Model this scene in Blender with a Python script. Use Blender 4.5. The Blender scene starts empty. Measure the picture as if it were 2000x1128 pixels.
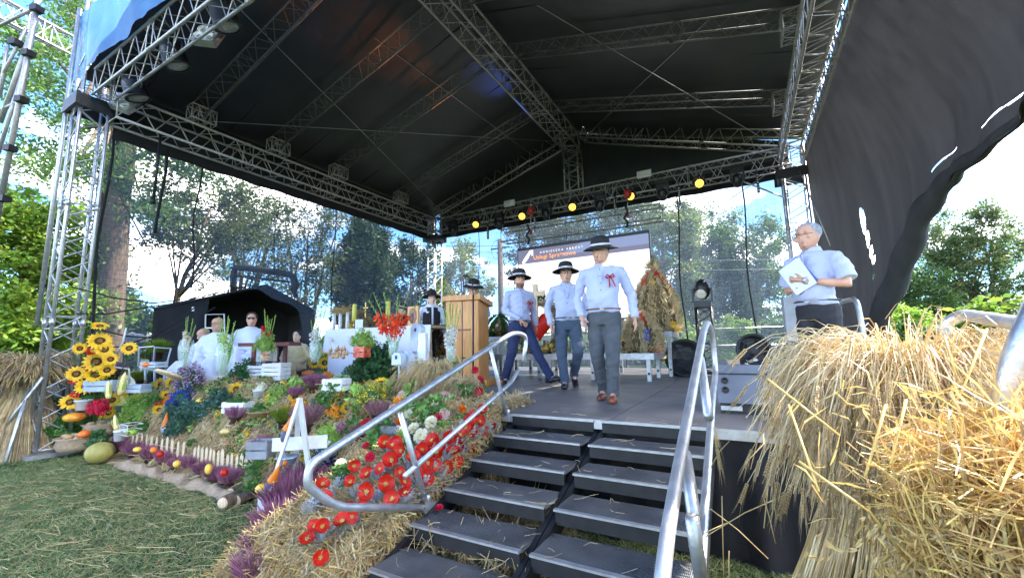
import bpy, math, random
import numpy as np
from mathutils import Vector, Matrix
# ---------------------------------------------------------------- camera, world, sun
sc = bpy.context.scene
COL = sc.collection
rnd = random.Random(7)
rng = np.random.default_rng(7)
R = math.radians
F, YAW, PIT, ROL = 811.3, -.508, .135, -.018
EYE = np.array([0, 0, 1.48])
def _rot(ya, pi, ro):
    f = np.array([math.sin(ya)*math.cos(pi), math.cos(ya)*math.cos(pi), math.sin(pi)])
    r = np.array([math.cos(ya), -math.sin(ya), 0]); u = np.cross(r, f)
    c, s = math.cos(ro), math.sin(ro)
    return np.array([c*r+s*u, s*r-c*u, f])
RM = _rot(YAW, PIT, ROL)
cam = bpy.data.cameras.new('camera'); camo = bpy.data.objects.new('camera', cam); COL.objects.link(camo)
camo.matrix_world = Matrix([[RM[0][i], -RM[1][i], -RM[2][i], EYE[i]] for i in range(3)] + [[0, 0, 0, 1]])
cam.sensor_width = 36; cam.lens = 36*F/2000; cam.clip_start = .05; cam.clip_end = 900
sc.camera = camo
SUN = Vector((.55, .50, .66)).normalized()
az = math.atan2(SUN.x, SUN.y); el = math.asin(SUN.z)
w = bpy.data.worlds.new('World'); sc.world = w; w.use_nodes = True
nt = w.node_tree; N = nt.nodes; L = nt.links
for n in list(N): N.remove(n)
out = N.new('ShaderNodeOutputWorld'); bg = N.new('ShaderNodeBackground')
sky = N.new('ShaderNodeTexSky'); sky.sky_type = 'NISHITA'; sky.sun_disc = False
sky.sun_elevation = el; sky.sun_rotation = az; sky.air_density = 1.0; sky.dust_density = .1; sky.ozone_density = 3
tc = N.new('ShaderNodeTexCoord')
sep = N.new('ShaderNodeSeparateXYZ'); L.new(tc.outputs['Generated'], sep.inputs[0])
mz = N.new('ShaderNodeMath'); mz.operation = 'ADD'; mz.inputs[1].default_value = .22; L.new(sep.outputs['Z'], mz.inputs[0])
mz2 = N.new('ShaderNodeMath'); mz2.operation = 'MAXIMUM'; mz2.inputs[1].default_value = .06; L.new(mz.outputs[0], mz2.inputs[0])
dv = N.new('ShaderNodeVectorMath'); dv.operation = 'DIVIDE'
cb = N.new('ShaderNodeCombineXYZ')
for i in range(3): L.new(mz2.outputs[0], cb.inputs[i])
L.new(tc.outputs['Generated'], dv.inputs[0]); L.new(cb.outputs[0], dv.inputs[1])
cn = N.new('ShaderNodeTexNoise'); cn.inputs['Scale'].default_value = 1.15; cn.inputs['Detail'].default_value = 9; cn.inputs['Roughness'].default_value = .55
mpn = N.new('ShaderNodeMapping'); mpn.inputs['Location'].default_value = (2.2, .5, .4)
L.new(dv.outputs[0], mpn.inputs[0]); L.new(mpn.outputs[0], cn.inputs['Vector'])
cr = N.new('ShaderNodeValToRGB'); cr.color_ramp.elements[0].position = .51; cr.color_ramp.elements[1].position = .68
L.new(cn.outputs['Fac'], cr.inputs[0])
mx = N.new('ShaderNodeMix'); mx.data_type = 'RGBA'; mx.inputs['B'].default_value = (16.5, 15.4, 13.8, 1)
L.new(cr.outputs[0], mx.inputs['Factor'])
sg = N.new('ShaderNodeMix'); sg.data_type = 'RGBA'; sg.blend_type = 'MULTIPLY'; sg.inputs['Factor'].default_value = 1; sg.inputs['B'].default_value = (.38, .54, .72, 1)
L.new(sky.outputs[0], sg.inputs['A']); L.new(sg.outputs['Result'], mx.inputs['A']); L.new(mx.outputs['Result'], bg.inputs[0])
bg.inputs['Strength'].default_value = .1
L.new(bg.outputs[0], out.inputs[0])
sl = bpy.data.lights.new('sun', 'SUN'); so = bpy.data.objects.new('sun', sl); COL.objects.link(so)
sl.energy = 2.0; sl.angle = R(.5); sl.color = (1, .95, .86)
so.rotation_euler = SUN.to_track_quat('Z', 'Y').to_euler()
sc.view_settings.view_transform = 'Standard'; sc.view_settings.look = 'None'; sc.view_settings.gamma = 1
sc.view_settings.use_curve_mapping = False
sc.view_settings.exposure = 3.5
sc.render.engine = 'CYCLES'
sc.cycles.use_denoising = True
sc.cycles.max_bounces = 8; sc.cycles.transparent_max_bounces = 14; sc.cycles.diffuse_bounces = 4; sc.cycles.glossy_bounces = 3
sc.cycles.transmission_bounces = 4
sc.cycles.sample_clamp_indirect = 6

# ---------------------------------------------------------------- places: a ray through a point of the photograph, met with a real plane
DECK = .88
def ray(x, y): return RM.T @ np.array([x-1000, y-564, F])
def onz(x, y, z): d = ray(x, y); return Vector(EYE + d*(z-EYE[2])/d[2])
def ony(x, y, Y): d = ray(x, y); return Vector(EYE + d*Y/d[1])
def onx(x, y, X): d = ray(x, y); return Vector(EYE + d*X/d[0])
def atd(x, y, d): return Vector(EYE + ray(x, y)*d/F)
def dep(P): return float(RM[2] @ (np.array(P)-EYE))
def m(P, px): return px*dep(P)/F            # metres covered by px pixels at that place
def sstep(a, b, x):
    t = min(1, max(0, (x-a)/(b-a))); return t*t*(3-2*t)
def mound(X, Y):                             # height of the stacked bales under the harvest display
    z = 0
    if X < -3.0:
        z = .96*sstep(2.42, 3.5, Y)
        z *= sstep(-9.6, -8.6, X)
        z *= 1 + .07*math.sin(X*3.1)*sstep(3.6, 3.0, Y) + .05*math.sin(X*7.7+Y*5)
        z += sstep(2.5, 2.8, Y)*sstep(3.7, 3.3, Y)*(.035*math.sin(X*11+Y*7)+.03*math.sin(Y*19+X*3))
    else:
        z = .96*sstep(2.42, 3.5, Y)*sstep(-2.5, -3.1, X)
    if -3.3 < X < -1.9:
        t = (Y-1.35)/1.9
        h = max(0, min(.9, .16+.74*t))*sstep(1.45, 1.75, Y)*sstep(-3.3, -2.75, X)*sstep(-1.9, -2.0, X)
        z = max(z, h)
    return max(z, 0)
def onm(x, y, lift=0, dmax=8.5):             # first hit of the ray on that height field
    d = ray(x, y)/F
    t = 1.6
    while t < dmax:
        p = EYE+d*t
        if p[2] <= mound(p[0], p[1])+lift: return Vector(p)
        t += .01
    return Vector(EYE+d*dmax)

# ---------------------------------------------------------------- mesh builder
class MB:
    def __init__(s): s.v = []; s.f = []; s.mi = []; s.sm = []
    def add(s, vs, fs, mi=0, sm=True, M=None):
        b = len(s.v)
        s.v += [tuple(M @ Vector(v)) for v in vs] if M is not None else [tuple(v) for v in vs]
        for f in fs: s.f.append(tuple(i+b for i in f)); s.mi.append(mi); s.sm.append(sm)
        return s
    def box(s, c, d, rz=0, M=None, mi=0, bev=0):
        x, y, z = d[0]/2, d[1]/2, d[2]/2
        vs = [(a*x, b*y, e*z) for a in (-1, 1) for b in (-1, 1) for e in (-1, 1)]
        T = Matrix.Translation(c) @ (M if M is not None else Matrix.Rotation(rz, 4, 'Z'))
        return s.add(vs, [(0, 1, 3, 2), (4, 6, 7, 5), (0, 4, 5, 1), (2, 3, 7, 6), (0, 2, 6, 4), (1, 5, 7, 3)], mi, False, T)
    def tube(s, pts, r, n=6, mi=0, cap=True, M=None, flat=1, sm=True):
        pts = [Vector(p) for p in pts]; k = len(pts)
        rs = r if isinstance(r, (list, tuple)) else [r]*k
        vs = []; u = None
        for i, p in enumerate(pts):
            t = (pts[min(i+1, k-1)]-pts[max(i-1, 0)])
            t = t.normalized() if t.length > 1e-9 else Vector((0, 0, 1))
            if u is None:
                a = Vector((0, 0, 1)) if abs(t.z) < .9 else Vector((1, 0, 0))
                u = t.cross(a).normalized()
            else:
                u = (u-t*u.dot(t)); u = u.normalized() if u.length > 1e-6 else t.orthogonal().normalized()
            w_ = t.cross(u)
            for j in range(n):
                a = 2*math.pi*j/n
                vs.append(p+u*math.cos(a)*rs[i]+w_*math.sin(a)*rs[i]*flat)
        fs = [(i*n+j, i*n+(j+1) % n, (i+1)*n+(j+1) % n, (i+1)*n+j) for i in range(k-1) for j in range(n)]
        if cap: fs += [tuple(range(n-1, -1, -1)), tuple((k-1)*n+j for j in range(n))]
        return s.add(vs, fs, mi, sm, M)
    def lathe(s, prof, n=16, M=None, mi=0, sm=True, wob=None):
        vs = []
        for i, (r_, z) in enumerate(prof):
            for j in range(n):
                a = 2*math.pi*j/n; k = wob(a, i) if wob else 1
                vs.append((r_*k*math.cos(a), r_*k*math.sin(a), z))
        fs = [(i*n+j, i*n+(j+1) % n, (i+1)*n+(j+1) % n, (i+1)*n+j) for i in range(len(prof)-1) for j in range(n)]
        fs += [tuple(range(n-1, -1, -1)), tuple((len(prof)-1)*n+j for j in range(n))]
        return s.add(vs, fs, mi, sm, M)
    def ball(s, c, r, n=10, M=None, mi=0, rib=None):
        rx = r if isinstance(r, (tuple, list, Vector)) else (r, r, r)
        T = Matrix.Translation(c) @ (M if M is not None else Matrix.Identity(4)) @ Matrix.Diagonal((rx[0], rx[1], rx[2], 1))
        h = max(4, n//2+1)
        pr = [(max(.001, math.sin(math.pi*i/h)), -math.cos(math.pi*i/h)) for i in range(h+1)]
        return s.lathe(pr, n, T, mi, True, rib)
    def grid(s, fn, nu, nv, mi=0, sm=True, M=None):
        vs = [fn(i/nu, j/nv) for i in range(nu+1) for j in range(nv+1)]
        fs = [(i*(nv+1)+j, (i+1)*(nv+1)+j, (i+1)*(nv+1)+j+1, i*(nv+1)+j+1) for i in range(nu) for j in range(nv)]
        return s.add(vs, fs, mi, sm, M)
    def mesh(s, name, mats):
        me = bpy.data.meshes.new(name); me.from_pydata(s.v, [], s.f)
        for m_ in (mats if isinstance(mats, (list, tuple)) else [mats]): me.materials.append(m_)
        me.polygons.foreach_set('material_index', s.mi); me.polygons.foreach_set('use_smooth', s.sm)
        me.update(); return me
    def build(s, name, mats, parent=None, loc=None, M=None): return obj(name, s.mesh(name, mats), parent, loc, M)
def obj(name, me, parent=None, loc=None, M=None):
    o = bpy.data.objects.new(name, me); COL.objects.link(o)
    if parent: o.parent = parent
    if loc is not None: o.location = loc
    if M is not None: o.matrix_basis = M
    return o
def tag(o, label=None, cat=None, group=None, kind=None):
    if label: o['label'] = label
    if cat: o['category'] = cat
    if group: o['group'] = group
    if kind: o['kind'] = kind
    return o
def thing(name, label, cat, loc=(0, 0, 0), rz=0, group=None, M=None):
    o = bpy.data.objects.new(name, None); COL.objects.link(o); o.empty_display_size = .1
    if M is not None: o.matrix_basis = M
    else: o.location = loc; o.rotation_euler = (0, 0, rz)
    return tag(o, label, cat, group)
def kids(o): return KIDS.get(o.name, [c for c in o.children])
KIDS = {}
def copy_tree(o, parent=None):
    c = o.copy(); COL.objects.link(c); c.parent = parent
    for ch in [x for x in PROTO.get(o.name, [])]: copy_tree(ch, c)
    return c
PROTO = {}
def proto(root):                             # remember the children once: scene lookups are slow
    def rec(o):
        ch = [x for x in COL.objects if x.parent == o]
        PROTO[o.name] = ch
        for x in ch: rec(x)
    rec(root); return root
def dup(root, M=None, loc=None, label=None, group=None):
    c = copy_tree(root)
    if M is not None: c.matrix_basis = M
    if loc is not None: c.location = loc
    if label: c['label'] = label
    if group: c['group'] = group
    return c
def npmesh(name, V, k, mats, mi=None, smooth=False):   # V: (n*k,3), faces of k corners each
    n = len(V)//k
    me = bpy.data.meshes.new(name); me.vertices.add(n*k); me.vertices.foreach_set('co', np.asarray(V, np.float32).ravel())
    me.loops.add(n*k); me.loops.foreach_set('vertex_index', np.arange(n*k, dtype=np.int32))
    me.polygons.add(n); me.polygons.foreach_set('loop_start', np.arange(0, n*k, k, dtype=np.int32))
    me.polygons.foreach_set('loop_total', np.full(n, k, np.int32))
    for m_ in (mats if isinstance(mats, (list, tuple)) else [mats]): me.materials.append(m_)
    if mi is not None: me.polygons.foreach_set('material_index', np.asarray(mi, np.int32))
    me.update(calc_edges=True); return me
def rot_to(d, up=(0, 0, 1)):                 # frame whose +Z looks along d
    return Vector(d).to_track_quat('Z', 'Y').to_matrix().to_4x4()
def at(P, d=(0, 0, 1), s=1, spin=0): return Matrix.Translation(P) @ rot_to(d) @ Matrix.Rotation(spin, 4, 'Z') @ Matrix.Scale(s, 4)

# ---------------------------------------------------------------- materials
def mat(name, c, rough=.6, metal=0, c2=None, ns=6, bump=0, bs=None, emis=None, es=1, leaf=0, var=0, stretch=None, spec=.5, sheen=0, alpha=None, wave=None, det=4, ramp=(.35, .65)):
    ma = bpy.data.materials.new(name); ma.use_nodes = True; t = ma.node_tree; n = t.nodes; l = t.links
    b = n['Principled BSDF']; b.inputs['Roughness'].default_value = rough; b.inputs['Metallic'].default_value = metal
    b.inputs['Specular IOR Level'].default_value = spec
    if sheen: b.inputs['Sheen Weight'].default_value = sheen
    co = n.new('ShaderNodeTexCoord'); src = co.outputs['Object']
    if stretch:
        mp = n.new('ShaderNodeMapping'); mp.inputs['Scale'].default_value = stretch; l.new(src, mp.inputs[0]); src = mp.outputs[0]
    colsock = None
    if c2 is None: c2 = tuple(x*.72 for x in c)
    no = n.new('ShaderNodeTexNoise'); no.inputs['Scale'].default_value = ns; no.inputs['Detail'].default_value = det
    l.new(src, no.inputs['Vector'])
    rp = n.new('ShaderNodeValToRGB'); rp.color_ramp.elements[0].position = ramp[0]; rp.color_ramp.elements[1].position = ramp[1]
    rp.color_ramp.elements[0].color = (*c2, 1); rp.color_ramp.elements[1].color = (*c, 1)
    l.new(no.outputs['Fac'], rp.inputs[0]); colsock = rp.outputs[0]
    if var:
        ge = n.new('ShaderNodeNewGeometry'); hs = n.new('ShaderNodeHueSaturation')
        oi = n.new('ShaderNodeObjectInfo'); ad = n.new('ShaderNodeMath'); ad.operation = 'ADD'
        l.new(ge.outputs['Random Per Island'], ad.inputs[0]); l.new(oi.outputs['Random'], ad.inputs[1])
        mr = n.new('ShaderNodeMapRange'); mr.inputs['From Max'].default_value = 2; mr.inputs['To Min'].default_value = 1-var; mr.inputs['To Max'].default_value = 1+var
        l.new(ad.outputs[0], mr.inputs['Value']); l.new(mr.outputs[0], hs.inputs['Value']); l.new(colsock, hs.inputs['Color'])
        mh = n.new('ShaderNodeMapRange'); mh.inputs['To Min'].default_value = .5-.06*var; mh.inputs['To Max'].default_value = .5+.06*var
        l.new(ge.outputs['Random Per Island'], mh.inputs['Value']); l.new(mh.outputs[0], hs.inputs['Hue'])
        colsock = hs.outputs[0]
    l.new(colsock, b.inputs['Base Color'])
    if emis: b.inputs['Emission Color'].default_value = (*emis, 1); b.inputs['Emission Strength'].default_value = es
    if bump:
        bn = n.new('ShaderNodeTexNoise'); bn.inputs['Scale'].default_value = bs or ns*4; bn.inputs['Detail'].default_value = 5; l.new(src, bn.inputs['Vector'])
        hsrc = bn.outputs['Fac']
        if wave:
            wv = n.new('ShaderNodeTexWave'); wv.inputs['Scale'].default_value = wave; wv.inputs['Distortion'].default_value = 1.5; l.new(src, wv.inputs['Vector'])
            am = n.new('ShaderNodeMath'); am.operation = 'ADD'; l.new(hsrc, am.inputs[0]); l.new(wv.outputs['Fac'], am.inputs[1]); hsrc = am.outputs[0]
        bp = n.new('ShaderNodeBump'); bp.inputs['Strength'].default_value = min(1, bump); bp.inputs['Distance'].default_value = .01*max(1, bump)
        l.new(hsrc, bp.inputs['Height']); l.new(bp.outputs[0], b.inputs['Normal'])
    o = n['Material Output']
    if leaf:
        tr = n.new('ShaderNodeBsdfTranslucent'); l.new(colsock, tr.inputs['Color']); ms = n.new('ShaderNodeMixShader'); ms.inputs[0].default_value = leaf
        l.new(b.outputs[0], ms.inputs[1]); l.new(tr.outputs[0], ms.inputs[2]); l.new(ms.outputs[0], o.inputs[0])
    if alpha is not None:
        tp = n.new('ShaderNodeBsdfTransparent'); ms = n.new('ShaderNodeMixShader')
        l.new(tp.outputs[0], ms.inputs[1]); l.new(b.outputs[0], ms.inputs[2]); l.new(ms.outputs[0], o.inputs[0]); ms.inputs[0].default_value = alpha
        ma['mix'] = ms.name
    return ma
ALU = mat('brushed_aluminium', (.54, .54, .55), .42, .8, (.42, .42, .42), 20, .15, 90)
ALUW = mat('weathered_aluminium', (.52, .49, .46), .5, .65, (.38, .36, .34), 30, .2, 120)
GALV = mat('galvanised_steel', (.60, .61, .62), .42, .75, (.46, .47, .48), 14, .25, 60)
BLACKM = mat('black_metal', (.02, .02, .022), .5, .2, (.012, .012, .012), 12, .1)
BLACKP = mat('black_plastic', (.016, .016, .018), .42, 0, (.01, .01, .01), 10, .1)
BLACKF = mat('black_fabric', (.012, .012, .013), .9, 0, (.007, .007, .008), 3, .3, 40)
WHITEP = mat('white_paint', (.78, .78, .77), .5, 0, (.68, .67, .65), 12, .15, 60)
WHITEC = mat('white_cotton', (.74, .76, .82), .85, 0, (.68, .70, .77), 4, .3, 30, sheen=.2)
STRAW = mat('straw', (.66, .49, .24), .55, 0, (.42, .29, .11), 7, var=.38, leaf=.2)
STRAWD = mat('grey_straw', (.45, .36, .21), .7, 0, (.30, .22, .11), 7, var=.35, leaf=.15)
STRAWP = mat('pale_straw', (.76, .62, .38), .5, 0, (.58, .44, .22), 7, var=.3, leaf=.25)
STRAWG = mat('golden_straw', (.80, .56, .20), .42, 0, (.60, .38, .10), 7, var=.35, leaf=.25)
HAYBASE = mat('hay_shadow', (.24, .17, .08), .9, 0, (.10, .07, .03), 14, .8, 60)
GREEN = mat('leaf_green', (.12, .27, .05), .5, 0, (.07, .17, .03), 9, var=.3, leaf=.3)
GREENL = mat('light_green', (.42, .60, .14), .6, 0, (.28, .45, .08), 12, var=.3, leaf=.35)
GREEND = mat('dark_green', (.05, .15, .04), .5, 0, (.025, .085, .022), 12, var=.3, leaf=.2)
KALE = mat('kale_green', (.07, .17, .12), .6, 0, (.04, .10, .07), 12, var=.3, leaf=.1)
YEL = mat('sunflower_yellow', (.88, .56, .015), .55, 0, (.80, .42, .01), 14, var=.15, leaf=.25)
YELP = mat('pale_yellow', (.85, .62, .10), .55, 0, (.75, .5, .06), 10, var=.1)
BROWN = mat('seed_brown', (.10, .045, .015), .9, 0, (.03, .015, .005), 60, .6, 150)
RED = mat('poppy_red', (.72, .022, .010), .5, 0, (.55, .012, .008), 10, var=.12, leaf=.3)
CRIM = mat('rose_crimson', (.70, .02, .08), .55, 0, (.5, .01, .04), 10, var=.2, leaf=.3)
PINKW = mat('blush_petal', (.85, .66, .58), .6, 0, (.75, .5, .42), 10, var=.1, leaf=.3)
CREAM = mat('cream_petal', (.84, .82, .66), .6, 0, (.76, .72, .50), 10, var=.08, leaf=.3)
ORANGE = mat('orange', (.85, .24, .02), .5, 0, (.72, .16, .01), 8, var=.12, leaf=.1)
GLAD = mat('gladiolus_orange_red', (.90, .13, .04), .5, 0, (.85, .08, .02), 8, var=.15, leaf=.3)
HEATH = mat('heather_purple', (.50, .17, .34), .8, 0, (.30, .15, .17), 20, var=.45, leaf=.2)
HEATHL = mat('heather_mauve', (.48, .22, .28), .8, 0, (.33, .18, .17), 20, var=.4, leaf=.2)
SILVER = mat('dusty_leaf', (.52, .55, .57), .75, 0, (.38, .41, .42), 14, var=.2, leaf=.15)
BLUEF = mat('blue_petal', (.02, .07, .42), .5, 0, (.02, .04, .28), 10, var=.3, leaf=.2)
WOODL = mat('pale_wood', (.70, .55, .36), .6, 0, (.58, .43, .26), 6, .2, 30, stretch=(8, 8, 1), var=.1)
PINE = mat('varnished_pine', (.66, .31, .085), .35, 0, (.48, .20, .05), 5, .15, 30, stretch=(9, 9, .8))
WOODD = mat('dark_wood', (.14, .045, .025), .4, 0, (.08, .025, .012), 8, .2, 30)
BURLAP = mat('burlap', (.46, .34, .22), .95, 0, (.36, .26, .16), 30, .6, 160)
TERRA = mat('brown_plastic_pot', (.10, .045, .03), .5)
GLASS = bpy.data.materials.new('vase_glass'); GLASS.use_nodes = True
_b = GLASS.node_tree.nodes['Principled BSDF']; _b.inputs['Base Color'].default_value = (.75, .9, .85, 1); _b.inputs['Roughness'].default_value = .06; _b.inputs['Alpha'].default_value = .22; _b.inputs['Specular IOR Level'].default_value = .7
SKIN = mat('skin', (.66, .37, .25), .5, 0, (.56, .28, .18), 9, .1, 60)
SKINP = mat('pale_skin', (.74, .48, .36), .5, 0, (.64, .38, .27), 9, .1, 60)
# ---------------------------------------------------------------- ground
GRASSM = mat('lawn', (.055, .078, .026), 1, 0, (.032, .05, .018), 5, 1.2, 90, det=8, spec=.1)
def ground_z(x, y):
    return -.02*0 + .0
mb = MB()
xs = [-400, -120, -50, -25, -14, -10, -6, -3, 0, 3, 6, 12, 30, 100, 400]
def gfn(u, v):
    a = xs[int(round(u*14))]; b = xs[int(round(v*14))]
    far = max(0, math.hypot(a, b)-60)
    return (a, b+8, -far*.012)
mb.grid(gfn, 14, 14)
g = mb.build('ground', GRASSM); tag(g, 'trampled green lawn strewn with cut grass in front of the stage', None, None, 'structure')
def blades(name, n, xr, yr, h, mats, label, cond=None, lean=1.0, wid=.0035, pmi=(1,)):
    X = rng.uniform(*xr, n*2); Y = rng.uniform(*yr, n*2)
    keep = np.ones(n*2, bool) if cond is None else cond(X, Y)
    X = X[keep][:n]; Y = Y[keep][:n]; k = len(X)
    A = rng.uniform(0, 2*np.pi, k); H = h*rng.uniform(.5, 1.2, k); W = wid*rng.uniform(.6, 1.4, k)
    base = np.stack([X, Y, np.zeros(k)], 1); side = np.stack([np.cos(A), np.sin(A), np.zeros(k)], 1)*W[:, None]
    B = rng.uniform(0, 2*np.pi, k); tip = base+np.stack([np.cos(B)*H*lean, np.sin(B)*H*lean, H*.55], 1)
    V = np.stack([base-side, base+side, tip], 1).reshape(-1, 3)
    o = obj(name, npmesh(name, V, 3, mats, rng.choice(len(pmi), k, p=pmi)))
    return tag(o, label, None, None, 'stuff')
GB1 = mat('grass_blade', (.21, .31, .09), .6, 0, (.13, .21, .06), 3, var=.35, leaf=.3)
GB2 = mat('grass_blade_blue', (.21, .28, .12), .6, 0, (.13, .19, .08), 3, var=.35, leaf=.3)
GB3 = mat('cut_grass', (.52, .46, .22), .7, 0, (.38, .34, .15), 3, var=.3, leaf=.2)
inview = lambda X, Y: ((Y*.866-X*.482) > .7) & ((Y*.487+X*.873)/(Y*.866-X*.482+1e-6) < .9) & ((Y*.487+X*.873)/(Y*.866-X*.482+1e-6) > -1.4) & ((Y < 2.7) | (X > -9))
blades('grass', 230000, (-8.5, .8), (.2, 3.6), .05, [GB1, GB2, GB3], 'short blue-green lawn grass mixed with cut blades', inview, 1.0, .0028, (.42, .28, .30))
blades('far_grass', 60000, (-16, -6), (1.2, 4.2), .07, [GB1, GB2, GB3], 'lawn grass at the far edge of the lawn', None, 1, .006, (.5, .4, .1))
# scattered straw on the lawn
def strawbits(name, n, fn, Lr, r, mats, label, parent=None, mi=None):
    """thin three-sided straws; fn() -> (centre, direction)"""
    P = np.empty((n, 3)); D = np.empty((n, 3))
    for i in range(n):
        a, b = fn(); P[i] = a; D[i] = b
    D /= np.linalg.norm(D, axis=1)[:, None]+1e-9
    Ln = rng.uniform(Lr[0], Lr[1], n)[:, None]; rr = r*rng.uniform(.6, 1.3, n)[:, None]
    U = np.cross(D, rng.normal(size=(n, 3))); U /= np.linalg.norm(U, axis=1)[:, None]+1e-9; Wv = np.cross(D, U)
    sag = rng.normal(size=(n, 3))*Ln*.05
    rings = []
    for t, c in ((-.5, 0), (0, 1), (.5, 0)):
        cpt = P+D*Ln*t+sag*c
        rings.append([cpt+(U*math.cos(q)+Wv*math.sin(q))*rr for q in (0, 2.094, 4.189)])
    Q = []
    for a in (0, 1):
        for j in range(3):
            Q.append(np.stack([rings[a][j], rings[a][(j+1) % 3], rings[a+1][(j+1) % 3], rings[a+1][j]], 1))
    V = np.stack(Q, 1).reshape(-1, 3)
    m_ = None
    if mi is not None: m_ = np.repeat(rng.choice(len(mi), n, p=mi), 6)
    me = npmesh(name, V, 4, mats, m_); o = obj(name, me, parent)
    return tag(o, label, None, None, 'stuff')
def lawn_straw():
    while True:
        x, y = rng.uniform(-8, 0), rng.uniform(.3, 2.5)
        if inview(np.array([x]), np.array([y]))[0]: break
    a = rng.normal(.35, .6)
    return (x, y, rng.uniform(.02, .05)), (math.cos(a), math.sin(a), rng.normal(0, .08))
strawbits('scattered_straw', 1700, lawn_straw, (.05, .32), .0016, [STRAW, GB3], 'loose dry straws scattered across the lawn', mi=(.6, .4))
# ---------------------------------------------------------------- far setting
HILLM = mat('far_woods', (.05, .10, .05), .9, 0, (.03, .07, .035), .05, 0)
mb = MB()
def hill(u, v):
    a = -1.15+u*3.4; r = 230+v*60
    return (r*math.sin(a-.508), r*math.cos(a-.508), -6+v*(11+4*math.sin(a*5)+2*math.sin(a*13)))
mb.grid(hill, 60, 5); tag(mb.build('hills', HILLM), 'low wooded hills on the horizon', None, None, 'structure')
def house(name, label, C, wd, dp, h, rh, rz, wall, roof, nwin=3):
    t = thing(name, label, 'building', C, rz)
    a = MB(); a.box((0, 0, h/2), (wd, dp, h)); a.build('wall', wall, t)
    a = MB(); o_ = .4
    vs = [(-wd/2-o_, -dp/2-o_, h), (wd/2+o_, -dp/2-o_, h), (wd/2+o_, dp/2+o_, h), (-wd/2-o_, dp/2+o_, h), (-wd/2-o_, 0, h+rh), (wd/2+o_, 0, h+rh)]
    a.add(vs, [(0, 1, 5, 4), (2, 3, 4, 5), (0, 4, 3), (1, 2, 5), (0, 3, 2, 1)], 0, False); a.build('roof', roof, t)
    for i in range(nwin):
        f = MB(); x = (i+.5)/nwin*wd-wd/2; f.box((x, -dp/2-.03, h*.55), (1.1, .06, 1.2)); wn = f.build('window', WHITEP, t)
        p = MB(); p.box((x, -dp/2-.07, h*.55), (.9, .03, 1.0)); p.build('pane', mat('dark_pane', (.05, .06, .08), .1), wn)
    return t
CREAMW = mat('cream_render', (.62, .58, .48), .85, 0, (.55, .50, .42), 1)
GREYR = mat('grey_roofing', (.42, .42, .42), .6, 0, (.34, .34, .34), 2)
P = atd(60, 690, 34); house('white_hall', 'long white hall with pale grey roof far behind the wheat sheaf', (P.x, P.y, -.3), 20, 8, 2.6, 1.1, R(62), mat('white_render', (.72, .71, .68), .85), GREYR, 5)
P = atd(262, 690, 20); house('white_tent', 'white pitched marquee seen past the tree trunk behind the netting', (P.x, P.y, 0), 5, 5, 1.9, 1.1, R(30), WHITEP, WHITEP, 1)
P = atd(1680, 690, 60); house('cream_house', 'cream house half hidden by trees beyond the curtain', (P.x, P.y, -1), 12, 8, 4, 3, R(10), CREAMW, GREYR, 4)

# ---------------------------------------------------------------- trees
BARK = mat('bark', (.17, .12, .085), .95, 0, (.09, .06, .04), 9, 1.5, 30, stretch=(3, 3, .6))
BARKP = mat('pale_bark', (.26, .21, .16), .95, 0, (.13, .10, .075), 9, 1.0, 30, stretch=(3, 3, .6))
LEAFM = {}
for nm, c, c2 in (('bright', (.36, .50, .06), (.18, .32, .035)), ('mid', (.14, .23, .05), (.07, .13, .03)), ('olive', (.13, .17, .05), (.07, .10, .03)), ('dark', (.045, .085, .028), (.025, .05, .018)), ('willow', (.24, .30, .06), (.14, .19, .04))):
    LEAFM[nm] = mat('foliage_'+nm, c, .5, 0, c2, .9, var=.45, leaf=.45)
def foliage(name, C, rad, n, size, ma, parent, clusters=40, seed=1, shell=.55, droop=0, flat=.7, loc=None):
    r_ = np.random.default_rng(seed)
    if n > 5300: n = int(n*1.9); size *= .68; clusters = int(clusters*2.6)
    cc = r_.normal(size=(clusters, 3)); cc /= np.linalg.norm(cc, axis=1)[:, None]
    cc *= (shell+(1-shell)*r_.uniform(0, 1, (clusters, 1))**.6)*.88
    cs = r_.uniform(.10, .30, clusters); w_ = cs**2; w_ /= w_.sum()
    idx = r_.choice(clusters, n, p=w_)
    q = r_.normal(size=(n, 3)); q /= np.linalg.norm(q, axis=1)[:, None]; q *= r_.uniform(0, 1, (n, 1))**.7*r_.uniform(.6, 1.35, (n, 1))
    q[:, 2] *= flat
    P_ = (cc[idx]+q*cs[idx][:, None])*np.array(rad)
    P_[:, 2] -= droop*np.abs(q[:, 2])*rad[2]*.3
    P_ += np.array(C)
    a = r_.normal(size=(n, 3)); a[:, 2] *= .6; a /= np.linalg.norm(a, axis=1)[:, None]
    b = np.cross(a, r_.normal(size=(n, 3))); b /= np.linalg.norm(b, axis=1)[:, None]
    s = (size*r_.uniform(.5, 1.25, n))[:, None]
    V = np.stack([P_-a*s, P_+b*s*.48, P_+a*s, P_-b*s*.48], 1).reshape(-1, 3)
    return obj(name, npmesh(name, V, 4, ma), parent), cc*np.array(rad)+np.array(C)
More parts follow.
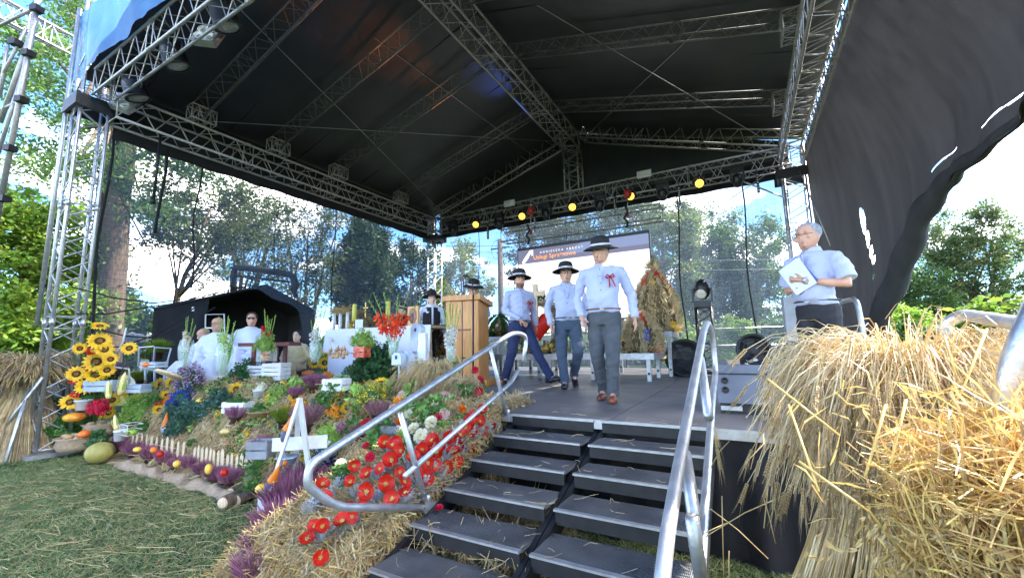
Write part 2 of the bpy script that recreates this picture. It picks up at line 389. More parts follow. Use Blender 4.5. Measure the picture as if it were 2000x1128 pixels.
def tree(name, label, x, yb, d, H, rad, ma, n=9000, size=.14, tr=.2, bark=BARK, seed=1, lean=(0, 0), stems=1, zc=None, clusters=42, shell=.5, limbs=14, forks=None, group=None, base=0, droop=0):
    """x, yb: where its foot stands in the photograph's direction, d metres ahead"""
    Pb = atd(x, 690, d); Pb.z = base
    t = thing(name, label, 'tree', Pb, 0, group)
    zc = zc if zc is not None else H-rad[2]*.9
    fo, cl = foliage('crown', (lean[0], lean[1], zc), rad, n, size, ma, t, clusters, seed, shell, droop)
    rr = random.Random(seed); a = MB()
    for s in range(stems):
        an = 2*math.pi*s/stems+rr.random(); sp = .0 if stems == 1 else .5
        top = Vector((lean[0]+math.cos(an)*sp*rad[0], lean[1]+math.sin(an)*sp*rad[0], zc+rad[2]*.35))
        pts = []; k = 9
        for i in range(k):
            u = i/(k-1); p = Vector((0, 0, -.1)).lerp(top, u); w_ = math.sin(u*math.pi)*.04*H
            pts.append(p+Vector((rr.uniform(-1, 1)*w_*.35, rr.uniform(-1, 1)*w_*.35, 0))+Vector((math.cos(an), math.sin(an), 0))*(-w_*.5 if stems > 1 else 0))
        rs = [tr*(1.25 if i == 0 else 1)*(1-.78*i/(k-1)) for i in range(k)]
        a.tube(pts, rs, 9)
        for j in range(limbs//stems):
            i = rr.randint(3, k-2); p0 = pts[i]; c_ = Vector(cl[rr.randrange(len(cl))])
            if c_.z < p0.z-.2*rad[2]: c_.z = p0.z+.2
            mid = p0.lerp(c_, .5)+Vector((rr.uniform(-.3, .3), rr.uniform(-.3, .3), .25))
            a.tube([p0, mid, c_], [rs[i]*.5, rs[i]*.28, .012], 5)
            for q in range(2):
                c2 = c_+Vector((rr.uniform(-1, 1)*rad[0]*.3, rr.uniform(-1, 1)*rad[1]*.3, rr.uniform(-.2, 1)*rad[2]*.2))
                a.tube([mid, mid.lerp(c2, .5)+Vector((0, 0, .1)), c2], [rs[i]*.22, rs[i]*.12, .006], 4)
    a.build('trunk', bark, t)
    return t
# the tall forked tree by the near tower, its trunk seen through the netting
Pb = atd(212, 690, 12.5); Pb.z = 0
t = thing('forked_tree', 'tall forked tree with thick grey-brown trunk behind the netting beside the tower', 'tree', Pb)
def rel(x, y, d): return atd(x, y, d)-Pb
a = MB()
a.tube([(0, 0, -.1), rel(215, 600, 12.5), rel(224, 500, 12.5), rel(228, 420, 12.5), rel(232, 370, 12.5), rel(225, 300, 12.5), rel(215, 220, 12.5), rel(205, 100, 12.4), rel(190, -80, 12.2)], [.38, .34, .32, .31, .3, .22, .2, .15, .08], 12)
a.tube([rel(236, 385, 12.5), rel(246, 320, 12.4), rel(255, 250, 12.3), rel(270, 120, 12.2), rel(290, -60, 12)], [.24, .22, .2, .15, .07], 10)
a.tube([rel(214, 500, 12.5), rel(192, 440, 12.4), rel(198, 350, 12.4), rel(206, 300, 12.3)], [.14, .13, .1, .05], 8)
rr = random.Random(5)
ends = [(110, 60), (60, 180), (140, 250), (120, 130), (90, 300), (200, 330), (330, 300), (380, 200), (400, 330), (300, 250), (30, 60), (170, 20), (250, 30), (330, 60), (150, 320), (440, 260), (100, -60), (280, 400)]
for (x, y) in ends:
    s0 = rr.choice([(220, 330, .1), (216, 240, .1), (250, 270, .1), (262, 190, .09), (206, 130, .08)])
    e = rel(x, y, 12.4+rr.uniform(-1.6, 1.6)); b0 = rel(s0[0], s0[1], 12.4); md = b0.lerp(e, .5)+Vector((0, 0, .3))
    a.tube([b0, md, e], [s0[2], .05, .012], 5)
a.build('trunk', BARK, t)
V = []
rg = np.random.default_rng(3)
for (x, y) in ends:
    for q in range(3):
        e = np.array(rel(x+rr.uniform(-38, 38), y+rr.uniform(-30, 30), 12.4+rr.uniform(-1.8, 1.8)))
        n_ = 420; q3 = rg.normal(size=(n_, 3))*np.array([.42, .42, .2])+e
        A = rg.normal(size=(n_, 3)); A /= np.linalg.norm(A, axis=1)[:, None]; B = np.cross(A, rg.normal(size=(n_, 3))); B /= np.linalg.norm(B, axis=1)[:, None]
        s = rg.uniform(.04, .095, (n_, 1)); V.append(np.stack([q3-A*s, q3+B*s*.45, q3+A*s, q3-B*s*.45], 1).reshape(-1, 3))
obj('crown', npmesh('crown', np.concatenate(V), 4, LEAFM['mid']), t)
tree('maple_tree', 'bright green maple close on the far side of the lawn scaffold', 20, 690, 12, 6.8, (3.3, 2.6, 3.2), LEAFM['bright'], 26000, .13, .2, seed=11, zc=3.7, clusters=60, shell=.3)
tree('low_tree', 'small shaded tree growing at the foot of the forked tree', 200, 690, 17, 4.0, (2.8, 2, 1.9), LEAFM['mid'], 7000, .16, .12, seed=12, zc=2.2)
tree('leaning_tree', 'thin tree leaning over to the netting between forked tree and black tent', 290, 690, 15, 8.6, (3.0, 2.4, 2.6), LEAFM['olive'], 6500, .11, .14, seed=13, lean=(1.6, .9), zc=6.0, clusters=34, shell=.35, limbs=18)
tree('birch_tree', 'slender many-stemmed tree with open crown above the black tent', 470, 690, 20, 10.2, (3.4, 2.6, 4.2), LEAFM['olive'], 5400, .12, .13, BARK, 14, stems=4, zc=6.5, clusters=50, shell=.3, limbs=20)
tree('birch_tree', 'slender bare-stemmed tree left of the dense dark tree', 590, 690, 19, 9.5, (2.5, 2.2, 3.6), LEAFM['olive'], 5310, .11, .12, BARK, 15, stems=3, zc=6.0, clusters=44, shell=.3, limbs=18)
tree('ivy_clad_tree', 'dense dark tree clothed in ivy rising behind the altar', 705, 690, 21, 9.6, (1.75, 1.7, 4.2), LEAFM['dark'], 26000, .15, .28, seed=16, zc=5.4, clusters=90, shell=.2)
tree('broad_tree', 'dark broad tree between the ivy-clad tree and the back tower', 800, 690, 24, 8.6, (2.9, 2.4, 3.6), LEAFM['dark'], 10000, .15, .2, seed=17, zc=4.6, clusters=60)
tree('broad_tree', 'yellow-green tree behind the netting beside the back tower', 905, 690, 22, 7.4, (1.6, 2.2, 3.3), LEAFM['willow'], 5500, .14, .15, seed=18, zc=4.4, clusters=36)
tree('round_tree', 'round tree crown peeping over the top of the video screen', 1080, 690, 26, 11.2, (3.6, 3, 3.6), LEAFM['olive'], 8000, .17, .2, seed=19, zc=7.4)
tree('round_tree', 'leafy tree behind the upper corner of the video screen', 1215, 690, 24, 12, (3.2, 3, 4.2), LEAFM['mid'], 10000, .16, .2, seed=20, zc=7.2)
tree('willow_tree', 'tall pale green willow behind the screen edge and the straw crown', 1310, 690, 20, 9.8, (2.4, 2.2, 4.4), LEAFM['willow'], 17000, .14, .2, seed=21, zc=5.2, clusters=70, droop=.5)
tree('ash_tree', 'dark-limbed tree with open crown behind the black light tower', 1395, 690, 21, 8.6, (2.1, 2.4, 3.7), LEAFM['mid'], 11000, .13, .22, seed=22, zc=5.0, clusters=46, limbs=22, stems=2, shell=.3)
tree('ash_tree', 'dark-limbed tree with open crown just before the back corner tower', 1480, 690, 20, 8.0, (2.2, 2.2, 3.7), LEAFM['mid'], 11000, .13, .2, seed=23, zc=4.7, clusters=46, limbs=22, stems=3, shell=.3)
tree('ash_tree', 'tree with feathery crown beside the torn curtain edge', 1760, 690, 24, 6.6, (3.0, 2.4, 3.2), LEAFM['mid'], 14000, .13, .16, seed=24, zc=3.5, clusters=60, limbs=22, stems=2)
tree('tall_ash_tree', 'tallest tree beyond the large-leaved bush, with airy crown', 1930, 690, 24, 9.6, (3.0, 2.6, 4.2), LEAFM['olive'], 15000, .14, .2, seed=25, zc=5.8, clusters=50, limbs=24, stems=2, shell=.35)
tree('small_tree', 'small rounded green tree below the torn curtain edge', 1765, 690, 16, 2.8, (1.3, 1.2, 1.2), LEAFM['bright'], 6000, .09, .09, seed=26, zc=1.7)
tree('far_tree', 'dark low tree in the gap between the curtain and the bush', 1880, 690, 28, 5, (3.6, 2.4, 2.3), LEAFM['mid'], 9000, .16, .2, seed=27, zc=2.6)
def bush(name, label, x, y, d, rad, ma, n, size, seed, cat='bush', cl=26):
    P = atd(x, y, d); t = thing(name, label, cat, (P.x, P.y, 0))
    foliage('leaves', (0, 0, P.z*.7), (rad[0], rad[1], rad[2]+P.z*.3), n, size, ma, t, cl, seed, .3, flat=.9)
    a = MB(); rr = random.Random(seed)
    for i in range(7): a.tube([(0, 0, 0), (rr.uniform(-.4, .4)*rad[0], rr.uniform(-.4, .4)*rad[1], P.z*.6), (rr.uniform(-.8, .8)*rad[0], rr.uniform(-.8, .8)*rad[1], P.z+rr.uniform(0, .6)*rad[2])], [.03, .02, .006], 5)
    a.build('stems', BARK, t); return t
bush('hazel_bush', 'large-leaved sunlit yellow-green bush behind the curved handrail', 2000, 622, 5.4, (1.05, .9, .72), LEAFM['bright'], 5200, .07, 31)
bush('hedge_shrub', 'sunlit shrub between the torn curtain and the large-leaved bush', 1800, 668, 10, (1.5, .9, .8), LEAFM['mid'], 5200, .08, 36)
bush('hedge_shrub', 'dark shrub low between the large-leaved bush and the rye heads', 1900, 672, 9, (1.3, .9, .75), LEAFM['olive'], 5200, .08, 37)
bush('hedge_shrub', 'sunlit green shrub behind the netting by the round monitor speaker', 1420, 655, 14, (1.5, .8, .8), LEAFM['bright'], 6500, .07, 32)
bush('hedge_shrub', 'sunlit green shrub behind the netting below the back corner tower', 1500, 655, 15, (1.2, .8, .7), LEAFM['mid'], 5200, .08, 33)
bush('hedge_shrub', 'green shrub behind the aluminium tables and the light tower', 1330, 660, 16, (1.5, .8, .9), LEAFM['bright'], 5200, .07, 34)
bush('hedge_shrub', 'dark shrub behind the netting between altar and lectern', 860, 668, 20, (1.6, .8, .9), LEAFM['mid'], 5200, .1, 35)
V = []
for (x0, x1, d, h, n_, ma_, lb) in ((560, 1330, 30, 2.4, 22000, 'mid', 'continuous green hedge closing the view behind the stage'), (1320, 2150, 26, 3.4, 26000, 'olive', 'continuous hedge and thicket beyond the sunny side of the stage'), (-200, 600, 34, 2.6, 12000, 'mid', 'distant hedge beyond the marquee')):
    p, q = atd(x0, 690, d), atd(x1, 690, d); r_ = np.random.default_rng(abs(x0)+9); u = r_.uniform(0, 1, (n_, 1)); base = np.array(p)*(1-u)+np.array(q)*u; hh = h*(.75+.25*np.sin(u*40)*np.sin(u*97+1))
    base[:, 2] = (r_.uniform(0, 1, (n_, 1))**.8*hh)[:, 0]; base[:, :2] += r_.normal(0, .8, (n_, 2)); A = r_.normal(size=(n_, 3)); A /= np.linalg.norm(A, axis=1)[:, None]; B_ = np.cross(A, r_.normal(size=(n_, 3))); B_ /= np.linalg.norm(B_, axis=1)[:, None]; s = r_.uniform(.1, .26, (n_, 1))
    tag(obj('hedge', npmesh('hedge', np.stack([base-A*s, base+B_*s*.5, base+A*s, base-B_*s*.5], 1).reshape(-1, 3), 4, LEAFM[ma_])), lb, None, None, 'stuff')
# utility pole
P = ony(980, 700, 16); t = thing('utility_pole', 'dark wooden utility pole with coiled wires seen through the back netting', 'pole', (P.x, P.y, 0))
a = MB(); a.tube([(0, 0, 0), (0, 0, 6.3)], [.15, .12], 10); a.build('pole', BARK, t)
a = MB(); a.tube([(-.5, 0, 5.9), (.5, 0, 5.9)], .035, 6); a.tube([(-.3+.3*math.cos(q*.7), .2, 5.9+.45*math.sin(q*.7)) for q in range(10)], .012, 4)
for k in range(2): a.tube([(0, 0, 6-.3*k), (6, 2, 4.9-.4*k), (13, 4, 4.6-.4*k)], .012, 4); a.tube([(0, 0, 6-.3*k), (-6, -1, 6.6-.3*k), (-14, -3, 7.6-.3*k)], .012, 4)
a.build('wires', BLACKM, t)
# ---------------------------------------------------------------- trusses
def truss(name, A, B, wv, hv, w_, h, bay, rc=.024, rb=.009, parent=None, ma=ALUW, tri=False, label=None, cat=None, group=None, diag=1):
    """box truss from A to B; wv, hv: directions of its width and height. Lattice is the mesh, chords are its children."""
    A, B, wv, hv = Vector(A), Vector(B), Vector(wv).normalized(), Vector(hv).normalized()
    off = [wv*(w_/2)+hv*(h/2), -wv*(w_/2)+hv*(h/2), -wv*(w_/2)-hv*(h/2), wv*(w_/2)-hv*(h/2)]
    if tri: off = [wv*(w_/2)+hv*(h/2), -wv*(w_/2)+hv*(h/2), -hv*(h/2)]
    Ln = (B-A).length; n = max(2, round(Ln/bay)); k = len(off); mb = MB()
    for s in range(k):
        o1, o2 = off[s], off[(s+1) % k]
        for i in range(n):
            p = A.lerp(B, i/n); q = A.lerp(B, (i+1)/n); md = (p+q)/2
            mb.tube([p+o1, md+o2], rb, 4, cap=False); mb.tube([md+o2, q+o1], rb, 4, cap=False)
        for u in (0, 1):
            p = A.lerp(B, u*.998+.001); mb.tube([p+o1, p+o2], rb*1.3, 4)
        nj = max(1, int(Ln/2.2))
        for j in range(1, nj+1):             # coupler plates where sections meet
            p = A.lerp(B, j/(nj+1)); dd = (B-A).normalized()
            mb.tube([p+o1-dd*.05, p+o1+dd*.05], rc*1.35, 6)
            for q in (-.09, .09): mb.tube([p+dd*q+o1, p+dd*q+o2], rb, 4, cap=False)
    root = mb.build(name, ma, parent)
    for o_ in off:
        c = MB(); c.tube([A+o_, B+o_], rc, 8); c.build('chord', ma, root)
    if label: tag(root, label, cat, group)
    return root
XL, XR, YF, YB, EZ, RX, RZ = -8.72, 1.16, 2.36, 10.5, 5.42, -3.82, 7.35
ALUD = mat('dull_aluminium', (.26, .25, .245), .5, .6, (.17, .165, .16), 30, .2, 120)
roof = thing('stage_roof', 'gabled black stage roof carried on aluminium lattice trusses', 'stage roof', ((XL+XR)/2, (YF+YB)/2, 0))
off = Vector(((XL+XR)/2, (YF+YB)/2, 0))
def rp(x, y, z): return Vector((x, y, z))-off
X_, Y_, Z_ = (1, 0, 0), (0, 1, 0), (0, 0, 1)
truss('eaves_truss', rp(XL, YF, EZ), rp(XL, YB, EZ), X_, Z_, .4, .4, .5, parent=roof)
truss('eaves_truss', rp(XR, YF-1.5, EZ), rp(XR, YB, EZ), X_, Z_, .42, .42, .42, parent=roof)
truss('tie_truss', rp(XL, YB, EZ), rp(XR, YB, EZ), Y_, Z_, .4, .4, .42, parent=roof)
truss('tie_truss', rp(XL, YF-.13, EZ+.33), rp(XR, YF-.13, EZ+.33), Y_, Z_, .24, .44, .5, .02, .008, parent=roof)
truss('ridge_truss', rp(RX, YF-.6, RZ-.28), rp(RX, YB, RZ-.28), X_, Z_, .42, .42, .46, parent=roof, ma=ALUW)
sl_ = Vector((RX-XL, 0, RZ-EZ)); nl = Vector((-(RZ-EZ), 0, RX-XL)).normalized()
sr_ = Vector((RX-XR, 0, RZ-EZ)); nr = Vector(((RZ-EZ), 0, -(RX-XR))).normalized()
for y in (YB,):
    truss('rafter_truss', rp(XL, y, EZ+.36)+sl_*.03, rp(XL, y, EZ+.36)+sl_*.93-Vector((0, 0, .3)), Y_, nl, .38, .36, .42, parent=roof)
    truss('rafter_truss', rp(XR, y, EZ+.36)+sr_*.03, rp(XR, y, EZ+.36)+sr_*.93-Vector((0, 0, .3)), Y_, nr, .38, .36, .42, parent=roof)
    truss('king_post_truss', rp(RX, y, EZ+.2), rp(RX, y, RZ-.45), X_, Y_, .4, .38, .4, parent=roof)
for y in (3.5, 4.95, 6.47, 8.6):
    truss('purlin_truss', rp(XL+.25, y, EZ+.42), rp(RX-.25, y, RZ-.28), Y_, nl, .3, .22, .5, .014, .006, roof, ALUD, tri=True)
    truss('purlin_truss', rp(XR-.25, y, EZ+.42), rp(RX+.25, y, RZ-.28), Y_, nr, .3, .22, .5, .014, .006, roof, ALUD, tri=True)
    for x in (XL+.28, XR-.28):                # end frames standing on the eaves truss
        truss('end_frame', rp(x, y-.2, EZ+.36), rp(x, y+.2, EZ+.36), X_, Z_, .2, .26, .2, .014, .008, roof)
# canopy
CAN = mat('canopy_vinyl', (.034, .034, .036), .42, 0, (.022, .022, .024), 1.3, .35, 9, wave=.0, spec=.55)
for nm, x0, z0, x1 in (('roof_sheet', XL-.35, EZ+.42, RX), ('roof_sheet', XR+.35, EZ+.42, RX)):
    a = MB()
    def fn(u, v, x0=x0, z0=z0, x1=x1):
        y = YF-.3+u*(YB+.35-YF+.3); sag = -.05*math.sin(math.pi*((u*5.5) % 1))*math.sin(math.pi*v)
        return rp(x0+(x1-x0)*v, y, z0+(RZ+.08-z0)*v+sag+.06)
    a.grid(fn, 66, 12); a.build(nm, CAN, roof)
    for y in (2.75, 4.2, 5.7, 7.5, 9.6):      # welded seams
        a = MB(); a.tube([rp(x0+(x1-x0)*v, y, z0+(RZ+.08-z0)*v+.035) for v in (0, .25, .5, .75, 1)], .012, 4, flat=.4); a.build('seam', CAN, roof)
a = MB(); a.add([rp(XL, YB+.23, EZ+.1), rp(XR, YB+.23, EZ+.1), rp(XR, YB+.23, EZ+.5), rp(RX, YB+.23, RZ+.1), rp(XL, YB+.23, EZ+.5)], [(0, 1, 2, 3, 4)], 0, False)
a.add([rp(XL, YB+.25, EZ+.1), rp(XR, YB+.25, EZ+.1), rp(XR, YB+.25, EZ+.5), rp(RX, YB+.25, RZ+.1), rp(XL, YB+.25, EZ+.5)], [(4, 3, 2, 1, 0)], 0, False)
a.build('gable_sheet', CAN, roof)
def valance(A, B, z0, z1):
    a = MB(); A, B = Vector(A), Vector(B)
    def fn(u, v): p = A.lerp(B, u); return Vector((p.x, p.y, z0+(z1-z0)*v+.012*math.sin(u*60)*(1-v)))-off
    a.grid(fn, 60, 2); a.build('valance', BLACKF, roof)
valance((XL-.22, YF+.1, 0), (XL-.22, YB+.2, 0), EZ-.42, EZ+.5)
valance((XL, YB+.24, 0), (XR, YB+.24, 0), EZ-.36, EZ+.2)
for p, q in (((-5.45, 4.0, 7.0), (-4.95, 10.3, 6.9)), ((XL+.2, 3.6, 5.75), (-4.2, 10.2, 7.1)), ((-2.55, 5.6, 7.0), (.6, 10.1, 5.9)), ((.6, 5.7, 6.2), (-3.3, 10.3, 7.1)), ((-6.3, 3, 6.6), (-8.2, 10.1, 5.8))):
    a = MB(); a.tube([rp(*p), rp(*q)], .007, 5); a.build('cable', ALU, roof)
BLUET = mat('blue_tarpaulin', (.10, .25, .48), .4, 0, (.07, .18, .38), 2, .8, 14, leaf=.35)
a = MB()
def fas(u, v):
    x = XL-.9+u*9; z = 5.93+v*1.15+.02*math.sin(x*7)*(1-v)+.01*math.sin(x*19)
    return rp(x, YF-.34+.025*math.sin(x*4+v*3)+.012*math.sin(x*11), z)
a.grid(fas, 90, 8); a.build('blue_fascia', BLUET, roof)
# floodlight boxes clamped on the tie truss
for x, y in ((995, 397), (1258, 340)):
    P = ony(x, y, YB-.28); a = MB(); a.box(P-off, (.34, .06, .17)); f = a.build('floodlight', WHITEP, roof); b = MB(); b.box(P-off-Vector((0, .04, 0)), (.3, .02, .13)); b.build('lens', mat('floodlight_lens', (.8, .8, .75), .2), f)
# towers
def tower(X, Y, H, label, w_=.4, sleeve=True, zs=0):
    r_ = truss('truss_tower', (X, Y, .12), (X, Y, H), X_, Y_, w_, w_, .44, .025, .01, None, ALU, label=label, cat='truss tower', group='towers carrying the stage roof')
    a = MB(); a.box((X, Y, .05), (w_+.2, w_+.2, .06)); a.build('base_plate', ALU, r_)
    if sleeve:
        for s in (-1, 1):
            a = MB(); a.box((X, Y+s*(w_/2+.07), EZ-.42+zs), (w_+.28, .05, .20)); a.build('sleeve_plate', BLACKM, r_)
            a = MB(); a.box((X+s*(w_/2+.07), Y, EZ-.42+zs), (.05, w_+.1, .20)); a.build('sleeve_plate', BLACKM, r_)
    return r_
tw = tower(-9.02, 2.2, 7.4, 'lattice tower nearest on the lawn side, beside the sunflowers', .33, zs=.42)
for s in (-1, 1):
    a = MB(); a.tube([(-9.02+s*.21, 2.0, 1.15), (-9.02-s*.5, 1.7, .1)], .022, 6); a.build('brace', ALU, tw)
a = MB(); a.tube([(-9.3, 1.98, 1.9), (-9.3, 1.98, 7.2)], .03, 8); a.build('cable_pipe', ALU, tw)
tower(XL-.02, YB, 5.7, 'sunlit corner tower at the back behind the boy in the black hat', .32)
tower(XR+.02, YB, 5.7, 'corner tower at the back beside the grey-haired man and black curtain')
# second tower and crossbar of the loudspeaker scaffold at the frame edge
sc_ = thing('loudspeaker_scaffold', 'tall tubular scaffold with lattice crossbar at the edge of the lawn', 'scaffold', (-7.6, 1.1, 0))
def sp_(x, y, d): return atd(x, y, d)-Vector((-7.6, 1.1, 0))
for pts, r_ in (([(82, -40), (-6, 430)], .032), ([(70, 40), (0, 240)], .028), ([(52, 120), (-10, 320)], .022), ([(-20, 60), (75, 12)], .022), ([(-20, 225), (45, 195)], .024), ([(-10, 175), (52, 55)], .02), ([(14, 90), (0, 190)], .02)):
    a = MB(); a.tube([sp_(x, y, 5.6) for x, y in pts], r_, 8); a.build('pipe', ALUW, sc_)
for x, y in ((72, 18), (42, 195), (55, 105), (8, 388), (31, 84), (20, 290)):
    a = MB(); p = sp_(x, y, 5.58); a.box(p, (.1, .1, .08), .4); a.build('clamp', BLACKM, sc_)
A_, B_ = sp_(-60, -15, 6.6), sp_(128, 84, 7.6)
truss('crossbar', A_, B_, Z_, (0, 1, 0), .36, .36, .42, .02, .009, sc_, ALUW)
# posts carrying on down to the lawn
a = MB(); p = sp_(-6, 430, 5.6); a.tube([p, Vector((p.x-.9, p.y-.3, 0))], .032, 8); a.build('pipe', ALUW, sc_)

# ---------------------------------------------------------------- nets and curtain
def netmat(name, a0, a1, c):
    ma = bpy.data.materials.new(name); ma.use_nodes = True; t = ma.node_tree; n = t.nodes; l = t.links; b = n['Principled BSDF']
    b.inputs['Base Color'].default_value = (*c, 1); b.inputs['Roughness'].default_value = .9; b.inputs['Specular IOR Level'].default_value = .1
    co = n.new('ShaderNodeTexCoord'); fs = []
    for sc3 in ((22, 22, 1.0), (1.2, 1.2, 26)):
        mp = n.new('ShaderNodeMapping'); mp.inputs['Scale'].default_value = sc3; l.new(co.outputs['Object'], mp.inputs[0])
        no = n.new('ShaderNodeTexNoise'); no.inputs['Scale'].default_value = 1.6; no.inputs['Detail'].default_value = 3; l.new(mp.outputs[0], no.inputs['Vector']); fs.append(no.outputs['Fac'])
    ad = n.new('ShaderNodeMath'); ad.operation = 'ADD'; l.new(fs[0], ad.inputs[0]); l.new(fs[1], ad.inputs[1])
    mr = n.new('ShaderNodeMapRange'); mr.inputs['From Min'].default_value = .75; mr.inputs['From Max'].default_value = 1.3; mr.inputs['To Min'].default_value = a0; mr.inputs['To Max'].default_value = a1
    l.new(ad.outputs[0], mr.inputs['Value'])
    tp = n.new('ShaderNodeBsdfTransparent'); ms = n.new('ShaderNodeMixShader'); l.new(mr.outputs[0], ms.inputs[0]); l.new(tp.outputs[0], ms.inputs[1]); l.new(b.outputs[0], ms.inputs[2])
    tl_ = n.new('ShaderNodeBsdfTranslucent'); tl_.inputs[0].default_value = (c[0]*1.1, c[1]*1.1, c[2]*1.05, 1); m2 = n.new('ShaderNodeMixShader'); m2.inputs[0].default_value = .5; l.new(b.outputs[0], m2.inputs[1]); l.new(tl_.outputs[0], m2.inputs[2]); l.new(m2.outputs[0], ms.inputs[2])
    l.new(ms.outputs[0], n['Material Output'].inputs[0]); return ma
NET = netmat('scaffold_netting', .38, .68, (.075, .095, .135))
def net(name, label, fn, nu, nv, cords, parent=None):
    t = thing(name, label, 'netting', (0, 0, 0))
    a = MB(); a.grid(fn, nu, nv); a.build('mesh_cloth', NET, t)
    for u, v0, v1, r_ in cords:
        a = MB(); pts = [Vector(fn(u+.004*math.sin(v*9), v))+Vector((.01, -.01, 0)) for v in [v0+(v1-v0)*i/9 for i in range(10)]]
        a.tube(pts, r_, 5); a.build('cord', BLACKF, t)
    return t
def lefthem(Y):                               # the netting is looped up over the black tent
    if Y < 3.1: return .9+.35*math.sin((Y-2.3)*2)
    return 1.1+1.25*sstep(3.1, 3.3, Y)+.42*math.sin((Y-3.1)/2.9*math.pi)+.03*math.sin(Y*9) if Y < 5.95 else 2.3-1.42*sstep(5.95, 6.25, Y)
def leftnet(u, v):
    Y = YF+.1+u*(YB-.1-YF); z1 = EZ-.25; z0 = lefthem(Y)
    return (XL-.26-.03*math.sin(Y*5+v*2)+.06*math.sin(v*3.1)*math.sin(Y*1.3), Y, z0+(z1-z0)*v)
def uY(px): return (onx(px, 420, XL-.26).y-YF-.1)/(YB-.1-YF)
net('side_netting', 'black see-through netting hung under the long side truss', leftnet, 110, 22,
    [(uY(312), .55, 1, .024), (uY(387), 0, 1, .014), (uY(541), 0, 1, .009), (uY(653), 0, 1, .013), (uY(738), 0, 1, .008), (uY(808), 0, 1, .009), (.004, 0, 1, .02)])
def backnet(u, v):
    X = XL+.2+u*(XR-.3-XL); z1 = EZ-.2; z0 = DECK-.3
    return (X, YB+.3+.03*math.sin(X*6+v*2)+.05*math.sin(v*3)*math.sin(X*1.7), z0+(z1-z0)*v)
def uX(px, py=420): return (ony(px, py, YB+.3).x-XL-.2)/(XR-.3-XL)
net('back_netting', 'black see-through netting hung across the back of the stage', backnet, 110, 22,
    [(uX(933), 0, 1, .012), (uX(1012), 0, 1, .012), (uX(1102), 0, 1, .01), (uX(1205), 0, 1, .01), (uX(1322), 0, 1, .02), (uX(1452), 0, 1, .018), (.996, 0, 1, .025)])
hang = thing('cable_drape', 'black cables drooping along the side netting below the cords', 'cable', (0, 0, 0))
for pts in (((150, 612), (260, 604), (420, 572), (470, 558)), ((180, 640), (300, 660), (420, 600)), ((160, 690), (300, 655), (380, 600)), ((140, 560), (300, 592), (480, 560))):
    a = MB(); q = [onx(x, y, XL-.12) for x, y in pts]
    a.tube([q[0]] + [q[i].lerp(q[i+1], .5)+Vector((0, 0, -.04)) if k else q[i] for i in range(len(q)-1) for k in (0, 1)] + [q[-1]], .012, 5); a.build('cable', BLACKF, hang)
# diagonal wires from the corner towers
for i, (p, q) in enumerate(((ony(1505, 335, YB-.3), ony(1395, 410, YB+.2)), (ony(1440, 350, YB-.3), ony(1530, 385, YB-.1)), (onx(205, 330, XL), onx(330, 560, XL)), (ony(1560, 330, YB-.25), ony(1622, 480, 9.2)))):
    a = MB(); a.tube([p, q], .01 if i != 1 else .02, 5)
    tag(a.build('guy_wire', BLACKM if i == 2 else ALU), ['thin wire crossing the back netting near the corner tower', 'short strut bracing the back corner tower', 'thin dark wire sloping behind the side netting', 'steel wire running down over the black curtain'][i], 'wire')
# the big black curtain on the sunny side, torn and billowing
CURT = mat('mesh_curtain', (.044, .043, .046), .75, 0, (.030, .029, .032), 2.0, .6, 60, stretch=(3, 3, .25), leaf=.12)
hem = [(XR+.06, 10.25, .55), (1.52, 8.6, .85), (1.66, 8.0, 1.55), (1.80, 7.4, 2.40), (1.99, 6.8, 2.95), (2.02, 6.3, 3.17), (2.10, 5.6, 3.18), (2.10, 4.9, 3.26), (2.02, 4.2, 3.34), (1.9, 3.5, 3.55), (1.8, 2.4, 3.9), (1.6, 1.2, 4.3)]
def hemat(u):
    f = u*(len(hem)-1); i = min(int(f), len(hem)-2); t_ = f-i
    return Vector(hem[i]).lerp(Vector(hem[i+1]), t_)
def curt(u, v):
    B_ = hemat(u); T = Vector((XR+.24, 10.3-u*9.4, EZ+.1))
    p = T.lerp(B_, v)
    bul = math.sin(math.pi*v**1.3)*(.10+.35*u)
    p.x += bul+.035*math.sin(u*37+v*4)*v+.02*math.sin(u*83)*v
    p.z -= .12*math.sin(v*math.pi)*u
    return p
ct = thing('torn_curtain', 'huge black mesh curtain billowing from the side truss, torn near its lower edge', 'curtain')
nu, nv = 90, 60
hole = [(.20, .58, .014, .05), (.205, .67, .010, .03), (.212, .74, .007, .022), (.216, .79, .006, .015), (.21, .84, .005, .01)]
vs = [curt(i/nu, j/nv) for i in range(nu+1) for j in range(nv+1)]
def torn(u, v):
    if .42 < u < .93 and abs(v-(.885+.02*math.sin(u*9)+.05*(u-.6))) < .007*abs(math.sin(u*11+.6))-.001: return True
    return any(((u-a)/b)**2+((v-c)/d)**2 < 1 for a, c, b, d in hole)
a = MB(); nu, nv = 280, 210
vs = [curt(i/nu, j/nv) for i in range(nu+1) for j in range(nv+1)]
fs = [(i*(nv+1)+j, (i+1)*(nv+1)+j, (i+1)*(nv+1)+j+1, i*(nv+1)+j+1) for i in range(nu) for j in range(nv) if not torn((i+.5)/nu, (j+.5)/nv)]
a.add(vs, fs); a.build('cloth', CURT, ct)
a = MB()
def roll(u, v):                               # the hem is gathered into one long soft roll
    c = curt(.06+u*.94, .97); an = v*2*math.pi
    k = .10*math.sin(math.pi*min(1, u*1.5+.10))*(.8+.3*math.sin(u*9))+.03
    return c+Vector((math.cos(an)*k+k*.6, math.cos(an)*k*.3, math.sin(an)*k*1.5))
a.grid(roll, 90, 12); a.build('hem_roll', CURT, ct)
